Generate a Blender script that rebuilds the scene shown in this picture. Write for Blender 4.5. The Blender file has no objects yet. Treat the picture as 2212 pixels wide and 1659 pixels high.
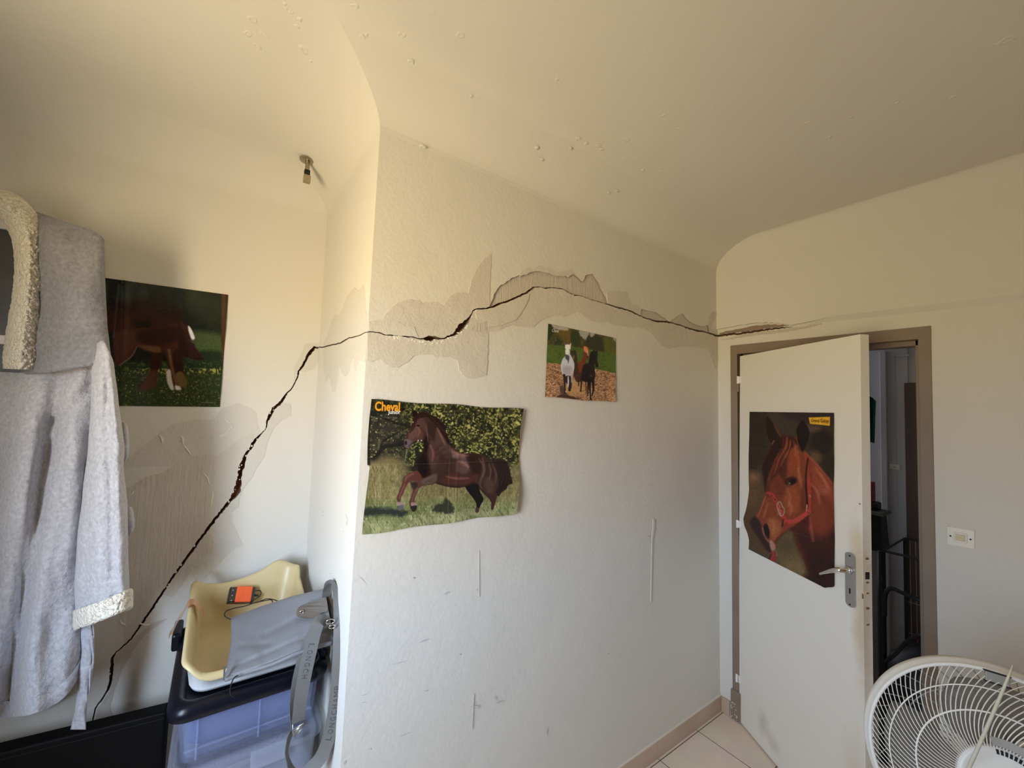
import bpy, bmesh, math, random
import numpy as np
from mathutils import Vector, Matrix, geometry, noise
from math import sin, cos, radians, pi, sqrt, atan2

random.seed(7)
scene = bpy.context.scene
COL = scene.collection

# ------------------------------------------------------------------ camera
W, H = 2212, 1659
F_PX, YAW, PITCH, ROLL = 892.0, radians(35.17), radians(3.05), radians(1.89)
CAM = np.array([0.0, 0.0, 1.66])
_fw = np.array([sin(YAW)*cos(PITCH), cos(YAW)*cos(PITCH), sin(PITCH)])
_r = np.array([cos(YAW), -sin(YAW), 0.0])
_u = np.cross(_r, _fw)
_r, _u = cos(ROLL)*_r + sin(ROLL)*_u, cos(ROLL)*_u - sin(ROLL)*_r
cam_data = bpy.data.cameras.new('camera')
cam_data.sensor_fit = 'HORIZONTAL'
cam_data.sensor_width = 36.0
cam_data.lens = 36.0*F_PX/W
cam_data.clip_start = 0.02
cam = bpy.data.objects.new('camera', cam_data)
COL.objects.link(cam)
cam.matrix_world = Matrix(((_r[0], _u[0], -_fw[0], CAM[0]), (_r[1], _u[1], -_fw[1], CAM[1]),
                           (_r[2], _u[2], -_fw[2], CAM[2]), (0, 0, 0, 1)))
scene.camera = cam

# ------------------------------------------------------------------ exposure
vs = scene.view_settings
vs.view_transform = 'Standard'
vs.look = 'None'
vs.gamma = 1.0
vs.use_curve_mapping = False
vs.exposure = 0.0
scene.cycles.max_bounces = 14
scene.cycles.diffuse_bounces = 8
scene.cycles.glossy_bounces = 4
scene.cycles.transmission_bounces = 8
scene.cycles.transparent_max_bounces = 12
scene.cycles.caustics_reflective = False
scene.cycles.caustics_refractive = False
scene.cycles.sample_clamp_indirect = 6.0

# ------------------------------------------------------------------ world: bluish sky above, sunlit warm ground below the horizon
SKY, GROUND, SKY_S, GROUND_S = (0.62, 0.775, 1.0), (1.0, 0.80, 0.47), 36.0, 27.0
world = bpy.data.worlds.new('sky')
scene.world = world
world.use_nodes = True
nt = world.node_tree
nt.nodes.clear()
tc = nt.nodes.new('ShaderNodeTexCoord')
sep = nt.nodes.new('ShaderNodeSeparateXYZ')
ramp = nt.nodes.new('ShaderNodeValToRGB')
mp = nt.nodes.new('ShaderNodeMapRange')
bg = nt.nodes.new('ShaderNodeBackground')
out = nt.nodes.new('ShaderNodeOutputWorld')
mp.inputs['From Min'].default_value = -1
mp.inputs['From Max'].default_value = 1
nt.links.new(tc.outputs['Generated'], sep.inputs[0])
nt.links.new(sep.outputs['Z'], mp.inputs['Value'])
nt.links.new(mp.outputs[0], ramp.inputs[0])
ramp.color_ramp.elements[0].position = 0.0
ramp.color_ramp.elements[0].color = tuple(c*GROUND_S for c in GROUND) + (1,)
ramp.color_ramp.elements[1].position = 1.0
ramp.color_ramp.elements[1].color = tuple(c*SKY_S*0.9 for c in SKY) + (1,)
e = ramp.color_ramp.elements.new(0.485)
e.color = tuple(c*GROUND_S for c in GROUND) + (1,)
e = ramp.color_ramp.elements.new(0.515)
e.color = tuple(c*SKY_S for c in SKY) + (1,)
nt.links.new(ramp.outputs[0], bg.inputs['Color'])
# invented sky weighting: bright toward -Y, dim elsewhere, so the door wall gets less light
sky_weight = nt.nodes.new('ShaderNodeMapRange')
sky_weight.interpolation_type = 'SMOOTHSTEP'
sky_weight.inputs['From Min'].default_value = 0.15
sky_weight.inputs['From Max'].default_value = -0.75
sky_weight.inputs['To Min'].default_value = 0.33
sky_weight.inputs['To Max'].default_value = 1.0
nt.links.new(sep.outputs['Y'], sky_weight.inputs['Value'])
nt.links.new(sky_weight.outputs[0], bg.inputs['Strength'])
nt.links.new(bg.outputs[0], out.inputs['Surface'])

# window opening on the left wall and the portal that guides daylight through it
XL, YF = -0.88, -2.0                       # left wall and the wall behind the camera
WIN = (-0.15, 0.80, 0.90, 2.10)             # y0, y1, z0, z1 of the window opening


def area(name, loc, rot, sx, sy, power=0.0, color=(1, 1, 1), portal=False):
    d = bpy.data.lights.new(name, 'AREA')
    d.shape = 'RECTANGLE'
    d.size, d.size_y = sx, sy
    d.energy = power
    d.color = color
    d.cycles.is_portal = portal
    o = bpy.data.objects.new(name, d)
    o.location = loc
    o.rotation_euler = rot
    COL.objects.link(o)
    return o


area('window_portal', (XL-0.12, (WIN[0]+WIN[1])/2, (WIN[2]+WIN[3])/2), (0, -pi/2, 0), WIN[3]-WIN[2], WIN[1]-WIN[0], portal=True)
# weak daylight from the hallway's own window, left of the doorway
area('hallway_window_light', (3.2, 2.6, 1.7), (radians(-80), 0, 0), 0.6, 0.9, 7.0, (0.80, 0.85, 1.0))


# ------------------------------------------------------------------ helpers
def ray(px, py):
    return _fw*F_PX + _r*(px-W/2) - _u*(py-H/2)


def at(px, py, depth):
    """world point seen at a pixel of the photo, that many metres along the view axis"""
    return Vector(CAM + ray(px, py)*(depth/F_PX))


def onp(px, py, ax, v):
    d = ray(px, py)
    return Vector(CAM + d*((v-CAM[ax])/d[ax]))


def lin(c):
    return tuple(((x/255)/12.92 if x/255 <= 0.04045 else ((x/255+0.055)/1.055)**2.4) for x in c)


def node_mat(name, color=(0.8, 0.8, 0.8), rough=0.6, metal=0.0, bump=None, spec=0.5, noise_col=None, trans=0.0,
             alpha=1.0, attr=None, sheen=0.0, coat=0.0, ior=1.45, bump2=None, sss=0.0):
    """bump = (scale, strength, distance[, stretch xyz]); noise_col = (scale, colour2, low, high)"""
    m = bpy.data.materials.new(name)
    m.use_nodes = True
    t = m.node_tree
    b = t.nodes['Principled BSDF']
    b.inputs['Base Color'].default_value = (*color[:3], 1)
    b.inputs['Roughness'].default_value = rough
    b.inputs['Metallic'].default_value = metal
    b.inputs['Specular IOR Level'].default_value = spec
    b.inputs['Transmission Weight'].default_value = trans
    b.inputs['Alpha'].default_value = alpha
    b.inputs['Sheen Weight'].default_value = sheen
    b.inputs['Coat Weight'].default_value = coat
    b.inputs['IOR'].default_value = ior
    co = t.nodes.new('ShaderNodeTexCoord')
    if attr:
        a = t.nodes.new('ShaderNodeAttribute')
        a.attribute_name = attr
        t.links.new(a.outputs['Color'], b.inputs['Base Color'])
    elif noise_col:
        n = t.nodes.new('ShaderNodeTexNoise')
        n.inputs['Scale'].default_value = noise_col[0]
        n.inputs['Detail'].default_value = 6
        r = t.nodes.new('ShaderNodeValToRGB')
        r.color_ramp.elements[0].position = noise_col[2]
        r.color_ramp.elements[1].position = noise_col[3]
        r.color_ramp.elements[0].color = (*color[:3], 1)
        r.color_ramp.elements[1].color = (*noise_col[1][:3], 1)
        t.links.new(co.outputs['Object'], n.inputs['Vector'])
        t.links.new(n.outputs['Fac'], r.inputs[0])
        t.links.new(r.outputs[0], b.inputs['Base Color'])
    prev = None
    for bb in (bump, bump2):
        if bb:
            n = t.nodes.new('ShaderNodeTexNoise')
            n.inputs['Scale'].default_value = bb[0]
            n.inputs['Detail'].default_value = 5
            n.inputs['Roughness'].default_value = 0.6
            src = co.outputs['Object']
            if len(bb) > 3:
                mpn = t.nodes.new('ShaderNodeMapping')
                mpn.inputs['Scale'].default_value = bb[3]
                t.links.new(src, mpn.inputs[0])
                src = mpn.outputs[0]
            t.links.new(src, n.inputs['Vector'])
            bp = t.nodes.new('ShaderNodeBump')
            bp.inputs['Strength'].default_value = bb[1]
            bp.inputs['Distance'].default_value = bb[2]
            t.links.new(n.outputs['Fac'], bp.inputs['Height'])
            if prev:
                t.links.new(prev, bp.inputs['Normal'])
            prev = bp.outputs[0]
    if prev:
        t.links.new(prev, b.inputs['Normal'])
    return m


def link(name, me, m=None, parent=None, smooth=False):
    o = bpy.data.objects.new(name, me)
    COL.objects.link(o)
    if m is not None:
        me.materials.append(m)
    if parent is not None:
        o.parent = parent
        o.matrix_parent_inverse = parent.matrix_basis.inverted()
    if smooth:
        for p in me.polygons:
            p.use_smooth = True
    return o


def obj(name, bm, m=None, parent=None, smooth=False):
    me = bpy.data.meshes.new(name)
    bmesh.ops.recalc_face_normals(bm, faces=bm.faces)
    bm.to_mesh(me)
    bm.free()
    return link(name, me, m, parent, smooth)


def raw(name, verts, faces, m=None, parent=None, smooth=False):
    me = bpy.data.meshes.new(name)
    me.from_pydata([tuple(v) for v in verts], [], faces)
    me.update()
    return link(name, me, m, parent, smooth)


def thing(name, label, cat, loc=(0, 0, 0), group=None):
    o = bpy.data.objects.new(name, None)
    COL.objects.link(o)
    o.location = loc
    o.empty_display_size = 0.05
    return tag(o, label, cat, group)


def tag(o, label=None, cat=None, group=None, kind=None):
    for k, v in (('label', label), ('category', cat), ('group', group), ('kind', kind)):
        if v:
            o[k] = v
    return o


def lab(o, label):
    o['label'] = label
    return o


def frame(origin, ex, ey, ez):
    """matrix with the given axes"""
    ex, ey, ez = Vector(ex).normalized(), Vector(ey).normalized(), Vector(ez).normalized()
    m = Matrix.Identity(4)
    for i in range(3):
        m[i][0], m[i][1], m[i][2], m[i][3] = ex[i], ey[i], ez[i], origin[i]
    return m


def box(bm, p0, p1, mat=None, bev=0.0, seg=2):
    c = [(a+b)/2 for a, b in zip(p0, p1)]
    s = [abs(b-a) for a, b in zip(p0, p1)]
    r = bmesh.ops.create_cube(bm, size=1.0)
    vs_ = r['verts']
    for v in vs_:
        v.co = Vector((v.co.x*s[0]+c[0], v.co.y*s[1]+c[1], v.co.z*s[2]+c[2]))
    if bev > 0:
        es = list({e_ for v in vs_ for e_ in v.link_edges})
        rr = bmesh.ops.bevel(bm, geom=es, offset=bev, segments=seg, affect='EDGES', profile=0.5)
        vs_ = list({v for f in rr['faces'] for v in f.verts} | {v for v in vs_ if v.is_valid})
        # collect every vertex of this box (island walk)
        seen, st = set(vs_), list(vs_)
        while st:
            v = st.pop()
            for e_ in v.link_edges:
                o_ = e_.other_vert(v)
                if o_ not in seen:
                    seen.add(o_)
                    st.append(o_)
        vs_ = list(seen)
    if mat is not None:
        for v in vs_:
            v.co = mat @ v.co
    return vs_


def tube(bm, pts, rad, seg=8, cap=True, flat=None):
    """sweep a circle (or ellipse with flat=(a,b)) along points"""
    pts = [Vector(p) for p in pts]
    n = len(pts)
    rads = rad if isinstance(rad, (list, tuple)) else [rad]*n
    rings = []
    up = None
    for i, p in enumerate(pts):
        t = (pts[min(i+1, n-1)]-pts[max(i-1, 0)]).normalized()
        if up is None:
            up = Vector((0, 0, 1)) if abs(t.z) < 0.9 else Vector((1, 0, 0))
        s = t.cross(up).normalized()
        up = s.cross(t).normalized()
        rings.append([bm.verts.new(p + (s*cos(a)+up*sin(a))*rads[i]) for a in (2*pi*k/seg for k in range(seg))])
    for a, b in zip(rings, rings[1:]):
        for k in range(seg):
            bm.faces.new((a[k], a[(k+1) % seg], b[(k+1) % seg], b[k]))
    if cap:
        bm.faces.new(rings[0][::-1])
        bm.faces.new(rings[-1])
    return rings


def smooth_path(pts, k=6, closed=False):
    P = [Vector(p) for p in pts]
    n = len(P)
    res = []
    rng = range(n if closed else n-1)
    for i in rng:
        p0 = P[(i-1) % n] if (closed or i > 0) else P[0]*2-P[1]
        p1, p2 = P[i], P[(i+1) % n]
        p3 = P[(i+2) % n] if (closed or i+2 < n) else p2*2-p1
        for j in range(k):
            t = j/k
            res.append(0.5*((2*p1)+(p2-p0)*t+(2*p0-5*p1+4*p2-p3)*t*t+(3*p1-p0-3*p2+p3)*t**3))
    if not closed:
        res.append(P[-1])
    return res


def loft(bm, rings, closed=True, cap0=False, cap1=False):
    R = [[bm.verts.new(Vector(p)) for p in r] for r in rings]
    for a, b in zip(R, R[1:]):
        n = len(a)
        for k in range(n if closed else n-1):
            bm.faces.new((a[k], a[(k+1) % n], b[(k+1) % n], b[k]))
    if cap0:
        bm.faces.new(R[0][::-1])
    if cap1:
        bm.faces.new(R[-1])
    return R


def plate(bm, pts, normal, thick):
    """flat polygon (any simple outline) given thickness along normal; both faces and the rim"""
    pts = [Vector(p) for p in pts]
    nv = Vector(normal).normalized()*thick
    tri = geometry.tessellate_polygon([pts])
    a = [bm.verts.new(p) for p in pts]
    b = [bm.verts.new(p+nv) for p in pts]
    for t in tri:
        for vv in ([a[i] for i in t[::-1]], [b[i] for i in t]):
            try:
                bm.faces.new(vv)
            except ValueError:
                pass
    n = len(pts)
    for i in range(n):
        bm.faces.new((a[i], a[(i+1) % n], b[(i+1) % n], b[i]))


def text_mesh(name, body, m, parent, mat, width, height, extrude=0.0004, bold=0.0, shear=0.0, spacing=1.0):
    """lettering built as a mesh, fitted to width x height, lower-left corner at the matrix origin"""
    c = bpy.data.curves.new(name, 'FONT')
    c.body = body
    c.extrude = 0.0
    c.offset = bold
    c.shear = shear
    c.space_character = spacing
    c.resolution_u = 4
    o = bpy.data.objects.new(name+'_tmp', c)
    COL.objects.link(o)
    dg = bpy.context.evaluated_depsgraph_get()
    me = bpy.data.meshes.new_from_object(o.evaluated_get(dg))
    bpy.data.objects.remove(o)
    xs = [v.co.x for v in me.vertices]
    ys = [v.co.y for v in me.vertices]
    x0, x1, y0, y1 = min(xs), max(xs), min(ys), max(ys)
    for v in me.vertices:
        v.co = mat @ Vector(((v.co.x-x0)/(x1-x0)*width, (v.co.y-y0)/(y1-y0)*height, extrude))
    me.name = name
    me.materials.clear()
    return link(name, me, m, parent)

# ------------------------------------------------------------------ the cracked room: its real, slightly out-of-true surfaces
XC = 2.388            # wall with the door
YB = 1.26             # projecting back wall
Z0, ZC, RC = 2.50, 2.64, 0.28     # start of the cove, flat ceiling, cove run


def x_edge(z):        # outer corner of the projecting wall leans a little
    return 0.333 + 0.0095*z


def y_back(x, z):
    return YB + 0.013*z*min(max((x-0.35)/2.03, 0), 1)


def y_alc(z):
    return 1.950 + 0.034*z


def on_back(px, py):
    y = YB
    for _ in range(4):
        P = onp(px, py, 1, y)
        y = y_back(P.x, P.z)
    return P


def on_alc(px, py):
    y = 2.0
    for _ in range(4):
        P = onp(px, py, 1, y)
        y = y_alc(P.z)
    return P


def on_side(px, py):
    x = 0.35
    for _ in range(4):
        P = onp(px, py, 0, x)
        x = x_edge(P.z)
    return P


def on_right(px, py):
    return onp(px, py, 0, XC)


WALL = (0.685, 0.66, 0.605)
M_wall = node_mat('painted_plaster', WALL, 0.75, bump=(70, 0.32, 0.004), bump2=(3, 0.25, 0.02), spec=0.3)
M_ceil = node_mat('ceiling_plaster', WALL, 0.8, bump=(70, 0.18, 0.002), bump2=(2.2, 0.22, 0.03), spec=0.2)
M_fill = node_mat('filler_plaster', (0.598, 0.554, 0.497), 0.9, bump=(120, 0.5, 0.003), bump2=(18, 0.5, 0.006), spec=0.15,
                  noise_col=(9, (0.634, 0.594, 0.528), 0.4, 0.65))
M_fill_dark = node_mat('raw_filler', (0.563, 0.510, 0.458), 0.9, bump=(30, 0.6, 0.005, (4, 4, 0.6)), bump2=(150, 0.5, 0.002), spec=0.15)
M_fill_pale = node_mat('pale_skim', (0.625, 0.595, 0.54), 0.85, bump=(40, 0.6, 0.004), bump2=(150, 0.5, 0.002), spec=0.2)
M_trowel = node_mat('trowelled_filler', (0.582, 0.543, 0.485), 0.9, bump=(22, 0.55, 0.006, (5, 5, 0.35)), bump2=(120, 0.5, 0.003), spec=0.15,
                    noise_col=(6, (0.640, 0.597, 0.538), 0.4, 0.7))
M_brick = node_mat('brick_core', (0.16, 0.055, 0.03), 0.95, bump=(60, 0.8, 0.01), noise_col=(30, (0.30, 0.13, 0.08), 0.45, 0.7))
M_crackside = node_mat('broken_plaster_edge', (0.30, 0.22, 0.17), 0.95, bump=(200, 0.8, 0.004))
M_lip = node_mat('chipped_lip', (0.757, 0.722, 0.651), 0.85, bump=(200, 0.6, 0.002))
M_scuff = node_mat('scuff', (0.52, 0.50, 0.48), 0.8)
M_stain = node_mat('faint_mark', (0.62, 0.59, 0.55), 0.8)


def crack_lines(track, step=4.0, jit=0.8, seed=1):
    """track: (x, y, width) in photo pixels -> both lips of the crack as pixel polylines"""
    rnd = random.Random(seed)
    pts = []
    for (x0, y0, w0), (x1, y1, w1) in zip(track, track[1:]):
        n = max(1, int(math.hypot(x1-x0, y1-y0)/step))
        for k in range(n):
            t = k/n
            pts.append([x0+(x1-x0)*t + (rnd.uniform(-jit, jit) if pts else 0), y0+(y1-y0)*t + (rnd.uniform(-jit, jit) if pts else 0), w0+(w1-w0)*t])
    pts.append(list(track[-1]))
    A, B = [], []
    for i, (x, y, w) in enumerate(pts):
        a, b = pts[max(i-2, 0)], pts[min(i+2, len(pts)-1)]
        dx, dy = b[0]-a[0], b[1]-a[1]
        L = math.hypot(dx, dy) or 1
        nx, ny = dy/L, -dx/L              # left of travel = up when travelling right
        j1 = rnd.uniform(0.75, 1.25)
        j2 = rnd.uniform(0.75, 1.25)
        A.append((x+nx*w/2*j1, y+ny*w/2*j1))
        B.append((x-nx*w/2*j2, y-ny*w/2*j2))
    return A, B


def wall_piece(name, segs, inward, m, depth=0.035, parent=None, front_off=0.0):
    """segs = list of (points, broken) runs round the outline, 3-D points; broken runs get a return into the wall"""
    pts, flags = [], []
    for run, broken in segs:
        for p in run:
            p = Vector(p)
            if pts and (p-pts[-1]).length < 1e-5:
                flags[-1] = flags[-1] or broken
                continue
            pts.append(p)
            flags.append(broken)
    if (pts[0]-pts[-1]).length < 1e-5:
        pts.pop()
        flags.pop()
    nv = Vector(inward).normalized()
    bm = bmesh.new()
    a = [bm.verts.new(p + nv*front_off) for p in pts]
    for t in geometry.tessellate_polygon([pts]):
        try:
            bm.faces.new([a[i] for i in t])
        except ValueError:
            pass
    n = len(pts)
    sides = []
    for i in range(n):
        j = (i+1) % n
        if flags[i] and flags[j]:
            c = bm.verts.new(pts[i]+nv*depth)
            d = bm.verts.new(pts[j]+nv*depth)
            f = bm.faces.new((a[i], a[j], d, c))
            f.material_index = 1
            sides.append(f)
    me = bpy.data.meshes.new(name)
    bm.to_mesh(me)
    bm.free()
    o = link(name, me, m, parent)
    me.materials.append(M_crackside)
    return o


# ---- crack tracks (photo pixels; width in pixels)
CR_B = [(794, 717.5, 2), (803, 717, 2), (815, 718, 2), (824, 720.6, 3), (835, 723.7, 3), (851, 724.2, 2.5), (864, 724.2, 2), (878, 727, 3),
        (890, 727.8, 3), (902, 731, 2), (914, 732, 3), (921, 731.5, 8), (930, 732, 12), (940, 729.5, 7), (951.5, 731.8, 3), (959, 731, 3), (967, 727, 4),
        (979, 723.5, 5), (986, 718, 9), (995, 708.5, 15), (1003, 701, 14), (1010, 692, 9), (1015.4, 685.6, 4), (1019.5, 678, 3), (1022, 671, 3),
        (1029.8, 667.6, 3), (1049, 666.3, 3), (1066, 662, 4), (1078, 656.7, 4), (1101, 649.2, 4), (1126.6, 637.7, 4), (1141.8, 630, 4), (1154.4, 621, 3.5),
        (1165.8, 618.7, 3), (1174.7, 622.5, 3), (1195, 620.8, 3), (1217.7, 624.3, 3.5), (1240.5, 637.7, 3.5), (1255.7, 639, 2.5), (1278.5, 647.8, 2.5),
        (1303.8, 654, 2.5), (1329, 663, 3), (1354.4, 669.4, 3), (1374.7, 678, 3.5), (1395, 687, 3.5), (1415, 693.4, 4), (1440.5, 694.7, 4),
        (1460.8, 700, 4), (1481, 706.8, 4), (1501, 713, 5), (1521.5, 716, 4), (1544, 723.8, 3.5), (1560, 728.5, 3)]
CR_S = [(690, 750.7, 2), (709, 747, 3), (722, 744.5, 2.5), (735.7, 741, 3.5), (755, 730, 2.5), (774, 725, 2), (795, 717.3, 2)]
CR_A = [(206, 1530, 3), (221.5, 1509, 4), (228, 1499, 3), (232, 1493.6, 4), (238.3, 1475, 6), (241.4, 1444.5, 8), (243, 1421, 6), (249, 1410.7, 2),
        (267.5, 1395, 3), (286, 1377, 4), (307, 1346, 4.5), (338, 1300, 5), (362.6, 1263.5, 4), (371.8, 1248, 5), (399.4, 1209.8, 6), (429, 1169.5, 5.5),
        (451.6, 1137.7, 6), (466, 1119.3, 6), (482.4, 1098.8, 6), (500.8, 1077, 8), (511, 1065, 13), (515, 1048.6, 14), (517, 1030, 8), (521, 1007.6, 12),
        (526.4, 993.2, 8), (531, 981, 5), (539.7, 970.7, 6), (545.9, 958.4, 6), (556, 945, 5), (566, 935.8, 2), (574.6, 925.6, 2), (576.5, 909, 4),
        (583.8, 897, 7), (591, 882.5, 7), (603.3, 873.3, 6), (612.5, 860, 6), (620, 848.4, 3), (629.6, 840, 2.5), (638, 825.5, 2.5), (642, 815.8, 3), (645, 802.6, 4),
        (656, 787, 5), (663.8, 771, 6), (671.8, 758, 8), (680, 750.7, 6), (690, 750.7, 2), (694, 750, 2)]
CR_C = [(1545, 726.5, 3), (1552, 725.4, 4.5), (1574, 722.6, 5), (1592, 721, 4.5), (1610, 719, 4), (1646.6, 713.6, 4), (1682.7, 709, 3), (1712, 706, 0.6)]

upB, loB = crack_lines(CR_B, seed=31, jit=0.7)
upS, loS = crack_lines(CR_S, seed=5)
upA, loA = crack_lines(CR_A, seed=8)     # travelling up-right: up = left/upper lip
upC, loC = crack_lines(CR_C, seed=9)

# filler outlines (photo pixels)
U1 = [(797, 695), (808, 691.7), (826, 691.7), (833, 678.4), (846.6, 664), (861, 653), (882.8, 647), (904.5, 648.3), (913, 654.3), (921, 652),
      (943, 652.4), (957.5, 661.5), (967, 644.6), (981.6, 633.8), (996, 631.4), (1010.5, 633.8), (1017.8, 606), (1027.4, 584.4), (1044.3, 560),
      (1061, 545.8), (1059, 596.4), (1057.6, 649.5)]
U2 = [(1063, 649), (1068, 634), (1081, 616), (1101, 606), (1103, 602), (1121.5, 594), (1134, 590), (1144, 587), (1152, 582), (1164.6, 580), (1187, 584),
      (1202.5, 590.4), (1213, 595), (1220, 594), (1226, 600), (1239, 591), (1258, 608.6), (1262, 604), (1264.6, 594.7), (1281, 592), (1291, 608.6),
      (1298.7, 626), (1308.9, 644)]
U2X = [(1121.5, 593.4), (1131.6, 580.8), (1144, 578), (1152, 582), (1164.6, 573), (1187, 578), (1202.5, 588.4), (1220, 584.6), (1233, 580.8), (1243, 591)]
U3 = [(1310, 634), (1319, 627.6), (1336.7, 627.6), (1354.4, 631.4), (1358, 646.6), (1362, 656.7), (1374.7, 658), (1384.8, 666.8)]
U4 = [(1384.8, 668), (1405, 671.9), (1420, 675.7), (1435.4, 687)]
U5 = [(1453, 690), (1465.8, 682), (1473.4, 677), (1486, 692), (1496, 698.5), (1514, 704.8), (1529, 702)]
U6 = [(1529, 702), (1530.4, 684.6), (1539, 672), (1552, 674.4)]
L1 = [(792, 778.4), (803, 782), (820, 774.8), (829.7, 786.9), (846.6, 794), (861, 793), (880.4, 782), (894.8, 767.6), (928.6, 765), (943, 772.4),
      (969.6, 770), (988.9, 779.7), (991, 799), (1005.7, 815.8), (1017.8, 818), (1034.7, 813.4), (1050.3, 811), (1054, 765), (1054, 719)]
L2 = [(1054.4, 717.5), (1076, 713.7), (1101, 702), (1116.5, 704.8), (1152, 707), (1164.6, 694.7), (1177, 687), (1202.5, 680.8), (1220, 684.6),
      (1245.6, 672), (1268, 687), (1283.5, 694.7), (1303.8, 697), (1314, 694.7), (1324, 702), (1354.4, 706), (1390, 708.6)]
L3 = [(1390, 710), (1405, 720), (1417.7, 735), (1430, 746.6), (1448, 754), (1468, 747.8), (1486, 749), (1506, 750), (1529, 755), (1539, 786), (1546, 801), (1553, 773)]


def near_x(line, x):
    return min(range(len(line)), key=lambda i: abs(line[i][0]-x))


def wobble(pts, step=5.0, jit=1.1, seed=2):
    rnd = random.Random(seed)
    res = []
    for (x0, y0), (x1, y1) in zip(pts, pts[1:]):
        n = max(1, int(math.hypot(x1-x0, y1-y0)/step))
        for k in range(n):
            t = k/n
            j = jit if k else jit*0.4
            res.append((x0+(x1-x0)*t+rnd.uniform(-j, j), y0+(y1-y0)*t+rnd.uniform(-j, j)))
    res.append(pts[-1])
    return res


# ---- floor
M_tile = bpy.data.materials.new('floor_tiles')
M_tile.use_nodes = True
_t = M_tile.node_tree
_b = _t.nodes['Principled BSDF']
_b.inputs['Roughness'].default_value = 0.35
_co = _t.nodes.new('ShaderNodeTexCoord')
_mp = _t.nodes.new('ShaderNodeMapping')
_br = _t.nodes.new('ShaderNodeTexBrick')
_br.offset = 0.0
_br.squash = 1.0
_br.inputs['Scale'].default_value = 1.0
_br.inputs['Brick Width'].default_value = 0.325
_br.inputs['Row Height'].default_value = 0.325
_br.inputs['Mortar Size'].default_value = 0.0022
_br.inputs['Mortar Smooth'].default_value = 0.1
_br.inputs['Color1'].default_value = (*lin((248, 230, 210)), 1)
_br.inputs['Color2'].default_value = (*lin((243, 224, 203)), 1)
_br.inputs['Mortar'].default_value = (*lin((105, 86, 74)), 1)
_j = onp(1499.8, 1573.8, 2, 0.0)
_j2 = onp(1558.6, 1541.3, 2, 0.0)
_mp.inputs['Location'].default_value = (-_j.x + 0.325*20, -_j2.y + 0.325*20, 0)
_t.links.new(_co.outputs['Object'], _mp.inputs[0])
_t.links.new(_mp.outputs[0], _br.inputs['Vector'])
_nz = _t.nodes.new('ShaderNodeTexNoise')
_nz.inputs['Scale'].default_value = 7
_mx = _t.nodes.new('ShaderNodeMix')
_mx.data_type = 'RGBA'
_mx.blend_type = 'MULTIPLY'
_mx.inputs[0].default_value = 0.25
_t.links.new(_co.outputs['Object'], _nz.inputs['Vector'])
_t.links.new(_br.outputs['Color'], _mx.inputs[6])
_t.links.new(_nz.outputs['Color'], _mx.inputs[7])
_t.links.new(_mx.outputs[2], _b.inputs['Base Color'])
bm = bmesh.new()
box(bm, (XL-0.1, YF-0.1, -0.1), (XC+0.10, 2.15, 0.0))
tag(obj('floor', bm, M_tile), kind='structure')
bm = bmesh.new()
box(bm, (XC+0.10, -0.9, -0.1), (4.6, 3.3, 0.0))
tag(obj('floor_hallway', bm, M_tile), kind='structure')

# ---- ceiling with its cove, one shell
foot = [(XL, y_alc(Z0)), (x_edge(Z0), y_alc(Z0)), (x_edge(Z0), YB), (XC-0.012, y_back(XC, Z0)), (XC-0.012, YF), (XL, YF)]


COVE = [1.0, 1.0, 1.0, 0.22, 1.0, 1.0]       # cove run of each side relative to RC; tight over the door wall


def inset(poly, d):
    res = []
    n = len(poly)
    for i in range(n):
        p0, p1, p2 = (Vector(poly[(i+k) % n]) for k in (-1, 0, 1))
        a = (p1-p0).normalized()
        b = (p2-p1).normalized()
        na, nb = Vector((a.y, -a.x)), Vector((b.y, -b.x))      # outline runs clockwise: right-hand side is inside
        da, db = d*COVE[(i-1) % n], d*COVE[i]
        # solve (q-p1).na = da, (q-p1).nb = db
        det = na.x*nb.y-na.y*nb.x
        res.append(p1+Vector(((da*nb.y-db*na.y)/det, (db*na.x-da*nb.x)/det)))
    return res


bm = bmesh.new()
rings = []
NC = 14
for k in range(NC+1):
    th = k/NC*pi/2
    d = RC*(1-cos(th))
    z = Z0+(ZC-Z0)*sin(th)
    rings.append([(p.x, p.y, z) for p in inset(foot, d)])
R_ = loft(bm, rings)
pts = [v.co.copy() for v in R_[-1]]
for t in geometry.tessellate_polygon([pts]):
    bm.faces.new([R_[-1][i] for i in t])
for f in bm.faces:
    f.smooth = True
me = bpy.data.meshes.new('ceiling')
bmesh.ops.recalc_face_normals(bm, faces=bm.faces)
# keep each run of cove crisp at the outer corner
for e_ in bm.edges:
    e_.smooth = True
    if len(e_.link_faces) == 2:
        a, b = e_.link_faces
        if a.normal.length > 0 and b.normal.length > 0 and a.normal.angle(b.normal) > radians(12):
            e_.smooth = False
bm.to_mesh(me)
bm.free()
ceiling = tag(link('ceiling', me, M_ceil), kind='structure')

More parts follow.
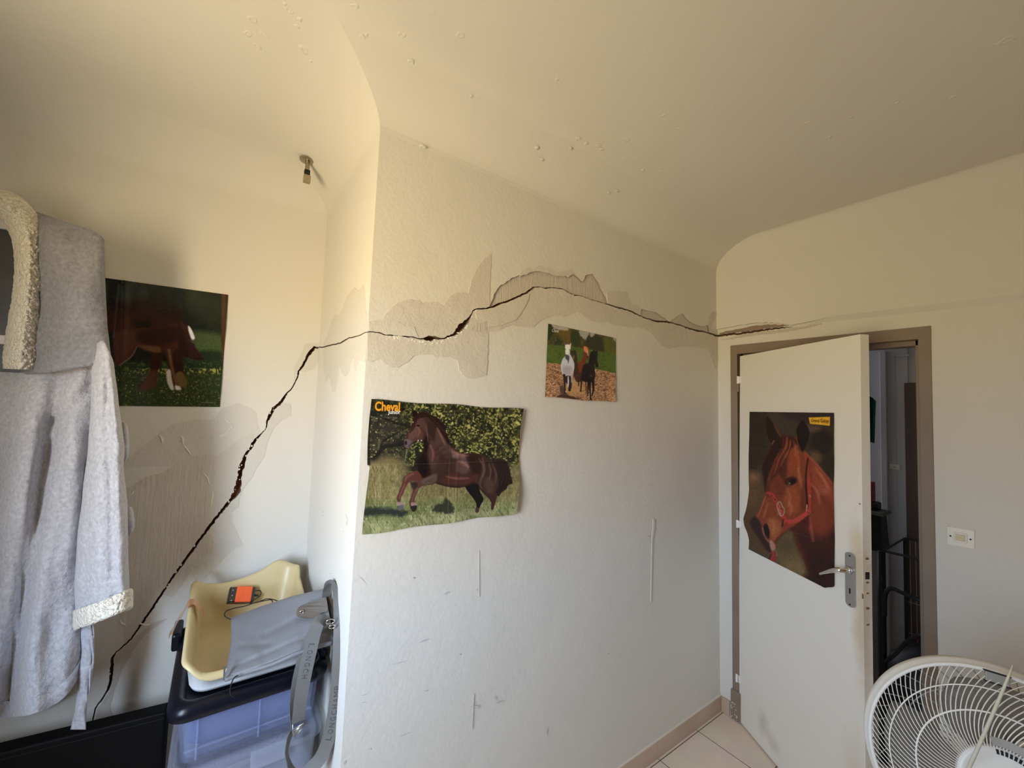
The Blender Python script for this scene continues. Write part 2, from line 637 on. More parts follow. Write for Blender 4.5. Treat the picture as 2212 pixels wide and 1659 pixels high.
# small blisters and pocks in the ceiling paint
bm = bmesh.new()
rnd = random.Random(4)
pocks = [(546, 43, 16), (536, 72, 14), (570, 75, 12), (577, 78, 10), (556, 100, 15), (560, 102, 8), (424, 70, 10), (658, 108, 18), (672, 132, 9), (615, 8, 7), (619, 19, 7), (626, 26, 7), (632, 28, 6),
         (765, 16, 13), (648, 42, 9), (642, 57, 8), (783, 82, 12), (792, 76, 9), (866, 78, 14), (873, 76, 8), (935, 28, 10), (995, 76, 14), (887, 136, 12), (1204, 171, 8), (1207, 177, 10), (1397, 114, 10),
         (1434, 249, 8), (1465, 278, 6), (1446, 289, 6), (1249, 300, 11), (1266, 311, 8), (1292, 316, 10), (1299, 323, 8), (1353, 302, 13), (1233, 321, 9), (1301, 281, 5), (1160, 318, 9), (1171, 338, 7),
         (912, 318, 13), (851, 301, 7), (1018, 208, 7), (1388, 368, 9), (1430, 364, 6), (1477, 362, 11), (1793, 296, 7), (1811, 290, 5), (1721, 336, 5), (1692, 350, 5), (1745, 264, 8), (1840, 253, 7), (1940, 221, 7),
         (2058, 210, 8), (2176, 86, 14), (1626, 372, 6), (1315, 409, 7), (1332, 410, 6)]


def ceil_z(x, y):
    dd = min((XC-0.012-x)/0.22, YB-y if x > x_edge(Z0) else 9, y_alc(Z0)-y)
    if x < x_edge(Z0) and y > YB-RC:
        dd = min(dd, max(x_edge(Z0)-x, YB-y))
    if dd >= RC:
        return ZC
    q = 1-max(dd, 0)/RC
    return Z0+(ZC-Z0)*sqrt(max(0, 1-q*q))


for px, py, s in pocks:
    z = ZC
    for _ in range(5):
        P = onp(px, py, 2, z)
        z = ceil_z(P.x, P.y)
    dep = (P-Vector(CAM)).length
    r_ = s/F_PX*dep*0.55
    n = 10
    elong = rnd.uniform(0.7, 1.3)
    ang = rnd.uniform(0, pi)
    prof = [(1.0, 0.0), (0.75, 0.13), (0.45, 0.15), (0.2, -0.0), (0.0, -0.02)] if s > 9 else [(1.0, 0), (0.6, 0.28), (0.0, 0.34)]
    ringv = []
    jit = [rnd.uniform(0.75, 1.2) for _ in range(n)]
    for rr, hh in prof[:-1]:
        ringv.append([bm.verts.new((P.x + r_*rr*jit[k]*(cos(2*pi*k/n)*cos(ang)*elong - sin(2*pi*k/n)*sin(ang)),
                                    P.y + r_*rr*jit[k]*(cos(2*pi*k/n)*sin(ang)*elong + sin(2*pi*k/n)*cos(ang)), z+0.0008-r_*hh*0.95)) for k in range(n)])
    for a, b in zip(ringv, ringv[1:]):
        for k in range(n):
            bm.faces.new((a[k], a[(k+1) % n], b[(k+1) % n], b[k]))
    bm.faces.new(ringv[-1])
obj('paint_blisters', bm, M_ceil, ceiling, smooth=True)

# ---- back wall (projecting part, carries the posters)
tl = [(x_edge(Z0), YB, Z0)]
zc_l = on_back(*upB[0]).z
left_up = [(x_edge(Z0), YB, Z0)] + [(x_edge(zc_l), YB, zc_l)]
B3 = lambda pts: [on_back(*p) for p in pts]


def clampB(pts):
    res = []
    for p in pts:
        x = min(max(p.x, x_edge(p.z)), XC)
        res.append(Vector((x, y_back(x, p.z), p.z)))
    return res


i0, i1 = near_x(upB, 1062), near_x(upB, 1309)
i2, i3 = near_x(upB, 1385), near_x(upB, 1436)
i4, i5 = near_x(upB, 1453), near_x(upB, 1529)
w2, w4, w5 = wobble(U2, seed=11), wobble(U4, seed=12), wobble(U5, seed=13)
top_edge = upB[:i0] + w2 + upB[i1+1:i2] + w4 + upB[i3+1:i4] + w5 + upB[i5+1:]
run_up = clampB(B3(top_edge))
run_up[0] = Vector((x_edge(run_up[0].z), YB, run_up[0].z))
up_piece = [([(x_edge(Z0), YB, Z0)], False), (run_up, True), ([(XC, y_back(XC, Z0), Z0)], False)]
wall_back = tag(wall_piece('wall_back', up_piece, (0, 1, 0), M_wall), kind='structure')
run_lo = clampB(B3(loB))
run_lo[0] = Vector((x_edge(run_lo[0].z), YB, run_lo[0].z))
lo_piece = [([(XC, y_back(XC, 0), 0), (x_edge(0), YB, 0)], False), (run_lo, True)]
tag(wall_piece('wall_back_lower', lo_piece, (0, 1, 0), M_wall), kind='structure')


def backing(name, pts3, inward, dist, m, parent):
    bm = bmesh.new()
    nv = Vector(inward).normalized()
    ps = [Vector(p)+nv*dist for p in pts3]
    vsn = [bm.verts.new(p) for p in ps]
    for t in geometry.tessellate_polygon([ps]):
        bm.faces.new([vsn[i] for i in t])
    return obj(name, bm, m, parent)


def band(line_px, mapf, dy=22):
    a = [mapf(x, y-dy) for x, y in line_px[::4]+[line_px[-1]]]
    b = [mapf(x, y+dy) for x, y in line_px[::4]+[line_px[-1]]]
    return a+b[::-1]


def strip(name, line_px, mapf, inward, dist, m, parent, dx=0, dy=22, step=4):
    """quad strip behind the crack"""
    bm = bmesh.new()
    nv = Vector(inward).normalized()*dist
    ln = line_px[::step]+[line_px[-1]]
    a = [bm.verts.new(mapf(x-dx, y-dy)+nv) for x, y in ln]
    b = [bm.verts.new(mapf(x+dx, y+dy)+nv) for x, y in ln]
    for k in range(len(ln)-1):
        bm.faces.new((a[k], a[k+1], b[k+1], b[k]))
    return obj(name, bm, m, parent)


strip('brick_core', loB, on_back, (0, 1, 0), 0.03, M_brick, wall_back)


def recess(name, outline, crack_up, xa, xb, depth, m, grow=13):
    """filler seen deeper than the wall face, above the crack; its hidden rim runs on behind the wall"""
    ia, ib = near_x(crack_up, xa), near_x(crack_up, xb)
    px = [(x, y-grow) for x, y in outline]
    px = [(outline[0][0]-6, outline[0][1])] + px + [(outline[-1][0]+6, outline[-1][1])]
    pts = [on_back(*p) for p in px] + [on_back(*p) for p in crack_up[ia:ib+1][::-1]]
    bm = bmesh.new()
    nv = Vector((0, 1, 0))
    v = [bm.verts.new(p+nv*depth) for p in pts]
    for t in geometry.tessellate_polygon([pts]):
        try:
            bm.faces.new([v[i] for i in t])
        except ValueError:
            pass
    k0 = len(px)
    for i in range(k0, len(pts)-1):
        a = bm.verts.new(pts[i]+nv*0.03)
        b = bm.verts.new(pts[i+1]+nv*0.03)
        bm.faces.new((v[i], v[i+1], b, a))
    return obj(name, bm, m, wall_back)


lab(recess('plaster_patch', U2, upB, 1057, 1314, 0.007, M_fill_dark), 'pinkish raw filler bed above the highest part of the crack')
recess('plaster_patch', U4, upB, 1380, 1441, 0.004, M_fill_dark)
recess('plaster_patch', U5, upB, 1448, 1534, 0.004, M_fill_dark)


def patch(name, outer, lip, xa, xb, mapf, outn, thick, m, parent, seed=1, closed=False, side=0):
    w = wobble(outer + ([outer[0]] if closed else []), seed=seed)
    px = w[:-1] if closed else w
    if lip is not None:
        key = (lambda q, v: abs(q[side]-v))
        ia = min(range(len(lip)), key=lambda i: key(lip[i], xa))
        ib = min(range(len(lip)), key=lambda i: key(lip[i], xb))
        seg = lip[min(ia, ib):max(ia, ib)+1]
        seg = [(x, y) for x, y in seg]
        d0 = math.hypot(seg[0][0]-px[-1][0], seg[0][1]-px[-1][1])
        d1 = math.hypot(seg[-1][0]-px[-1][0], seg[-1][1]-px[-1][1])
        px = px + (seg if d0 < d1 else seg[::-1])
    pts = [mapf(*p) for p in px]
    bm = bmesh.new()
    plate(bm, [p - Vector(outn)*0.0005 for p in pts], outn, thick+0.0005)
    return obj(name, bm, m, parent)


NB = (0, -1, 0)


def on_backc(px, py):
    P = on_back(px, py)
    x = min(max(P.x, x_edge(P.z)), XC-0.0005)
    return Vector((x, y_back(x, P.z), P.z))


patch('plaster_patch', U1, upB, 797, 1056, on_backc, NB, 0.0016, M_fill, wall_back, 21)
patch('plaster_patch', [(872, 704), (893, 706), (903, 728), (830, 722), (822, 705), (840, 695), (858, 694)], None, 0, 0, on_backc, NB, 0.003, M_fill_pale, wall_back, 22, True)
patch('plaster_patch', U2X + [(1226, 597), (1205, 596), (1187, 590), (1165, 585), (1152, 587), (1122, 598)], None, 0, 0, on_backc, NB, 0.0012, M_fill_pale, wall_back, 23, True)
patch('plaster_patch', U3, upB, 1312, 1385, on_backc, NB, 0.002, M_fill, wall_back, 24)
patch('plaster_patch', U6, upB, 1531, 1552, on_backc, NB, 0.0012, M_fill, wall_back, 25)
patch('plaster_patch', L1, loB, 795, 1053, on_backc, NB, 0.0016, M_fill, wall_back, 26)
patch('plaster_patch', L2, loB, 1055, 1389, on_backc, NB, 0.0018, M_fill, wall_back, 27)
patch('plaster_patch', L3, loB, 1390, 1552, on_backc, NB, 0.0016, M_fill, wall_back, 28)
# thicker smears of plaster under the crest of the crack
patch('plaster_patch', [(1098, 653), (1128, 642), (1143, 634), (1140, 650), (1130, 668), (1114, 692), (1098, 696), (1085, 702), (1062, 706), (1054, 708), (1053, 694), (1030, 690), (1026, 678), (1060, 668)],
      None, 0, 0, on_backc, NB, 0.0042, M_fill, wall_back, 29, True)
patch('plaster_patch', [(1204, 628), (1222, 632), (1233, 641), (1222, 643), (1212, 638)], None, 0, 0, on_backc, NB, 0.003, M_fill_pale, wall_back, 30, True)
patch('plaster_patch', [(1336, 669), (1356, 676), (1366, 681), (1354, 683), (1345, 678)], None, 0, 0, on_backc, NB, 0.003, M_fill, wall_back, 31, True)
patch('plaster_patch', [(1030, 698), (1052, 695), (1050, 714), (1024, 718), (1016, 712)], None, 0, 0, on_backc, NB, 0.003, M_fill_dark, wall_back, 32, True)
# chipped bright lips along the crack
bm = bmesh.new()
rnd = random.Random(17)
for i in range(0, len(loB)-3, 1):
    x, y = loB[i]
    if 830 < x < 1012 and rnd.random() < 0.8 or (x > 1012 and rnd.random() < 0.22):
        for _ in range(2 if x < 1012 else 1):
            cx_, cy_ = x+rnd.uniform(-3, 3), y+rnd.uniform(1, 8 if x < 1012 else 3.5)
            s = rnd.uniform(1.2, 4.2)
            P = on_backc(cx_, cy_)
            vs_ = bmesh.ops.create_icosphere(bm, subdivisions=1, radius=1.0)['verts']
            sc = s/F_PX*1.5
            for v in vs_:
                v.co = Vector((v.co.x*sc*rnd.uniform(0.8, 1.5), v.co.y*0.0035, v.co.z*sc*0.6*rnd.uniform(0.7, 1.3))) + P
obj('chipped_plaster', bm, M_lip, wall_back)
# scratches in the paint: pale drip ridge, scuffs
bm = bmesh.new()
plate(bm, B3([(1410, 1121), (1414.5, 1124), (1413, 1150), (1409.5, 1165), (1408, 1240), (1406.5, 1300), (1405, 1300), (1405.5, 1240), (1407, 1165), (1409, 1140)]), NB, 0.0025)
plate(bm, B3([(1022, 1500), (1024, 1500), (1020, 1575), (1018, 1575)]), NB, 0.0006)
plate(bm, B3([(1034, 1190), (1035.5, 1190), (1035.5, 1290), (1034, 1290)]), NB, 0.0004)
obj('paint_ridge', bm, M_wall, wall_back)
bm = bmesh.new()
for a, b, w_ in (((891, 1247), (897, 1250), 3), ((958, 1284), (972, 1278), 4), ((905, 1388), (928, 1380), 4), ((846, 1436), (880, 1427), 1.2), ((861, 1592), (887, 1582), 2.2),
                 ((741, 1653), (748, 1642), 6), ((799, 1618), (803, 1618), 4), ((1015, 1527), (1040, 1524), 2), ((1028, 1531), (1038, 1526), 2.5), ((1068, 1500), (1071, 1515), 2), ((1068, 1520), (1092, 1513), 2),
                 ((917, 1493), (926, 1491), 1.6), ((992, 1417), (994, 1411), 2), ((780, 1502), (793, 1500), 1.3), ((780, 1518), (793, 1517), 1.3), ((1312, 1414), (1317, 1411), 3), ((777, 1245), (791, 1261), 1.1),
                 ((1181, 1590), (1183, 1570), 2), ((1028, 1275), (1030, 1272), 2), ((1400, 1156), (1404, 1160), 4)):
    dx, dy = b[0]-a[0], b[1]-a[1]
    L = math.hypot(dx, dy)
    nx, ny = -dy/L*w_/2, dx/L*w_/2
    mid = ((a[0]+b[0])/2, (a[1]+b[1])/2)
    plate(bm, B3([a, (mid[0]+nx, mid[1]+ny), b, (mid[0]-nx, mid[1]-ny)]), NB, 0.0006)
obj('scuff_mark', bm, M_scuff, wall_back)

# ---- alcove wall, cracked from the bed up to the corner
sideN = (-1, 0, 0)
zb = on_alc(*upA[0]).z


def clampA(pts):
    return [Vector((min(p.x, x_edge(p.z)), y_alc(p.z), p.z)) for p in pts]


runA_up = clampA([on_alc(*p) for p in upA])
runA_lo = clampA([on_alc(*p) for p in loA])
endA = runA_up[-1]
runA_up[-1] = Vector((x_edge(endA.z), y_alc(endA.z), endA.z))
runA_lo[-1] = Vector((x_edge(runA_lo[-1].z), y_alc(runA_lo[-1].z), runA_lo[-1].z))
bx = runA_up[0].x - 0.06
wall_alcove = tag(wall_piece('wall_alcove', [([(XL, y_alc(0), 0), (bx, y_alc(0), 0)], False), (runA_up, True),
                                             ([(x_edge(Z0), y_alc(Z0), Z0), (XL, y_alc(Z0), Z0)], False)], (0, 1, 0), M_wall), kind='structure')
tag(wall_piece('wall_alcove_lower', [([(x_edge(0), y_alc(0), 0), (bx, y_alc(0), 0)], False), (runA_lo, True)], (0, 1, 0), M_wall), kind='structure')
strip('brick_core', upA, on_alc, (0, 1, 0), 0.03, M_brick, wall_alcove, dx=20, dy=10)


def on_alcc(px, py):
    P = on_alc(px, py)
    return Vector((min(P.x, x_edge(P.z)-0.0005), y_alc(P.z), P.z))


TW = [(308, 989), (326.6, 952), (351, 931.7), (375.8, 917.4), (404.5, 909), (445.5, 906), (466, 906), (468, 897), (482, 880.5), (513, 871), (533.6, 878), (552, 888.7), (556, 917.4), (564, 931.7)]
patch('plaster_patch', [(250, 1010)] + TW[1:], upA, 945, 1000, on_alcc, NB, 0.0014, M_fill_pale, wall_alcove, 41, side=1)
o = patch('plaster_patch', [(230, 1060), (285, 1052), (315, 1030), (345, 1024), (395, 995), (420, 984), (455, 982), (470, 984), (492, 968), (515, 950), (548, 934)], upA, 950, 1392, on_alcc, NB, 0.0022, M_trowel, wall_alcove, 42, side=1)
lab(o, 'large grey-beige filler patch with vertical trowel streaks')
patch('plaster_patch', [(628, 872), (629, 897), (607, 909), (589, 927.6), (576.6, 958), (572.5, 983), (556, 1007.6), (543.8, 1034), (527.4, 1050.6), (517, 1075), (515, 1095.7), (502.8, 1106)], loA, 1108, 868,
      on_alcc, NB, 0.0016, M_fill_pale, wall_alcove, 43, side=1)
patch('plaster_patch', [(500, 1108), (500.8, 1126.4), (513, 1153), (524, 1177.7), (500, 1190), (470, 1222), (437, 1258), (425, 1262), (415, 1240), (420, 1222)], loA, 1185, 1108,
      on_alcc, NB, 0.0015, M_fill_pale, wall_alcove, 44, side=1)
patch('plaster_patch', [(458, 1158), (463, 1172), (458, 1190), (440, 1203), (418, 1222), (408, 1240), (395, 1262), (372, 1290)], loA, 1285, 1150, on_alcc, NB, 0.0018, M_trowel, wall_alcove, 45, side=1)
patch('plaster_patch', [(634.5, 818), (637, 789), (651, 763), (658.6, 743.5), (680, 741), (698, 743)], upA, 750, 815, on_alcc, NB, 0.0016, M_fill_pale, wall_alcove, 46, side=1)
patch('plaster_patch', [(697, 772.4), (678, 796.5), (658.6, 805), (649, 801)], loA, 800, 752, on_alcc, NB, 0.0014, M_fill_pale, wall_alcove, 47, side=1)
patch('plaster_patch', [(262, 1404), (300, 1370), (330, 1345), (362, 1336), (340, 1352), (312, 1372), (292, 1400), (268, 1440), (246, 1490), (238, 1530), (250, 1556), (205, 1570), (208, 1534), (238, 1492), (247, 1440), (250, 1414)],
      None, 0, 0, on_alcc, NB, 0.0012, M_fill_dark, wall_alcove, 48, True)
# raised burrs on the big patch, chips in the crack
bm = bmesh.new()
for a, b in (((484, 900), (503, 921)), ((503, 921), (492, 935)), ((492, 935), (468, 945)), ((345, 940), (353, 962)), ((392, 942), (398, 962)), ((398, 962), (413, 983)), ((468, 905), (462, 898)),
             ((455, 1095), (462, 1060)), ((440, 1020), (455, 1048)), ((326, 1352), (300, 1345)), ((270, 1352), (258, 1338)), ((281, 1070), (290, 1058))):
    P0, P1 = on_alcc(*a), on_alcc(*b)
    pts = [P0.lerp(P1, t)+Vector((rnd.uniform(-.003, .003), -0.002, rnd.uniform(-.003, .003))) for t in (0, .25, .5, .75, 1)]
    tube(bm, pts, [0.001, 0.003, 0.0035, 0.0025, 0.001], 6)
for i in range(5, len(upA)-5):
    x, y = upA[i]
    if rnd.random() < (0.45 if 860 < y < 1090 else (0.35 if 1200 < y < 1270 else 0.06)):
        P = on_alcc(x+rnd.uniform(-3, 5), y+rnd.uniform(-3, 5))
        vs_ = bmesh.ops.create_icosphere(bm, subdivisions=1, radius=1.0)['verts']
        sc = rnd.uniform(0.0015, 0.004)
        for v in vs_:
            v.co = Vector((v.co.x*sc, v.co.y*0.003, v.co.z*sc*1.3)) + P
obj('chipped_plaster', bm, M_lip, wall_alcove)

# ---- return face between the two walls
runS_up = [on_side(*p) for p in upS]
runS_lo = [on_side(*p) for p in loS]


def clampS(pts):
    res = []
    for p in pts:
        y = min(max(p.y, YB), y_alc(p.z))
        res.append(Vector((x_edge(p.z), y, p.z)))
    return res


runS_up, runS_lo = clampS(runS_up), clampS(runS_lo)
for rr, za, zb_ in ((runS_up, runA_up[-1].z, run_up[0].z), (runS_lo, runA_lo[-1].z, run_lo[0].z)):
    rr[0] = Vector((x_edge(za), y_alc(za), za))
    rr[-1] = Vector((x_edge(zb_), YB, zb_))
wall_return = tag(wall_piece('wall_return', [([(x_edge(Z0), y_alc(Z0), Z0)], False), (runS_up, True), ([(x_edge(Z0), YB, Z0)], False)], (1, 0, 0), M_wall), kind='structure')
tag(wall_piece('wall_return_lower', [([(x_edge(0), YB, 0), (x_edge(0), y_alc(0), 0)], False), (runS_lo, True)], (1, 0, 0), M_wall), kind='structure')
def on_side_in(px, py):
    P = on_side(px, py)
    return Vector((P.x, min(max(P.y, YB+0.004), y_alc(P.z)), P.z))


strip('brick_core', loS, on_side_in, (1, 0, 0), 0.03, M_brick, wall_return)


def on_sidec(px, py):
    P = on_side(px, py)
    y = min(max(P.y, YB+0.0005), y_alc(P.z)-0.0005)
    return Vector((x_edge(P.z), y, P.z))


patch('plaster_patch', [(699.6, 743.5), (709, 717), (716.4, 693), (723.7, 678.4), (731, 683), (740.5, 666), (745.4, 649.5), (757.4, 630), (765.9, 621.7), (774, 627.8), (784, 615.7), (788.8, 635), (791, 673.6), (793.6, 705)],
      upS, 794, 700, on_sidec, (-1, 0, 0), 0.0012, M_fill_pale, wall_return, 51)
patch('plaster_patch', [(697, 758), (700, 800), (703, 825), (711.6, 811), (718.8, 847), (726, 847), (733.3, 789), (743, 813.4), (752.6, 808.6), (764.6, 765), (767, 813.4), (774, 777), (786, 782), (792.6, 779.7)],
      loS, 794, 698, on_sidec, (-1, 0, 0), 0.0012, M_fill_pale, wall_return, 52)
bm = bmesh.new()
for a, b, w_ in (((733, 686), (740, 669), 2), ((698, 1104), (699, 1108), 2), ((695, 1111), (700, 1116), 1.5), ((712, 1239), (717, 1238), 2), ((749, 1138), (750, 1122), 3), ((741, 1146), (743, 1148), 2), ((755, 1172), (758, 1175), 1.5),
                 ((746, 1108), (752, 1125), 2)):
    dx, dy = b[0]-a[0], b[1]-a[1]
    L = math.hypot(dx, dy)
    nx, ny = -dy/L*w_/2, dx/L*w_/2
    mid = ((a[0]+b[0])/2, (a[1]+b[1])/2)
    plate(bm, [on_side(*p) for p in (a, (mid[0]+nx, mid[1]+ny), b, (mid[0]-nx, mid[1]-ny))], (-1, 0, 0), 0.0006)
obj('scuff_mark', bm, M_scuff, wall_return)

# ---- right wall with the doorway: opening y 0.397..1.195, z 0..2.045
DY0, DY1, DZ = 0.395, 1.190, 2.045
up_c = [on_right(*p) for p in upC]
lo_c = [on_right(*p) for p in loC]
yb2 = y_back(XC, up_c[0].z)
up_c[0] = Vector((XC, yb2, up_c[0].z))
lo_c[0] = Vector((XC, yb2, lo_c[0].z))
notch = up_c[::-1]
out_c = [([(XC, YF, 0), (XC, DY0, 0), (XC, DY0, DZ), (XC, DY1+0.022, DZ), (XC, DY1, 0), (XC, y_back(XC, 0), 0)], False), (lo_c, True), (up_c[::-1], True),
         ([(XC, y_back(XC, Z0), Z0), (XC, YF, Z0)], False)]
wall_right = tag(wall_piece('wall_right', out_c, (1, 0, 0), M_wall), kind='structure')
strip('brick_core', loC, on_right, (1, 0, 0), 0.03, M_brick, wall_right)
# upper plaster coat stands slightly proud, its lower edge makes the long ledge line
ledge = [(1712, 703), (1760, 699), (1806, 693.5), (1900, 684), (2000, 673), (2100, 662), (2212, 650)]
led = [on_right(*p) for p in ledge]
ex = led[-1] + (led[-1]-led[-2])*1.0
sl = (led[-1].z-led[1].z)/(led[-1].y-led[1].y)
low = led + [Vector((XC, YF, led[-1].z + sl*(YF-led[-1].y)*0.2))]
start = [on_right(*p) for p in wobble([(1552, 712), (1574, 708), (1593, 704), (1620, 700), (1655, 697), (1680, 699), (1712, 703)], jit=1.0, seed=61)]
start[0] = Vector((XC, y_back(XC, start[0].z)-0.0005, start[0].z))
CH = Vector((0, 0, 0.024))
pts = start + [p+CH*min(1, (i_+1)/2) for i_, p in enumerate(low[1:])] + [Vector((XC, YF, Z0)), Vector((XC, y_back(XC, Z0)-0.0005, Z0))]
bm = bmesh.new()
plate(bm, pts, (-1, 0, 0), 0.016)
for a, b in zip(low[1:], low[2:]):      # chamfered lower edge of the coat
    bm.faces.new([bm.verts.new(q) for q in (a, b, b+CH+Vector((-0.016, 0, 0)), a+CH+Vector((-0.016, 0, 0)))])
obj('upper_plaster_coat', bm, M_wall, wall_right)
patch('plaster_patch', [(1556, 734), (1580, 729), (1610, 722), (1650, 716.5), (1700, 711), (1775, 698), (1775, 701), (1740, 709), (1700, 717), (1650, 722), (1610, 728), (1580, 733)], None, 0, 0, on_right, (-1, 0, 0), 0.003, M_fill_dark, wall_right, 62, True)
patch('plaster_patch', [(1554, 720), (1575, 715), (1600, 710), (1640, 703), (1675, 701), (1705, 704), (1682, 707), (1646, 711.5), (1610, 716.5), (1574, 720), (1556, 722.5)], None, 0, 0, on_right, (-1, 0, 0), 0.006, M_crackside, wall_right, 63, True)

# masonry behind the plaster, so no daylight gets in through the cracks
bm = bmesh.new()
box(bm, (0.42, 1.335, 0), (XC+0.08, 2.3, 2.75))
box(bm, (XL-0.2, 2.12, 0), (0.45, 2.3, 2.75))
box(bm, (XL-0.25, YF-0.15, 2.68), (XC+0.12, 2.3, 2.78))
tag(obj('wall_masonry', bm, M_brick), kind='structure')

# walls outside the picture, closing the room
bm = bmesh.new()
y0, y1, z0, z1 = WIN
for a, b in (((YF, 0), (y0, Z0)), ((y1, 0), (2.2, Z0)), ((y0, 0), (y1, z0)), ((y0, z1), (y1, Z0))):
    box(bm, (XL-0.22, a[0], a[1]), (XL, b[0], b[1]))
wall_left = tag(obj('wall_left', bm, M_wall), kind='structure')
bm = bmesh.new()
box(bm, (XL-0.22, YF-0.1, 0), (XC, YF, Z0))
tag(obj('wall_front', bm, node_mat('warm_bounce_brown', (0.36, 0.25, 0.13), 0.6, noise_col=(8, (0.30, 0.20, 0.10), 0.4, 0.6))), kind='structure')  # dark brown made up for the unseen wall, to dim and warm the bounce light
# window frame with open casements (outside the picture)
M_white = node_mat('white_paint', (0.82, 0.81, 0.78), 0.4)
bm = bmesh.new()
for a, b in (((y0, z0), (y0+.05, z1)), ((y1-.05, z0), (y1, z1)), ((y0, z0), (y1, z0+.05)), ((y0, z1-.05), (y1, z1))):
    box(bm, (XL-0.10, a[0], a[1]), (XL-0.04, b[0], b[1]), bev=0.004)
tag(obj('window_1', bm, M_white), kind='structure')

# ---- skirting tiles
M_skirt = node_mat('skirting_tile', lin((200, 176, 158)), 0.45, noise_col=(5, lin((190, 165, 146)), 0.4, 0.6))
M_grout = node_mat('grout', lin((225, 215, 200)), 0.9)
j1, j2 = onp(1499.8, 1573.8, 2, 0.0).x, onp(1417.5, 1637.1, 2, 0.0).x
step = 0.326
edges_x = [XC-0.001, j1, j2]
while edges_x[-1] - step > x_edge(0):
    edges_x.append(edges_x[-1]-step)
edges_x.append(x_edge(0))
bm = bmesh.new()
for a, b in zip(edges_x, edges_x[1:]):
    box(bm, (b+0.0012, YB-0.009, 0.001), (a-0.0012, YB+0.003, 0.082), bev=0.0015)
tag(obj('baseboard_back', bm, M_skirt), kind='structure')
bm = bmesh.new()
box(bm, (x_edge(0)+0.001, YB-0.004, 0.0), (XC, YB+0.004, 0.0815))
plate(bm, [Vector((x_edge(0), YB-0.007, 0.080)), Vector((XC-0.001, YB-0.007, 0.080)), Vector((XC-0.001, YB-0.007, 0.0845)), Vector((x_edge(0), YB-0.007, 0.0845))], (0, 1, 0), 0.012)
tag(obj('trim_1', bm, M_grout), kind='structure')
bm = bmesh.new()
box(bm, (XC-0.009, DY1+0.014, 0.001), (XC-0.0005, YB-0.010, 0.082), bev=0.0015)
box(bm, (XC-0.009, YF+0.01, 0.001), (XC-0.0005, DY0-0.02, 0.082), bev=0.0015)
tag(obj('baseboard_right', bm, M_skirt), kind='structure')

# ------------------------------------------------------------------ door frame and leaf
M_frame = node_mat('taupe_frame_paint', lin((136, 120, 104)), 0.5, bump=(60, 0.2, 0.002), noise_col=(6, lin((126, 110, 94)), 0.4, 0.7))
M_leaf = node_mat('door_leaf_paint', (0.80, 0.765, 0.69), 0.45, bump=(300, 0.1, 0.001), bump2=(4, 0.12, 0.01))
M_edge = node_mat('door_edge_paint', (0.34, 0.30, 0.20), 0.6, noise_col=(14, (0.26, 0.21, 0.12), 0.5, 0.75), bump=(80, 0.3, 0.002))
M_alu = node_mat('brushed_alu', (0.50, 0.50, 0.51), 0.38, 0.9, bump=(40, 0.1, 0.001, (1, 1, 30)))
M_chrome = node_mat('chrome', (0.75, 0.74, 0.72), 0.12, 1.0)
M_black = node_mat('black_recess', (0.012, 0.011, 0.010), 0.8)
M_rust = node_mat('rusty_mark', (0.22, 0.12, 0.05), 0.8)
M_plastic_w = node_mat('ivory_plastic', (0.80, 0.77, 0.68), 0.35)
M_ivory = node_mat('yellowed_rocker', (0.62, 0.54, 0.36), 0.35)
M_smudge = node_mat('hand_smudge', (0.60, 0.50, 0.36), 0.6)



def stain(m, spots):
    """wear marks: (x, y, z), (rx, ry, rz), colour, strength; irregular edges from noise"""
    t = m.node_tree
    b = t.nodes['Principled BSDF']
    co = next(n for n in t.nodes if n.type == 'TEX_COORD')
    nz = t.nodes.new('ShaderNodeTexNoise')
    nz.inputs['Scale'].default_value = 14
    nz.inputs['Detail'].default_value = 5
    t.links.new(co.outputs['Object'], nz.inputs['Vector'])
    cur = b.inputs['Base Color'].links[0].from_socket if b.inputs['Base Color'].links else None
    base = tuple(b.inputs['Base Color'].default_value)
    for c, r, col, st in spots:
        mp_ = t.nodes.new('ShaderNodeMapping')
        mp_.vector_type = 'POINT'
        mp_.inputs['Scale'].default_value = tuple(1/x for x in r)
        mp_.inputs['Location'].default_value = tuple(-a/x for a, x in zip(c, r))
        ln = t.nodes.new('ShaderNodeVectorMath')
        ln.operation = 'LENGTH'
        ad = t.nodes.new('ShaderNodeMath')
        ad.operation = 'ADD'
        mr = t.nodes.new('ShaderNodeMapRange')
        mr.interpolation_type = 'SMOOTHSTEP'
        mr.inputs['From Min'].default_value = 1.7
        mr.inputs['From Max'].default_value = 0.6
        mr.inputs['To Max'].default_value = st
        mx = t.nodes.new('ShaderNodeMix')
        mx.data_type = 'RGBA'
        t.links.new(co.outputs['Object'], mp_.inputs[0])
        t.links.new(mp_.outputs[0], ln.inputs[0])
        t.links.new(ln.outputs['Value'], ad.inputs[0])
        t.links.new(nz.outputs['Fac'], ad.inputs[1])
        t.links.new(ad.outputs[0], mr.inputs['Value'])
        t.links.new(mr.outputs[0], mx.inputs[0])
        if cur:
            t.links.new(cur, mx.inputs[6])
        else:
            mx.inputs[6].default_value = base
        mx.inputs[7].default_value = (*col, 1)
        cur = mx.outputs[2]
    t.links.new(cur, b.inputs['Base Color'])


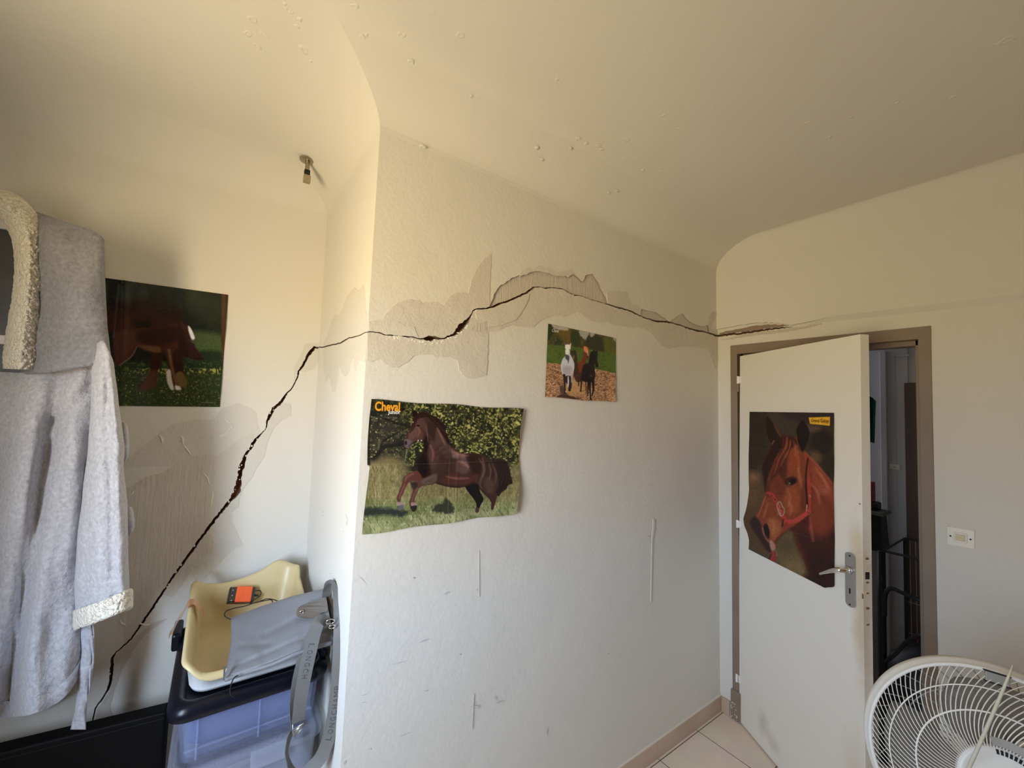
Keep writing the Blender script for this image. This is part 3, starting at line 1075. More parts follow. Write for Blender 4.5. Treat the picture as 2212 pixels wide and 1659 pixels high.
# frame: face strip on the wall, rebate, stop; right jamb, left jamb, head
yl0, yl1 = 1.150, 1.192
bm = bmesh.new()
box(bm, (XC-0.004, DY0-0.006, 0), (XC+0.10, DY0+0.034, DZ), bev=0.002)                 # lock jamb face
box(bm, (XC+0.036, DY0+0.030, 0), (XC+0.10, DY0+0.050, DZ-0.04), bev=0.002)            # stop
mL = Matrix.Shear('XZ', 4, (0, 0)) if False else Matrix.Identity(4)
mL[1][2] = 0.0125
box(bm, (XC-0.006, yl0-0.001, 0), (XC+0.10, yl1-0.006, DZ-0.002), mat=mL, bev=0.002)      # hinge jamb
box(bm, (XC+0.036, yl0-0.018, 0), (XC+0.10, yl0+0.004, DZ-0.04), mat=mL, bev=0.002)
box(bm, (XC-0.0048, DY0-0.0065, DZ-0.048), (XC+0.10, yl1+0.018, DZ+0.004), bev=0.002)      # head
box(bm, (XC+0.036, DY0, DZ-0.070), (XC+0.10, yl1, DZ-0.044), bev=0.002)
door_frame = tag(obj('trim_2', bm, M_frame), kind='structure')
lab(door_frame, 'taupe painted door frame')
bm = bmesh.new()
box(bm, (XC-0.014, 1.140, 0.0), (XC+0.02, 1.198, 0.155), bev=0.006)
obj('metal_shoe', bm, M_frame, door_frame)
bm = bmesh.new()
rnd = random.Random(5)
for k in range(22):
    z = rnd.uniform(0.004, 0.09)
    vs_ = bmesh.ops.create_icosphere(bm, subdivisions=1, radius=rnd.uniform(0.0012, 0.0035))['verts']
    bmesh.ops.translate(bm, verts=vs_, vec=(XC-0.0145, 1.193-rnd.uniform(0, 0.02+0.03*(1-z/0.09)), z))
    for v in vs_:
        v.co.x = XC-0.014 + (v.co.x-(XC-0.014))*0.3
obj('chipped_plaster', bm, M_lip, door_frame)

HINGE = Vector((2.388, 1.163, 0))
_d = Vector((2.021-2.388, 0.532-1.163, 0)).normalized()      # along the leaf, hinge -> lock
_n = Vector((_d.y, -_d.x, 0))                                  # room side
if _n.x > 0:
    _n = -_n


def leafp(s, z, off=0.0):
    return HINGE + _d*s + _n*off + Vector((0, 0, z))


BR_ = (0.56, 0.43, 0.27)
stain(M_leaf, [(tuple(leafp(0.735, 0.93)), (0.05, 0.05, 0.34), BR_, 0.75), (tuple(leafp(0.715, 1.16)), (0.04, 0.04, 0.16), (0.62, 0.52, 0.34), 0.6), (tuple(leafp(0.19, 0.13)), (0.05, 0.05, 0.07), (0.42, 0.36, 0.28), 0.45),
               (tuple(leafp(0.26, 0.09)), (0.06, 0.06, 0.05), (0.50, 0.40, 0.32), 0.35), (tuple(leafp(0.70, 0.25)), (0.08, 0.08, 0.25), (0.62, 0.53, 0.42), 0.6)])
LM = frame(HINGE, _d, -_n, (0, 0, 1))      # local: x along leaf, y into the leaf, z up
bm = bmesh.new()
box(bm, (0.004, 0.0, 0.008), (0.738, 0.038, 1.984), mat=LM, bev=0.0018)
door = tag(obj('door_1', bm, M_leaf), kind='structure')
door.data.materials.append(M_edge)
for p in door.data.polygons:
    if p.normal.dot(_d) > 0.9:
        p.material_index = 1
lab(door, 'white flush door standing half open')
# handle plate
bm = bmesh.new()
pl = []
for k in range(13):
    a = pi*k/12
    pl.append(LM @ Vector((0.6885+0.0205*cos(a), 0, 1.119+0.014*sin(a))))
for k in range(13):
    a = pi+pi*k/12
    pl.append(LM @ Vector((0.6885+0.0205*cos(a), 0, 0.941+0.014*sin(a))))
plate(bm, pl, _n, 0.006)
hp = obj('handle_plate', bm, M_alu, door)
for s_, z_ in ((0.6895, 1.121), (0.6885, 0.936)):
    bm = bmesh.new()
    bmesh.ops.create_cone(bm, segments=12, radius1=0.0032, radius2=0.0032, depth=0.0015, cap_ends=True,
                          matrix=frame(leafp(s_, z_, 0.0065), _d, Vector((0, 0, 1)), _n))
    obj('screw', bm, M_black, hp)
bm = bmesh.new()
box(bm, (0.6855, -0.0068, 0.977), (0.6915, -0.005, 0.997), mat=LM)
obj('keyhole', bm, M_black, hp)
# lever
bm = bmesh.new()
path = smooth_path([leafp(0.689, 1.066, 0.004), leafp(0.689, 1.066, 0.030), leafp(0.684, 1.065, 0.045), leafp(0.668, 1.058, 0.051), leafp(0.645, 1.045, 0.052), leafp(0.620, 1.030, 0.051), leafp(0.597, 1.016, 0.050)], 5)
n = len(path)
tube(bm, path, [0.0095 if k < n*0.5 else max(0.0030, 0.0095*(1-((k/n-0.5)/0.5)**1.0*0.62)) for k in range(n)], 12)
bmesh.ops.create_cone(bm, segments=20, radius1=0.014, radius2=0.012, depth=0.012, cap_ends=True, matrix=frame(leafp(0.689, 1.066, 0.012), _d, Vector((0, 0, 1)), _n))
obj('door_handle', bm, M_chrome, door, smooth=True)
# lock edge details
bm = bmesh.new()
box(bm, (0.7370, 0.010, 1.052), (0.7392, 0.026, 1.078), mat=LM)
obj('latch_hole', bm, M_black, door)
bm = bmesh.new()
for z_, w_ in ((1.128, .004), (0.945, .004), (1.04, .003), (1.00, .0025), (0.885, .003)):
    box(bm, (0.7375, 0.016-w_, z_-w_), (0.7390, 0.020+w_, z_+w_), mat=LM)
box(bm, (0.7340, -0.0012, 0.980), (0.7384, 0.0010, 0.998), mat=LM)
bmesh.ops.create_cone(bm, segments=10, radius1=0.003, radius2=0.002, depth=0.002, cap_ends=True, matrix=frame(leafp(0.729, 1.33, 0.001), _d, Vector((0, 0, 1)), _n))
obj('rust_spot', bm, M_rust, door)
# hinges
for z_ in (1.83, 1.03, 0.205):
    bm = bmesh.new()
    tube(bm, [leafp(-0.002, z_-0.002, 0.006), leafp(-0.002, z_+0.040, 0.006)], 0.0065, 12)
    box(bm, (-0.002, -0.003, z_), (0.016, 0.001, z_+0.038), mat=LM)
    h = obj('hinge', bm, M_white, door, smooth=False)
    bm = bmesh.new()
    tube(bm, [leafp(-0.002, z_-0.048, 0.006), leafp(-0.002, z_-0.003, 0.006)], 0.0062, 12)
    obj('hinge_barrel', bm, M_frame, h)

# light switch beside the door
sw = thing('light_switch', 'old ivory square light switch on the wall right of the doorway', 'light switch', on_right(2075, 1160))
Q = [on_right(2046, 1136), on_right(2106, 1145), on_right(2106, 1187), on_right(2046, 1175)]
c0 = sum(Q, Vector())/4
ex_ = ((Q[1]-Q[0])+(Q[2]-Q[3])).normalized()
SM = frame(c0, ex_, Vector((1, 0, 0)), (Q[0]-Q[3]).normalized())
wq, hq = (Q[1]-Q[0]).length/2, (Q[0]-Q[3]).length/2
bm = bmesh.new()
box(bm, (-wq, -0.008, 0.0), (wq, 0.004, hq), mat=SM, bev=0.0015)
box(bm, (-wq, -0.005, -hq), (wq, 0.004, 0.001), mat=SM, bev=0.0015)
obj('cover_plate', bm, M_plastic_w, sw)
bm = bmesh.new()
box(bm, (-wq*0.50, -0.0125, -hq*0.55), (wq*0.50, 0, hq*0.55), mat=SM, bev=0.0035)
rk = obj('rocker', bm, M_plastic_w, sw)
bm = bmesh.new()
box(bm, (-wq*0.36, -0.0145, -hq*0.36), (wq*0.36, -0.012, hq*0.36), mat=SM, bev=0.001)
obj('button', bm, M_ivory, rk)
for s_ in (-0.72, 0.72):
    bm = bmesh.new()
    bmesh.ops.create_cone(bm, segments=8, radius1=0.003, radius2=0.003, depth=0.002, cap_ends=True, matrix=SM @ Matrix.Translation((wq*s_, -0.008, 0)) @ Matrix.Rotation(pi/2, 4, 'X'))
    obj('screw', bm, M_black, sw)

# ------------------------------------------------------------------ hallway behind the door
M_hall = node_mat('hallway_paint', (0.62, 0.60, 0.58), 0.7, bump=(60, 0.2, 0.003))
M_hall_door = node_mat('hallway_door_paint', (0.60, 0.59, 0.59), 0.6)
M_brown = node_mat('dark_brown_trim', (0.10, 0.06, 0.04), 0.5)
XH = 3.6
bm = bmesh.new()
box(bm, (XH, -0.9, 0), (XH+0.1, 3.3, 2.6))
wall_hall = tag(obj('wall_hallway', bm, M_hall), kind='structure')
bm = bmesh.new()
box(bm, (XC+0.09, -1.0, 0), (XH, -0.9, 2.6))
box(bm, (XC+0.09, 3.2, 0), (XH, 3.3, 2.6))
box(bm, (XC+0.085, -1.0, 0), (XC+0.11, DY0, 2.6))
box(bm, (XC+0.085, 1.21, 0), (XC+0.11, 3.3, 2.6))
box(bm, (XC+0.085, DY0, DZ), (XC+0.11, 1.22, 2.6))
tag(obj('wall_hallway_sides', bm, M_hall), kind='structure')
bm = bmesh.new()
box(bm, (XC+0.02, -1.0, 2.5), (XH+0.1, 3.3, 2.6))
tag(obj('ceiling_hallway', bm, M_hall), kind='structure')


def hp_(px, py, x=XH):
    return onp(px, py, 0, x)


bm = bmesh.new()       # closed hallway door on the far wall with its architrave
a, b = hp_(1912, 900), hp_(1960, 900)
yD0, yD1 = b.y, a.y
ztop = hp_(1940, 765).z
box(bm, (XH-0.02, yD0-0.01, 0), (XH+0.001, yD1+0.55, ztop+0.05), bev=0.003)
dh = tag(obj('door_2', bm, M_hall_door), kind='structure')
bm = bmesh.new()
yy = hp_(1936, 900).y
box(bm, (XH-0.024, yy-0.003, 0), (XH-0.018, yy+0.003, ztop), bev=0.001)
box(bm, (XH-0.05, hp_(1915, 900).y-0.012, 0), (XH-0.018, hp_(1911, 900).y+0.012, ztop+0.02), bev=0.004)
box(bm, (XH-0.03, yD0-0.02, hp_(1940, 770).z-0.004), (XH-0.018, hp_(1930, 770).y, hp_(1940, 770).z+0.004))
obj('door_moulding', bm, M_hall, dh)
bm = bmesh.new()
c = hp_(1968, 900)
d_ = hp_(1957, 900)
box(bm, (XH-0.035, c.y-0.04, 0), (XH-0.019, d_.y, hp_(1963, 828).z), bev=0.003)
tag(obj('trim_3', bm, M_brown), kind='structure')
t = thing('light_switch', 'pale light switch on the dim hallway wall seen through the doorway', 'light switch', hp_(1934, 1008))
p0, p1 = hp_(1923, 1001), hp_(1947, 1015)
bm = bmesh.new()
box(bm, (XH-0.032, p1.y, p1.z), (XH-0.021, p0.y, p0.z), bev=0.003)
obj('cover_plate', bm, M_plastic_w, t)
bm = bmesh.new()
box(bm, (XH-0.038, p1.y+0.02, p1.z+0.012), (XH-0.030, p0.y-0.02, p0.z-0.012), bev=0.003)
obj('rocker', bm, M_ivory, t)

# green apron-like cloth hanging at the left edge of the gap
M_green = node_mat('green_cloth', lin((16, 92, 52)), 0.85, bump=(60, 0.4, 0.004))
bm = bmesh.new()
X2 = 3.45
gr = []
for j in range(13):
    v = j/12
    row = []
    for i in range(17):
        u = i/16
        pA, pB = hp_(1862, 852+v*100, X2), hp_(1893-3*v, 858+v*99, X2)
        P = pA.lerp(pB, u)
        P.x += 0.012*sin(u*11+v)*(0.3+v)
        if j == 0:
            P.z -= 0.03*u**4
        row.append(P)
    gr.append(row)
R2 = loft(bm, gr, closed=False)
bmesh.ops.solidify(bm, geom=bm.faces[:], thickness=0.004)
t = obj('hanging_cloth', bm, M_green, smooth=True)
tag(t, 'dark green cloth hanging on the hallway wall beyond the door edge', 'cloth')

# black bin with a grey-green lid, small things on it
M_bin = node_mat('black_plastic', (0.012, 0.012, 0.013), 0.5)
M_lidgrey = node_mat('grey_green_board', (0.16, 0.20, 0.14), 0.6)
M_red = node_mat('red_plastic', (0.40, 0.02, 0.02), 0.45)
X3 = 3.15
q = hp_(1921, 1102, X3+0.14)
q2 = hp_(1923, 1198, X3)
zb_ = q2.z
t = thing('storage_box', 'black box with a grey-green lid standing on a pale cabinet in the hallway', 'box', (X3+0.07, q.y+0.17, zb_))
bm = bmesh.new()
rr = []
for z, gw in ((zb_, -0.004), (zb_+0.01, 0.0), (q.z-0.03, -0.008), (q.z-0.02, -0.010)):
    y0_, y1_ = q.y-gw, q.y+0.36+gw
    rr.append([(X3-gw, y0_, z), (X3-gw, y1_, z), (X3+0.13+gw, y1_, z), (X3+0.13+gw, y0_, z)])
loft(bm, rr, cap0=True, cap1=True)
obj('body', bm, M_bin, t)
cb_ = thing('low_cabinet', 'pale low cabinet under the black box, mostly hidden by the open door', 'cabinet', (X3+0.07, q.y+0.25, 0))
yc_ = hp_(1893, 1300, X3+0.2).y
bm = bmesh.new()
box(bm, (X3-0.02, yc_, 0.03), (X3+0.24, yc_+0.5, zb_-0.001), bev=0.004)
obj('body', bm, M_hall, cb_)
bm = bmesh.new()
box(bm, (X3, yc_+0.02, 0.0), (X3+0.22, yc_+0.48, 0.03))
obj('plinth', bm, M_brown, cb_)
bm = bmesh.new()
box(bm, (X3-0.01, q.y-0.008, q.z-0.02), (X3+0.145, q.y+0.37, q.z), bev=0.004)
obj('lid', bm, M_lidgrey, t)
pr_, pb_ = hp_(1890, 1062, X3+0.12), hp_(1896, 1090, X3+0.08)
bm = bmesh.new()
box(bm, (X3+0.02, pb_.y-0.01, q.z), (X3+0.12, pb_.y+0.20, q.z+0.045), bev=0.01)
t = obj('pouch', bm, M_bin)
tag(t, 'small black pouch lying on the grey-green box lid under the red carton', 'pouch')
bm = bmesh.new()
box(bm, (X3+0.04, pr_.y-0.005, q.z+0.045), (X3+0.11, pr_.y+0.16, q.z+0.16), bev=0.004)
t = obj('carton', bm, M_red)
tag(t, 'red carton on top of the black hallway box', 'carton')

# wire pet crate
M_wire = node_mat('dark_wire', (0.035, 0.03, 0.026), 0.45, 0.3)
M_wirepale = node_mat('worn_wire', (0.34, 0.28, 0.20), 0.5)
XCR = 2.85
pA = hp_(1908, 1190, XCR)
pB = hp_(1990, 1150, XCR-0.02)
crate = thing('pet_crate', 'dark wire pet crate standing in the hallway behind the door', 'pet crate', (XCR, pA.y, 0))
ycl, ycr = pA.y, pA.y-0.62
zt = pA.z
bm = bmesh.new()
for x_, y_ in ((XCR, ycl), (XCR+0.42, ycl), (XCR, ycr), (XCR+0.42, ycr)):
    tube(bm, [(x_, y_, 0.0), (x_, y_, zt)], 0.009 if y_ == ycl else 0.007, 8)
for z_ in (0.03, zt):
    tube(bm, [(XCR, ycl, z_), (XCR, ycr, z_), (XCR+0.42, ycr, z_), (XCR+0.42, ycl, z_), (XCR, ycl, z_)], 0.006, 8)
obj('frame', bm, M_wire, crate)
bm = bmesh.new()
k = 1
y_ = ycl-0.02
while y_ > ycr:
    tube(bm, [(XCR+0.42, y_, 0.03), (XCR+0.42, y_, zt)], 0.0017, 5, cap=False)
    y_ -= 0.024
for z_ in (0.25, 0.45, 0.62):
    if z_ < zt:
        tube(bm, [(XCR+0.42, ycl, z_), (XCR+0.42, ycr, z_)], 0.002, 5, cap=False)
obj('mesh_panel', bm, M_wirepale, crate)
# bent dark tube frame of a folding chair in front of the crate
t0 = hp_(1903, 1440, 2.72)
pts = [hp_(1903, 1195, 2.72), hp_(1904, 1300, 2.72)]
ch = thing('folding_stand', 'black bent-tube stand leaning in the hallway just inside the doorway', 'stand', (2.72, pts[0].y, 0))
bm = bmesh.new()
P0 = hp_(1906, 1430, 2.72)
tube(bm, [Vector((2.72, P0.y, 0.0)), P0, hp_(1905, 1320, 2.72), hp_(1902, 1190, 2.72)], [0.017, 0.017, 0.017, 0.012], 10)
obj('post', bm, M_bin, ch, smooth=True)
bm = bmesh.new()
arc = smooth_path([hp_(1911, 1330, 2.70), hp_(1912, 1290, 2.70), hp_(1918, 1274, 2.70), hp_(1930, 1272, 2.70), hp_(1950, 1281, 2.68), hp_(1990, 1298, 2.66)], 6)
tube(bm, arc, 0.009, 10)
tube(bm, smooth_path([hp_(1912, 1430, 2.70), hp_(1935, 1412, 2.69), hp_(1960, 1385, 2.68), hp_(1990, 1370, 2.66)], 5), 0.008, 8)
obj('cross_tube', bm, M_bin, ch, smooth=True)
bm = bmesh.new()
g = hp_(1965, 1395, 3.0)
vs_ = bmesh.ops.create_icosphere(bm, subdivisions=3, radius=1.0)['verts']
for v in vs_:
    nn = noise.noise(v.co*2.2)*0.22
    v.co = Vector((g.x+v.co.x*0.16*(1+nn), g.y-0.05+v.co.y*0.17*(1+nn), max(0.0, 0.001+g.z*0.52+v.co.z*(g.z*0.52)*(1+nn*0.6))))
t = obj('bag', bm, M_bin, smooth=True)
tag(t, 'slumped black bag on the hallway floor inside the wire crate', 'bag')

# ------------------------------------------------------------------ printed posters: pictures drawn as colour on a fine sheet mesh
def vnoise(x, y, s, seed):
    """smooth value noise, 0..1"""
    x = np.asarray(x)/s
    y = np.asarray(y)/s
    xi, yi = np.floor(x).astype(np.int64), np.floor(y).astype(np.int64)
    xf, yf = x-xi, y-yi
    xf, yf = xf*xf*(3-2*xf), yf*yf*(3-2*yf)

    def h(a, b):
        n = (a*374761393 + b*668265263 + seed*974634777) & 0xffffffff
        n = ((n ^ (n >> 13))*1274126177) & 0xffffffff
        return ((n ^ (n >> 16)) & 0xffff)/65535.0
    return (h(xi, yi)*(1-xf)+h(xi+1, yi)*xf)*(1-yf) + (h(xi, yi+1)*(1-xf)+h(xi+1, yi+1)*xf)*yf


def fbm(x, y, s, seed, n=3):
    return sum(vnoise(x, y, s/2**k, seed+k)*0.5**k for k in range(n))/sum(0.5**k for k in range(n))


class Sheet:
    """canvas whose sample points live in the drawing's own pixel frame"""
    def __init__(self, X, Y):
        self.X, self.Y = X, Y
        self.C = np.zeros((X.size, 3))

    def fill(self, c):
        self.C[:] = c

    def mix(self, mask, c):
        c = np.asarray(c, float)
        self.C += (c-self.C)*mask[:, None]

    def sd(self, pts):
        """signed distance (negative inside), only near the polygon"""
        P = np.array([(p[0], p[1]) for p in pts], float)
        pad = 26
        sel = np.where((self.X > P[:, 0].min()-pad) & (self.X < P[:, 0].max()+pad) & (self.Y > P[:, 1].min()-pad) & (self.Y < P[:, 1].max()+pad))[0]
        x, y = self.X[sel], self.Y[sel]
        d = np.full(x.shape, 1e9)
        ins = np.zeros(x.shape, bool)
        n = len(P)
        for i in range(n):
            ax, ay = P[i]
            bx_, by_ = P[(i+1) % n]
            ex2, ey2 = bx_-ax, by_-ay
            L = ex2*ex2+ey2*ey2 + 1e-9
            t = np.clip(((x-ax)*ex2+(y-ay)*ey2)/L, 0, 1)
            dd = (x-ax-ex2*t)**2+(y-ay-ey2*t)**2
            d = np.minimum(d, dd)
            c = ((ay > y) != (by_ > y))
            if abs(by_-ay) > 1e-9:
                ins ^= c & (x < (bx_-ax)*(y-ay)/(by_-ay)+ax)
        d = np.sqrt(d)
        return sel, np.where(ins, -d, d)

    def poly(self, pts, c, soft=2.0, a=1.0, k=4, ragged=0.0, rs=14, seed=3):
        if k > 1:
            pts = [(p.x, p.y) for p in smooth_path([(p[0], p[1], 0) for p in pts], k, closed=True)]
        sel, d = self.sd(pts)
        if ragged:
            d = d + (fbm(self.X[sel], self.Y[sel], rs, seed)-0.5)*2*ragged
        m = np.clip(0.5-d/(2*soft), 0, 1)*a
        cc = np.asarray(c, float)
        self.C[sel] += (cc-self.C[sel])*m[:, None]

    def line(self, pts, w, c, soft=1.2, a=1.0, k=4):
        """stroke, w = width or list of widths"""
        n0 = len(pts)
        ws = w if isinstance(w, (list, tuple)) else [w]*n0
        sp = smooth_path([(p[0], p[1], q) for p, q in zip(pts, ws)], k) if k > 1 else [Vector((p[0], p[1], q)) for p, q in zip(pts, ws)]
        P = np.array([tuple(p) for p in sp])
        pad = max(ws)+6
        sel = np.where((self.X > P[:, 0].min()-pad) & (self.X < P[:, 0].max()+pad) & (self.Y > P[:, 1].min()-pad) & (self.Y < P[:, 1].max()+pad))[0]
        if not len(sel):
            return
        x, y = self.X[sel], self.Y[sel]
        m = np.zeros(x.shape)
        for i in range(len(P)-1):
            ex2, ey2 = P[i+1, 0]-P[i, 0], P[i+1, 1]-P[i, 1]
            L = ex2*ex2+ey2*ey2+1e-9
            t = np.clip(((x-P[i, 0])*ex2+(y-P[i, 1])*ey2)/L, 0, 1)
            d = np.sqrt((x-P[i, 0]-ex2*t)**2+(y-P[i, 1]-ey2*t)**2) - (P[i, 2]+(P[i+1, 2]-P[i, 2])*t)/2
            m = np.maximum(m, np.clip(0.5-d/(2*soft), 0, 1))
        self.C[sel] += (np.asarray(c, float)-self.C[sel])*(m*a)[:, None]

    def ell(self, cx_, cy_, rx, ry, c, soft=2.0, a=1.0, rot=0.0):
        ca, sa = cos(rot), sin(rot)
        self.poly([(cx_+rx*cos(t)*ca-ry*sin(t)*sa, cy_+rx*cos(t)*sa+ry*sin(t)*ca) for t in (2*pi*i/16 for i in range(16))], c, soft, a, 1)

    def grain(self, amp, s, seed):
        self.C *= (1+amp*(2*fbm(self.X, self.Y, s, seed)-1))[:, None]


def homog(uv, px):
    A, b = [], []
    for (u, v), (x, y) in zip(uv, px):
        A.append([u, v, 1, 0, 0, 0, -u*x, -v*x])
        b.append(x)
        A.append([0, 0, 0, u, v, 1, -u*y, -v*y])
        b.append(y)
    h = np.linalg.solve(np.array(A), np.array(b))
    return np.append(h, 1).reshape(3, 3)


def sheet_mesh(name, nu, nv, corners_draw, draw, pos, white, m, parent=None):
    """nu x nv vertices; (u right, v down); corners_draw TL,TR,BR,BL in the drawing's frame"""
    u, v = np.meshgrid(np.linspace(0, 1, nu), np.linspace(0, 1, nv))
    u, v = u.ravel(), v.ravel()
    Hm = homog([(0, 0), (1, 0), (1, 1), (0, 1)], corners_draw)
    q = Hm @ np.stack([u, v, np.ones_like(u)])
    S = Sheet(q[0]/q[2], q[1]/q[2])
    draw(S)
    C = np.clip(S.C, 0, 255)/255
    L = np.where(C <= 0.04045, C/12.92, ((C+0.055)/1.055)**2.4)
    wl = np.array(lin(white))
    L = np.clip(L/wl*0.78, 0.002, 0.92)
    P = pos(u, v)
    me = bpy.data.meshes.new(name)
    n = nu*nv
    idx = np.arange(n).reshape(nv, nu)
    f = np.stack([idx[:-1, :-1], idx[1:, :-1], idx[1:, 1:], idx[:-1, 1:]], -1).reshape(-1, 4)
    me.vertices.add(n)
    me.vertices.foreach_set('co', P.astype(np.float32).ravel())
    me.loops.add(f.size)
    me.loops.foreach_set('vertex_index', f.ravel().astype(np.int32))
    me.polygons.add(len(f))
    me.polygons.foreach_set('loop_start', np.arange(0, f.size, 4, dtype=np.int32))
    me.polygons.foreach_set('loop_total', np.full(len(f), 4, dtype=np.int32))
    me.polygons.foreach_set('use_smooth', np.ones(len(f), dtype=bool))
    me.update(calc_edges=True)
    ca = me.color_attributes.new('print', 'FLOAT_COLOR', 'POINT')
    ca.data.foreach_set('color', np.concatenate([L, np.ones((n, 1))], 1).astype(np.float32).ravel())
    return link(name, me, m, parent)


M_print = node_mat('printed_paper', rough=0.33, attr='print', spec=0.4)
M_print_gloss = node_mat('glossy_printed_paper', rough=0.16, attr='print', spec=0.5)
M_print_matt = node_mat('matt_printed_paper', rough=0.5, attr='print', spec=0.3)
M_paper = node_mat('white_paper', (0.78, 0.77, 0.74), 0.6)
M_yellow = node_mat('orange_yellow_ink', lin((232, 160, 40)), 0.4)
M_whiteink = node_mat('white_ink', (0.80, 0.80, 0.78), 0.4)
M_darkink = node_mat('dark_ink', (0.02, 0.01, 0.01), 0.5)


# ---------------- drawing 1: rearing chestnut horse (frame: 4.88 px per photo pixel, origin 760, 840)
def draw_rearing(S):
    X, Y = S.X, S.Y
    S.fill((52, 56, 28))
    # hedge: dark base, clumps of lit leaves
    a = fbm(X, Y, 120, 5)
    S.mix(np.clip((a-0.42)*3, 0, 1), (28, 32, 20))
    rnd = np.random.RandomState(3)
    leaves = (vnoise(X, Y, 17, 31)*vnoise(X+7, Y-4, 12, 32))
    mask = np.clip((leaves-0.27)*7, 0, 1)*np.clip(0.35+1.3*fbm(X, Y, 150, 8)-0.25, 0, 1)
    right = np.clip((X-430)/250, 0.25, 1)
    S.mix(mask*right, (150, 148, 60))
    l2 = vnoise(X+90, Y+13, 13, 41)*vnoise(X-31, Y+77, 19, 43)
    S.mix(np.clip((l2-0.36)*9, 0, 1)*right*0.9, (196, 186, 84))
    l3 = vnoise(X+190, Y+113, 11, 51)
    S.mix(np.clip((l3-0.80)*8, 0, 1)*np.clip((X-900)/500, 0, 1)*np.clip((900-Y)/300, 0, 1), (205, 178, 56))
    d2 = vnoise(X+390, Y+313, 22, 61)
    S.mix(np.clip((d2-0.62)*6, 0, 1)*0.85, (20, 24, 14))
    S.mix(np.clip((vnoise(X, Y, 60, 62)-0.6)*4, 0, 1)*0.6*(X > 800)*(Y < 700), (24, 26, 12))
    # shaded left part: grey-brown branches
    lm = np.clip((640-X)/160, 0, 1)*np.clip((800-Y)/80, 0, 1)*np.clip((Y-230)/60, 0, 1)
    S.mix(lm*0.75, (44, 42, 34))
    S.mix(lm*np.clip((vnoise(X, Y, 26, 71)-0.55)*4, 0, 1)*0.6, (104, 96, 62))
    S.mix(lm*np.clip((vnoise(X, Y, 15, 72)-0.8)*7, 0, 1), (188, 172, 98))
    for pts, w in (([(200, 270), (330, 310), (460, 360), (610, 400)], 26), ([(180, 790), (260, 720), (340, 620), (450, 600), (600, 560)], 44), ([(230, 740), (300, 650), (330, 560), (480, 470)], 22),
                   ([(190, 250), (320, 250), (500, 300)], 16), ([(560, 830), (660, 850), (700, 760), (690, 640)], 50)):
        S.line(pts, w, (28, 27, 24), 7, 0.9)
    # meadow behind
    gm = np.clip((Y-(700+60*np.sin(X/260)))/90, 0, 1)
    gm = np.maximum(gm*np.clip((560-X)/60, 0, 1), np.clip((Y-960)/60, 0, 1))
    gm = np.maximum(gm, np.clip((Y-760)/90, 0, 1)*np.clip((X-1640)/60, 0, 1))
    tan = np.array([132, 116, 62])
    S.mix(gm, tan)
    S.ell(400, 870, 210, 160, (128, 112, 64), 40, 0.8)
    S.mix(np.clip((Y-820)/60, 0, 1)*np.clip((470-X)/80, 0, 1)*0.9, (128, 116, 60))
    S.mix(gm*np.clip((vnoise(X, Y*0.5, 34, 81)-0.5)*3, 0, 1)*0.7, (160, 142, 88))
    S.mix(gm*np.clip((vnoise(X+50, Y*0.4, 14, 82)-0.6)*5, 0, 1)*0.6, (92, 88, 44))
    # grass: greener and paler to the bottom
    g = np.clip((Y-(1120-0.0*X))/120, 0, 1)
    S.mix(g, (118, 124, 66))
    g2 = np.clip((Y-1330+(X-100)*0.10)/110, 0, 1)
    S.mix(g2*0.9, (152, 154, 98))
    blades = vnoise(X+Y*0.35, Y*0.22, 7, 91)
    S.mix(np.maximum(g, gm*0.5)*np.clip((blades-0.58)*5, 0, 1)*0.75, (178, 176, 118))
    blades = vnoise(X-Y*0.4, Y*0.25, 8, 95)
    S.mix(np.maximum(g, gm*0.5)*np.clip((blades-0.62)*5, 0, 1)*0.65, (72, 84, 38))
    S.mix(g*np.clip((fbm(X, Y, 90, 97)-0.5)*4, 0, 1)*0.5, (92, 104, 46))
    # shadows on the grass
    S.poly([(110, 1260), (300, 1255), (480, 1270), (600, 1290), (540, 1345), (380, 1330), (240, 1340), (105, 1330)], (34, 42, 38), 18, 0.9, ragged=16, rs=24)
    S.poly([(850, 1280), (900, 1230), (960, 1200), (1000, 1150), (1040, 1200), (1090, 1270), (1040, 1310), (920, 1300)], (34, 38, 26), 12, 0.85, ragged=20, rs=22)
    for k in range(26):
        x0 = 150+rnd.rand()*170
        S.line([(x0, 1170-rnd.rand()*40), (x0+rnd.randn()*40, 1010-rnd.rand()*120)], 3.5, (196, 176, 122), 2, 0.55, 1)
    for k in range(30):
        x0 = 820+rnd.rand()*900
        S.line([(x0, 1160), (x0+rnd.randn()*12, 1040-rnd.rand()*60)], 4, (176, 160, 96), 2, 0.5, 1)
    # ---- horse
    dk, md, lt, red = (46, 22, 18), (88, 44, 32), (146, 88, 68), (116, 46, 30)
    # far hind leg (almost black), near hind foot
    S.poly([(1195, 1025), (1260, 985), (1335, 1000), (1350, 1080), (1392, 1165), (1362, 1222), (1345, 1270), (1330, 1300), (1308, 1290), (1318, 1225), (1290, 1165), (1235, 1100)], (16, 13, 15), 3)
    S.poly([(1312, 1255), (1345, 1255), (1340, 1300), (1310, 1300)], (108, 52, 44), 4)
    # tail
    S.poly([(1470, 770), (1540, 745), (1620, 760), (1650, 830), (1660, 900), (1678, 990), (1640, 1010), (1615, 1060), (1580, 1090), (1545, 1130), (1520, 1120), (1500, 1060), (1490, 900)], (44, 26, 22), 5, ragged=7, rs=12)
    for k in range(16):
        xx = 1510+k*9
        S.line([(xx, 790+rnd.rand()*40), (xx+18, 900), (xx-10+rnd.randn()*8, 1040-k*3)], 4, (86, 58, 42) if k % 2 else (24, 16, 15), 2, 0.7)
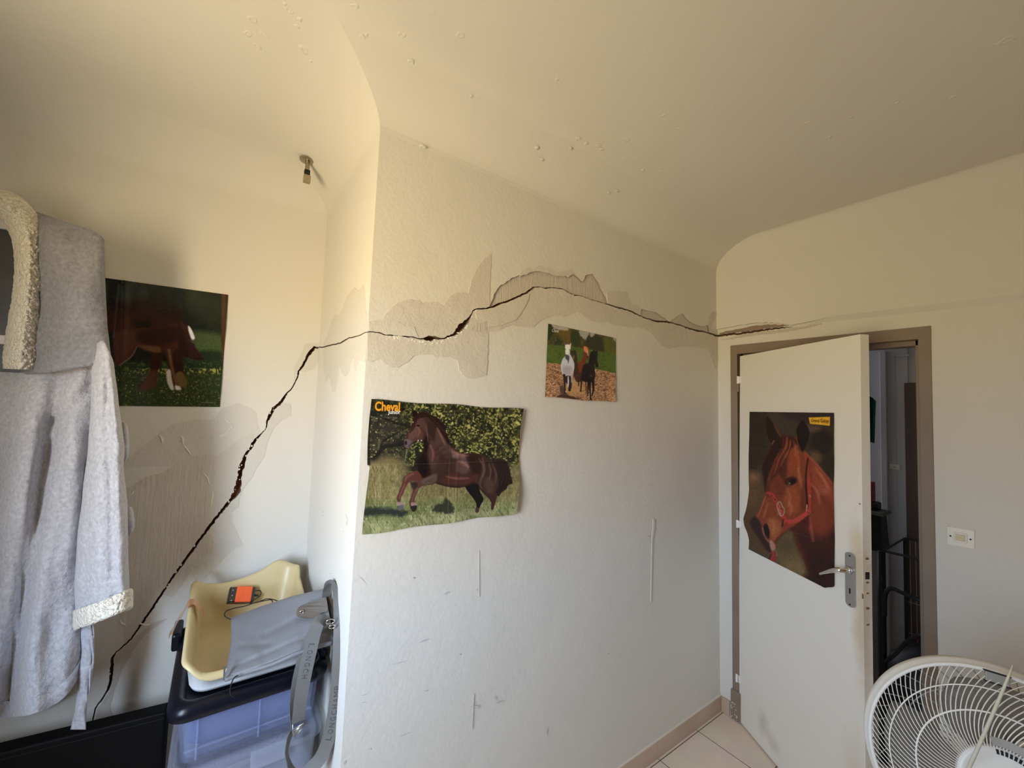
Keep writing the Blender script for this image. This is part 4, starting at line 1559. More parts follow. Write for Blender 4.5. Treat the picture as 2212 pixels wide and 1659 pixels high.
    # body + neck silhouette
    body = [(650, 250), (672, 235), (690, 262), (720, 250), (760, 240), (800, 250), (850, 290), (915, 340), (960, 400), (1000, 470), (1040, 560), (1085, 625), (1135, 670), (1200, 685), (1290, 685),
            (1370, 695), (1430, 730), (1480, 775), (1520, 850), (1540, 930), (1545, 1020), (1520, 1090), (1528, 1140), (1500, 1230), (1488, 1270), (1468, 1265), (1470, 1190), (1440, 1150), (1395, 1110),
            (1350, 1060), (1330, 1010), (1280, 1000), (1200, 1030), (1110, 1045), (1010, 1035), (900, 1005), (830, 985), (740, 940), (700, 880), (690, 800), (700, 740), (740, 690), (765, 640), (760, 585),
            (745, 545), (700, 550), (660, 570), (635, 590), (610, 620), (585, 632), (560, 600), (552, 560), (575, 510), (610, 430), (640, 370), (660, 310)]
    S.poly(body, md, 3)
    S.poly([(770, 560), (800, 700), (830, 850), (830, 980), (740, 940), (695, 870), (700, 740), (760, 650)], dk, 10)
    S.poly([(700, 760), (770, 700), (800, 860), (760, 930), (705, 860)], (18, 12, 14), 10, 0.9)
    S.poly([(760, 560), (790, 500), (830, 560), (800, 660), (770, 650)], (26, 15, 15), 10, 0.9)
    # neck modelling
    S.poly([(800, 380), (850, 350), (910, 420), (930, 540), (900, 560), (850, 520), (810, 470)], (58, 34, 26), 10, 0.9)
    S.poly([(900, 430), (940, 470), (1000, 560), (1060, 640), (1040, 760), (960, 700), (900, 620), (880, 540)], (112, 66, 50), 14, 0.85)
    S.poly([(820, 560), (880, 580), (930, 700), (900, 800), (850, 860), (815, 760)], (104, 62, 46), 14, 0.8)
    S.line([(790, 380), (800, 470), (808, 560)], [8, 14, 8], (150, 84, 64), 5, 0.8)
    for a_, b_ in (((880, 650), (960, 590)), ((900, 700), (985, 640)), ((930, 740), (1000, 700))):
        S.line([a_, b_], 16, (60, 32, 24), 9, 0.45)
    # shoulder and barrel
    S.poly([(1050, 640), (1120, 680), (1220, 700), (1230, 740), (1120, 740), (1060, 720)], (172, 120, 108), 14, 0.75)
    S.poly([(1040, 660), (1060, 720), (1055, 900), (1000, 960), (960, 900), (990, 800)], (84, 40, 30), 14, 0.8)
    S.poly([(1130, 750), (1230, 740), (1260, 830), (1200, 900), (1110, 870)], (132, 86, 76), 22, 0.75)
    S.poly([(1210, 700), (1330, 700), (1370, 760), (1350, 900), (1270, 880), (1230, 790)], (52, 24, 20), 16, 0.85)
    S.poly([(1060, 890), (1150, 910), (1260, 930), (1330, 900), (1300, 980), (1200, 1020), (1050, 1010), (940, 980)], (108, 42, 30), 16, 0.85)
    S.line([(910, 1000), (1050, 1035), (1190, 1028), (1290, 985)], 14, (48, 22, 18), 7, 0.8)
    S.poly([(890, 860), (950, 800), (980, 870), (950, 960), (900, 980)], (84, 44, 34), 10, 0.8)
    # quarters
    S.line([(1340, 740), (1390, 850), (1350, 1000), (1370, 1060)], [10, 20, 14, 8], (140, 98, 84), 8, 0.8)
    S.poly([(1400, 760), (1470, 790), (1500, 900), (1460, 1000), (1410, 960), (1390, 860)], (64, 36, 28), 14, 0.85)
    S.line([(1480, 800), (1520, 900), (1510, 1010)], [10, 22, 10], (122, 84, 66), 8, 0.7)
    S.poly([(1400, 960), (1450, 930), (1500, 1020), (1480, 1100), (1420, 1080)], (118, 84, 66), 18, 0.55)
    S.line([(1330, 1010), (1370, 1070), (1440, 1140), (1480, 1200)], 12, (60, 28, 22), 6, 0.7)
    S.line([(1490, 1130), (1500, 1190), (1480, 1262)], 14, (92, 34, 24), 5, 0.8)
    # front legs
    S.poly([(640, 880), (690, 870), (735, 920), (730, 965), (670, 970), (610, 985), (575, 1030), (545, 1100), (520, 1150), (515, 1200), (545, 1215), (540, 1262), (490, 1278), (476, 1240), (482, 1190),
            (474, 1145), (500, 1090), (530, 1010), (550, 940), (600, 900)], (122, 52, 36), 3)
    S.line([(650, 900), (590, 930), (560, 980)], [22, 26, 16], (158, 84, 66), 8, 0.8)
    S.line([(560, 1010), (520, 1100), (500, 1160)], [12, 12, 10], (170, 106, 90), 6, 0.7)
    S.poly([(480, 1195), (545, 1200), (542, 1225), (480, 1240)], (196, 156, 140), 5, 0.9)
    S.poly([(480, 1238), (542, 1225), (538, 1265), (490, 1282)], (86, 88, 88), 4)
    S.poly([(720, 960), (800, 930), (890, 895), (905, 960), (860, 1010), (770, 1020), (715, 1045), (690, 1090), (665, 1150), (662, 1195), (685, 1230), (680, 1270), (650, 1292), (622, 1260), (606, 1200),
            (620, 1150), (640, 1090), (650, 1030), (640, 1000), (665, 985)], (118, 56, 42), 3)
    S.poly([(730, 975), (810, 930), (890, 905), (898, 960), (850, 1000), (760, 1010)], (120, 88, 72), 8, 0.9)
    for k in range(5):
        S.line([(760+k*12, 990-k*4), (880, 935+k*13)], 3, (78, 52, 42), 3, 0.8, 1)
    S.poly([(620, 990), (660, 985), (690, 1000), (690, 1040), (655, 1060), (630, 1040)], (50, 34, 34), 8, 0.8)
    S.line([(690, 1050), (655, 1120), (632, 1190)], [14, 12, 10], (170, 92, 74), 5, 0.8)
    S.poly([(625, 1200), (680, 1205), (684, 1232), (640, 1262)], (206, 150, 136), 5, 0.9)
    S.poly([(622, 1240), (684, 1230), (680, 1275), (650, 1294), (628, 1272)], (38, 34, 34), 4)
    # head
    S.poly([(655, 300), (700, 290), (760, 320), (790, 400), (780, 470), (750, 530), (690, 555), (640, 580), (600, 560), (600, 490), (630, 400)], (112, 58, 44), 8)
    S.poly([(612, 440), (690, 400), (700, 470), (650, 540), (605, 550)], (134, 80, 62), 12, 0.8)
    S.poly([(640, 360), (662, 310), (690, 330), (680, 400), (640, 450), (612, 470)], (60, 28, 22), 7, 0.8)
    S.poly([(556, 545), (590, 535), (640, 560), (630, 598), (590, 632), (562, 605)], (110, 96, 98), 7, 0.95)
    S.ell(574, 575, 13, 22, (28, 20, 22), 4, 0.95)
    S.line([(600, 612), (640, 580), (700, 555), (745, 545)], 7, (30, 18, 18), 4, 0.9)
    S.line([(582, 640), (575, 700), (565, 765)], 4, (206, 196, 160), 2, 0.8)
    S.ell(703, 392, 17, 10, (14, 9, 9), 3, 1.0, -0.3)
    S.line([(676, 380), (700, 372), (725, 382)], 5, (152, 92, 72), 3, 0.8)
    S.ell(650, 352, 6, 10, (230, 228, 220), 2.5, 0.95, 0.5)
    for p in ((705, 552), (738, 550)):
        S.ell(p[0], p[1], 7, 8, (214, 216, 216), 2, 0.9)
    S.line([(740, 420), (770, 470), (760, 530)], 16, (84, 40, 30), 9, 0.8)
    # ears, forelock, mane
    S.poly([(648, 300), (652, 245), (672, 225), (695, 262), (700, 300)], (30, 15, 14), 4)
    S.poly([(690, 270), (740, 245), (800, 258), (830, 290), (780, 300), (730, 310), (690, 330), (660, 360), (650, 320)], (54, 24, 19), 6, ragged=6, rs=14)
    S.poly([(780, 265), (850, 280), (920, 320), (975, 370), (1010, 400), (990, 430), (1010, 500), (1040, 560), (1080, 620), (1030, 600), (980, 520), (930, 440), (880, 380), (830, 330)], (44, 20, 17), 6, ragged=9, rs=16)
    for k in range(14):
        x0, y0_ = 800+k*14, 285+k*15
        S.line([(x0, y0_), (x0+40+rnd.randn()*8, y0_+10), (x0+70, y0_+50)], 4, (112, 50, 34) if k % 3 else (20, 10, 10), 2.2, 0.7)
    # folds of the poster
    S.line([(1041, 160), (1036, 700), (1022, 1150), (1018, 1420)], 3, (214, 190, 170), 2.5, 0.38, 1)
    S.line([(150, 805), (900, 795), (1760, 752)], 3, (200, 180, 150), 2.5, 0.33, 1)
    S.mix(((X < 207-0.03*(Y-112)) & (Y > 300) & (Y < 810)).astype(float)*0.7, (22, 22, 20))
    S.line([(196, 118), (170, 430)], 6, (215, 214, 205), 2, 0.6, 1)
    S.line([(200, 300), (480, 306)], 9, (120, 118, 104), 4, 0.35, 1)
    S.grain(0.10, 9, 7)
    horse = np.clip((S.C[:, 0]-S.C[:, 1])/40, 0, 1)*(X > 470)
    lum = S.C.mean(1)
    S.mix(horse*0.34, (0, 0, 0))
    S.C += ((lum*0.92)[:, None]-S.C)*(horse*0.30)[:, None]
    lum = S.C.mean(1)
    S.C += (lum[:, None]-S.C)*((1-horse)*0.22)[:, None]
    S.C *= (1-0.07*(1-horse))[:, None]
    # light catching the coat
    for pts, w in (([(1060, 665), (1150, 700), (1230, 712)], [8, 20, 10]), ([(1130, 770), (1190, 790), (1230, 830)], [14, 34, 16]), ([(905, 420), (945, 500), (985, 590)], [8, 18, 10]), ([(1375, 740), (1400, 850), (1385, 930)], [6, 14, 6]),
                   ([(830, 600), (860, 680), (850, 760)], [8, 16, 8]), ([(690, 400), (720, 450), (700, 510)], [6, 14, 6]), ([(1010, 930), (1110, 950), (1230, 945)], [8, 18, 8]), ([(1445, 800), (1465, 880), (1450, 960)], [6, 14, 6])):
        S.line(pts, w, (150, 104, 88), 11, 0.55)


UVB = [(197, 112), (1790, 213), (1715, 1310), (105, 1535)]
pc = [on_back(760+x/4.88, 840+y/4.88) for x, y in UVB]


def edge_dev(v, ys, dv):
    return np.interp(v, ys, dv)


def pos_big(u, v):
    P = np.array([tuple(p) for p in pc])
    W_ = ((1-u)*(1-v))[:, None]*P[0] + (u*(1-v))[:, None]*P[1] + (u*v)[:, None]*P[2] + ((1-u)*v)[:, None]*P[3]
    mpp = 0.568/1600
    vr = [0, .10, .22, .40, .52, .62, .76, .86, 1]
    dr = np.interp(v, vr, [0, -26, -36, -14, 3, 8, 4, -6, 0])*mpp
    vl = [0, .14, .32, .485, .50, .60, .67, .75, .87, 1]
    dl = np.interp(v, vl, [0, -4, -4, 1, 20, 14, 8, 4, 1, 0])*mpp
    du = dr*np.clip((u-0.8)/0.2, 0, 1)**1.5 + dl*np.clip((0.12-u)/0.12, 0, 1)
    W_[:, 0] += du
    # sags, wavy right edge lifting off the wall, curled top-right corner
    off = 0.002 + 0.004*np.sin(u*9+v*3)**2*np.clip(v+0.2, 0, 1)
    off += 0.016*np.clip((u-0.86)/0.14, 0, 1)**1.6*(0.5+0.5*np.sin(v*8.5+0.4))
    off += 0.007*np.clip((0.10-u)/0.10, 0, 1)**1.5*(0.5+0.5*np.sin(v*9+2))
    off += 0.0016*np.exp(-((v-0.52)/0.012)**2) + 0.0014*np.exp(-((u-0.545)/0.010)**2)
    off += 0.0015*np.sin(u*23)*np.clip((v-0.75)/0.25, 0, 1)
    W_[:, 1] -= off
    W_[:, 2] += 0.0022*np.sin(u*14+1)*np.clip((0.05-v)/0.05, 0, 1) - 0.002*np.sin(u*16)*np.clip((v-0.95)/0.05, 0, 1)
    return W_


t = sheet_mesh('poster', 440, 380, UVB, draw_rearing, pos_big, (205, 203, 196), M_print)
tag(t, 'large creased poster of a rearing chestnut horse on the back wall', 'poster', 'horse posters')
poster_big = t


def text_on(body, px, mapf, name, m, parent, off, extr, normal_off, px_frame=None, bold=0.0, shear=0.0, spacing=1.0):
    """px = lower-left, lower-right, upper-left in photo pixels"""
    A, B, C_ = (mapf(*p) for p in px)
    ex_ = (B-A).normalized()
    up_ = (C_-A)
    wd, hh = (B-A).length, up_.length
    nz_ = ex_.cross(up_).normalized()
    M4 = frame(A + Vector(normal_off), ex_, up_.normalized(), nz_)
    return text_mesh(name, body, m, parent, M4, wd, hh, off, bold, shear, spacing)


z6 = lambda x, y: (760+x/4.88, 840+y/4.88)
zt_ = lambda x, y: (790+x/20.1, 860+y/20.1)
text_on('Cheval', [zt_(322, 560), zt_(1405, 580), zt_(335, 140)], on_back, 'title_lettering', M_darkink, t, 0.0006, 0, (0.0006, -0.0150, -0.0006), bold=0.055)
lab(text_on('Cheval', [zt_(322, 552), zt_(1400, 572), zt_(335, 140)], on_back, 'title_lettering', M_yellow, t, 0.0008, 0, (0, -0.0160, 0), bold=0.03), 'orange title lettering')
lab(text_on('Junior', [zt_(880, 735), zt_(1420, 735), zt_(890, 505)], on_back, 'title_lettering', M_whiteink, t, 0.0008, 0, (0, -0.0160, 0), bold=0.02), 'white subtitle lettering')


# ---------------- drawing 2: four horses trotting (frame: 8.73 px per photo pixel, origin 1170, 690)
def draw_trotting(S):
    X, Y = S.X, S.Y
    rnd = np.random.RandomState(5)
    S.fill((56, 56, 26))
    # woodland
    S.mix(np.clip((fbm(X, Y*0.4, 90, 3)-0.4)*3, 0, 1), (80, 66, 28))
    S.mix(np.clip((vnoise(X, Y*0.3, 40, 5)-0.55)*3, 0, 1)*0.8, (34, 38, 20))
    S.mix(np.clip((vnoise(X+30, Y, 26, 6)-0.6)*3, 0, 1)*0.5, (104, 92, 36))
    S.poly([(330, 130), (500, 170), (560, 260), (520, 460), (420, 420), (340, 300)], (96, 72, 30), 30, 0.7)
    S.poly([(120, 90), (190, 120), (230, 200), (180, 330), (110, 400), (110, 200)], (34, 42, 18), 25, 0.9)
    S.poly([(560, 240), (700, 250), (720, 480), (600, 500), (540, 350)], (40, 46, 20), 25, 0.85)
    S.poly([(850, 340), (950, 290), (1100, 330), (1180, 440), (1160, 590), (1000, 580), (850, 530), (820, 430)], (42, 42, 24), 22, 0.9)
    S.poly([(1160, 350), (1300, 350), (1380, 420), (1370, 650), (1200, 620)], (78, 80, 28), 25, 0.8)
    for pts in ([(200, 100), (480, 160), (470, 210), (250, 180)], [(720, 215), (900, 250), (860, 320), (820, 380), (770, 350), (720, 300)], [(900, 250), (1000, 280), (930, 330)], [(1340, 345), (1400, 360), (1385, 420), (1350, 380)]):
        S.poly(pts, (168, 158, 134), 12, 0.75, ragged=14, rs=30)
    # grass field and dirt
    gy = np.interp(X, [90, 350, 760, 1100, 1400], [465, 480, 530, 600, 640])
    S.mix(np.clip((Y-gy)/14, 0, 1), (70, 84, 28))
    S.mix(np.clip((Y-gy)/14, 0, 1)*np.clip((fbm(X, Y, 40, 12)-0.45)*3, 0, 1)*0.6, (52, 64, 22))
    dy_ = np.interp(X, [80, 340, 620, 1000, 1200, 1400], [800, 830, 870, 925, 965, 1015])
    dm = np.clip((Y-dy_)/10, 0, 1)
    S.mix(dm, (150, 108, 66))
    S.mix(dm*np.clip((vnoise(X, Y*1.6, 26, 21)-0.52)*5, 0, 1)*0.75, (84, 56, 34))
    S.mix(dm*np.clip((vnoise(X+70, Y*1.5, 18, 22)-0.62)*6, 0, 1)*0.8, (188, 146, 98))
    S.mix(dm*np.clip((vnoise(X+170, Y*1.7, 14, 24)-0.72)*7, 0, 1)*0.8, (60, 40, 26))
    S.ell(600, 1250, 190, 170, (160, 122, 70), 50, 0.85)
    S.poly([(290, 1450), (400, 1400), (520, 1440), (680, 1480), (640, 1500), (320, 1480)], (48, 30, 20), 14, 0.85)
    S.poly([(345, 1260), (400, 1240), (415, 1390), (345, 1385)], (60, 46, 36), 12, 0.85)
    # brown foal / second horse behind
    S.poly([(600, 990), (700, 790), (850, 820), (880, 1100), (760, 1160), (650, 1170)], (60, 38, 26), 6)
    S.poly([(540, 590), (570, 585), (610, 575), (645, 590), (655, 650), (665, 760), (650, 900), (640, 990), (610, 980), (605, 820), (570, 700)], (52, 38, 24), 5)
    S.ell(600, 710, 14, 40, (128, 104, 66), 5, 0.8)
    S.line([(640, 990), (600, 1060), (580, 1130)], [26, 14, 10], (50, 34, 22), 3)
    # chestnut horse
    S.poly([(780, 510), (800, 500), (850, 515), (880, 580), (878, 690), (860, 750), (835, 740), (820, 830), (790, 900), (720, 1000), (680, 900), (700, 820), (745, 770), (780, 680), (790, 590)], (96, 44, 24), 5)
    S.poly([(790, 510), (850, 520), (875, 580), (860, 630), (800, 600)], (190, 112, 66), 8, 0.9)
    S.line([(860, 600), (870, 680)], 12, (206, 170, 140), 4, 0.9)
    S.line([(860, 690), (848, 740)], 22, (48, 30, 28), 4, 0.9)
    S.line([(700, 820), (740, 780)], 16, (148, 76, 46), 8, 0.8)
    for pts, w in (([(690, 1100), (695, 1180), (690, 1250)], 22), ([(740, 1080), (745, 1180), (735, 1300), (730, 1350)], [44, 34, 26, 34]), ([(830, 1160), (832, 1260), (835, 1360)], [22, 18, 14])):
        S.line(pts, w, (44, 26, 18), 3)
    # black horse
    S.poly([(915, 625), (960, 595), (985, 560), (1000, 595), (1045, 585), (1050, 680), (1040, 760), (1066, 850), (1050, 905), (1020, 890), (990, 830), (995, 930), (1005, 1050), (990, 1130), (940, 1180),
            (860, 1180), (760, 1150), (750, 1000), (790, 850), (870, 825), (890, 750)], (24, 18, 17), 5)
    S.ell(930, 1060, 30, 22, (74, 44, 38), 10, 0.7)
    S.line([(1015, 620), (1030, 700), (1010, 820)], 8, (52, 48, 38), 5, 0.7)
    for pts, w in (([(880, 1150), (868, 1280), (865, 1390), (862, 1440)], [46, 30, 20, 18]), ([(905, 1160), (905, 1300), (910, 1420), (912, 1500)], [50, 34, 24, 30]), ([(960, 1140), (970, 1260), (965, 1350), (940, 1440)], [60, 44, 30, 22])):
        S.line(pts, w, (20, 15, 14), 3)
    # grey horse
    S.poly([(440, 430), (462, 470), (520, 472), (548, 440), (545, 520), (530, 590), (530, 650), (560, 700), (600, 790), (615, 870), (600, 960), (570, 1040), (520, 1060), (470, 1060), (430, 1070), (400, 1050),
            (365, 970), (355, 880), (370, 800), (400, 730), (436, 690), (445, 600), (440, 520)], (172, 166, 152), 4)
    S.poly([(400, 900), (480, 880), (560, 900), (560, 1010), (480, 1050), (410, 1020)], (138, 126, 112), 30, 0.7)
    S.poly([(450, 480), (520, 480), (525, 560), (500, 650), (450, 640), (440, 560)], (214, 212, 204), 8, 0.9)
    S.ell(452, 455, 8, 24, (30, 26, 24), 4, 0.95)
    S.poly([(436, 670), (470, 660), (515, 690), (515, 760), (495, 830), (485, 770), (450, 740)], (62, 54, 50), 7, 0.9)
    S.ell(442, 560, 7, 12, (28, 24, 22), 3, 0.9)
    S.ell(520, 572, 7, 12, (28, 24, 22), 3, 0.9)
    S.line([(420, 1050), (430, 1180), (430, 1300), (435, 1390)], [50, 38, 32, 44], (34, 28, 26), 3)
    S.poly([(450, 1070), (540, 1070), (565, 1180), (555, 1300), (520, 1350), (495, 1320), (500, 1240), (450, 1180)], (44, 30, 26), 5)
    S.line([(495, 1080), (498, 1180), (492, 1270)], [20, 26, 14], (206, 186, 166), 5, 0.9)
    S.line([(570, 1040), (565, 1120), (562, 1180)], [40, 30, 20], (150, 140, 126), 5, 0.9)
    S.ell(520, 1335, 24, 20, (24, 18, 18), 4)
    S.ell(447, 1360, 7, 16, (196, 190, 176), 4, 0.9)
    S.grain(0.10, 12, 9)


UVS = [(118, 82), (1393, 355), (1368, 1562), (56, 1465)]
z8 = lambda x, y: (1170+x/8.73, 690+y/8.73)
ps = [on_back(*z8(x, y)) for x, y in UVS]


def pos_small(u, v):
    P = np.array([tuple(p) for p in ps])
    W_ = ((1-u)*(1-v))[:, None]*P[0] + (u*(1-v))[:, None]*P[1] + (u*v)[:, None]*P[2] + ((1-u)*v)[:, None]*P[3]
    W_[:, 1] -= 0.002 + 0.006*np.clip((u-0.8)/0.2, 0, 1)**2*np.clip(v, 0, 1) + 0.003*np.clip((v-0.85)/0.15, 0, 1)*np.sin(u*7)**2
    W_[:, 2] += 0.0022*np.sin(u*9)*np.clip((v-0.92)/0.08, 0, 1)
    return W_


t = sheet_mesh('poster', 210, 230, UVS, draw_trotting, pos_small, (186, 178, 150), M_print_matt)
tag(t, 'small square poster of four horses trotting in a field, below the crack', 'poster', 'horse posters')
lab(text_on('Cheval', [z8(168, 240), z8(300, 256), z8(172, 176)], on_back, 'title_lettering', M_whiteink, t, 0.0006, 0, (0, -0.0085, 0), bold=0.0, shear=0.35, spacing=0.9), 'small white title lettering')


# ---------------- drawing 3: draught mare with foal (frame: 2.9625 px per photo pixel, origin 0, 400)
def draw_foal(S):
    X, Y = S.X, S.Y
    rnd = np.random.RandomState(8)
    S.fill((17, 20, 16))
    S.mix(np.clip((fbm(X, Y, 90, 3)-0.45)*3, 0, 1)*0.8, (36, 40, 24))
    S.mix(np.clip((Y-900)/200, 0, 1)*np.clip((X-1150)/120, 0, 1), (40, 52, 26))
    S.poly([(1180, 960), (1300, 950), (1420, 985), (1425, 1140), (1300, 1135), (1180, 1110)], (70, 80, 42), 22, 0.85)
    S.poly([(1240, 1090), (1330, 1070), (1420, 1085), (1415, 1140), (1260, 1140)], (24, 34, 22), 14, 0.85)
    S.poly([(1200, 640), (1300, 700), (1420, 720), (1420, 900), (1260, 880), (1180, 780)], (44, 46, 26), 40, 0.6)
    g = np.clip((Y-1125)/30, 0, 1)
    S.mix(g, (30, 42, 22))
    S.mix(g*np.clip((Y-1180)/60, 0, 1), (42, 50, 24))
    S.mix(g*np.clip((vnoise(X, Y, 9, 21)-0.62)*5, 0, 1)*0.6, (84, 86, 44))
    fl = np.clip((vnoise(X, Y, 7, 31)-0.91)*18, 0, 1)*g*np.clip((Y-1170)/30, 0, 1)
    S.mix(fl, (222, 204, 130))
    S.mix(np.clip((Y-1180)/10, 0, 1)*np.clip((1225-Y)/20, 0, 1)*np.clip((vnoise(X, Y, 8, 33)-0.5)*4, 0, 1)*np.clip((X-760)/200, 0.2, 1), (178, 160, 70))
    # mare behind: dark chestnut barrel
    S.poly([(680, 830), (800, 770), (950, 780), (1080, 800), (1150, 870), (1210, 930), (1225, 980), (1180, 980), (1150, 900), (1100, 900), (900, 960), (760, 960), (690, 940)], (74, 28, 16), 12)
    S.poly([(700, 760), (900, 720), (1100, 780), (1180, 860), (1080, 850), (900, 800), (740, 830)], (44, 20, 13), 20, 0.85)
    S.poly([(850, 870), (880, 895), (960, 870), (950, 930), (900, 945), (870, 930)], (26, 12, 9), 8, 0.9)
    S.poly([(760, 880), (850, 850), (860, 930), (780, 950)], (96, 38, 20), 20, 0.7)
    # mare's legs with feathering
    S.poly([(970, 1080), (1040, 1080), (1030, 1160), (1000, 1220), (990, 1300), (920, 1310), (885, 1300), (930, 1250), (960, 1190)], (70, 28, 18), 6)
    S.poly([(960, 1200), (1005, 1210), (990, 1300), (890, 1310), (930, 1255)], (122, 70, 40), 7, 0.8, ragged=6, rs=10)
    S.poly([(1110, 1060), (1150, 1060), (1170, 1180), (1190, 1260), (1170, 1300), (1120, 1290), (1110, 1180)], (68, 28, 18), 6)
    S.poly([(1125, 1215), (1170, 1210), (1195, 1275), (1170, 1300), (1125, 1290)], (150, 112, 52), 7, 0.9)
    # foal
    S.poly([(735, 960), (860, 930), (1000, 920), (1090, 900), (1140, 900), (1150, 980), (1140, 1050), (1105, 1090), (1110, 1180), (1120, 1240), (1150, 1300), (1150, 1315), (1120, 1312), (1095, 1230), (1075, 1160),
            (1055, 1080), (1020, 1088), (930, 1070), (875, 1050), (850, 1100), (790, 1140), (755, 1170), (735, 1130)], (104, 46, 24), 5)
    S.poly([(740, 970), (860, 950), (860, 1040), (800, 1110), (745, 1150)], (120, 58, 34), 16, 0.8)
    S.poly([(890, 950), (1120, 920), (1140, 1000), (1020, 1040), (900, 1020)], (60, 22, 14), 14, 0.75)
    S.poly([(880, 1040), (940, 1040), (1020, 1050), (1020, 1085), (940, 1075)], (160, 96, 54), 8, 0.8)
    S.line([(875, 1050), (840, 1110), (765, 1165)], 6, (200, 150, 116), 4, 0.8)
    S.line([(1080, 1070), (1100, 1180), (1130, 1290)], [20, 14, 10], (176, 116, 66), 6, 0.8)
    S.poly([(1066, 1200), (1090, 1195), (1100, 1260), (1112, 1312), (1090, 1312), (1068, 1260)], (214, 196, 170), 5)
    S.poly([(1120, 1290), (1150, 1295), (1158, 1315), (1125, 1316)], (210, 200, 180), 4)
    # foal's head and mane
    S.poly([(1150, 880), (1190, 905), (1225, 930), (1245, 985), (1240, 1005), (1210, 995), (1180, 960), (1160, 930)], (92, 38, 22), 5)
    S.poly([(1203, 912), (1222, 930), (1245, 985), (1238, 1003), (1222, 995), (1205, 945)], (232, 224, 214), 4)
    S.poly([(1140, 900), (1180, 960), (1220, 1010), (1260, 1060), (1300, 1125), (1240, 1130), (1190, 1115), (1150, 1090), (1140, 1000)], (60, 22, 16), 6, ragged=8, rs=12)
    for k in range(16):
        S.line([(1165+k*3, 960+k*3), (1200+k*3, 1050), (1200+k*6, 1128-rnd.rand()*30)], 4, (122, 50, 40) if k % 2 else (34, 14, 12), 2, 0.7)
    # orange strip down the right-hand side, sleeve edge reflection
    S.mix(np.clip((X-(1415-0.004*(Y-600)))/5, 0, 1)*np.clip((1170-Y)/200, 0, 1), (112, 62, 30))
    S.mix(np.clip((X-1440)/6, 0, 1), (58, 40, 22))
    S.line([(760, 640), (735, 900), (728, 990)], 10, (104, 104, 100), 6, 0.5, 1)
    S.poly([(760, 650), (940, 660), (930, 740), (760, 760)], (46, 54, 50), 20, 0.5)
    S.line([(1290, 1393), (1370, 1394)], 4, (150, 140, 104), 2, 0.6, 1)
    S.grain(0.14, 8, 9)
    red = np.clip((S.C[:, 0]-S.C[:, 1])/40, 0, 1)
    S.C *= (1-0.32*red)[:, None]
    S.C += (S.C.mean(1)[:, None]-S.C)*(0.18*red)[:, None]


TLc = on_alc(233, 600)
UVF0 = [(493, 637), (475, 879)]
pTR, pBR = on_alc(*UVF0[0]), on_alc(*UVF0[1])
# the sheet runs on behind the bathrobe
ext = 190.0
TLx = (233-ext*0.0, 600)
pf = [on_alc(128, 587), pTR, pBR, on_alc(128, 875.5)]
UVF = [(128*2.9625, (587-400)*2.9625), (493*2.9625, (637-400)*2.9625), (475*2.9625, (879-400)*2.9625), (128*2.9625, (875.5-400)*2.9625)]


def pos_foal(u, v):
    P = np.array([tuple(p) for p in pf])
    W_ = ((1-u)*(1-v))[:, None]*P[0] + (u*(1-v))[:, None]*P[1] + (u*v)[:, None]*P[2] + ((1-u)*v)[:, None]*P[3]
    W_[:, 1] -= 0.002 + 0.004*np.clip((u-0.85)/0.15, 0, 1)**2*np.sin(v*6)**2 + 0.003*np.exp(-((u-0.35)/0.02)**2)
    return W_


t = sheet_mesh('poster', 330, 270, UVF, draw_foal, pos_foal, (208, 198, 182), M_print_gloss)
tag(t, 'dark glossy poster of a mare and foal on the alcove wall, partly behind the bathrobe', 'poster', 'horse posters')


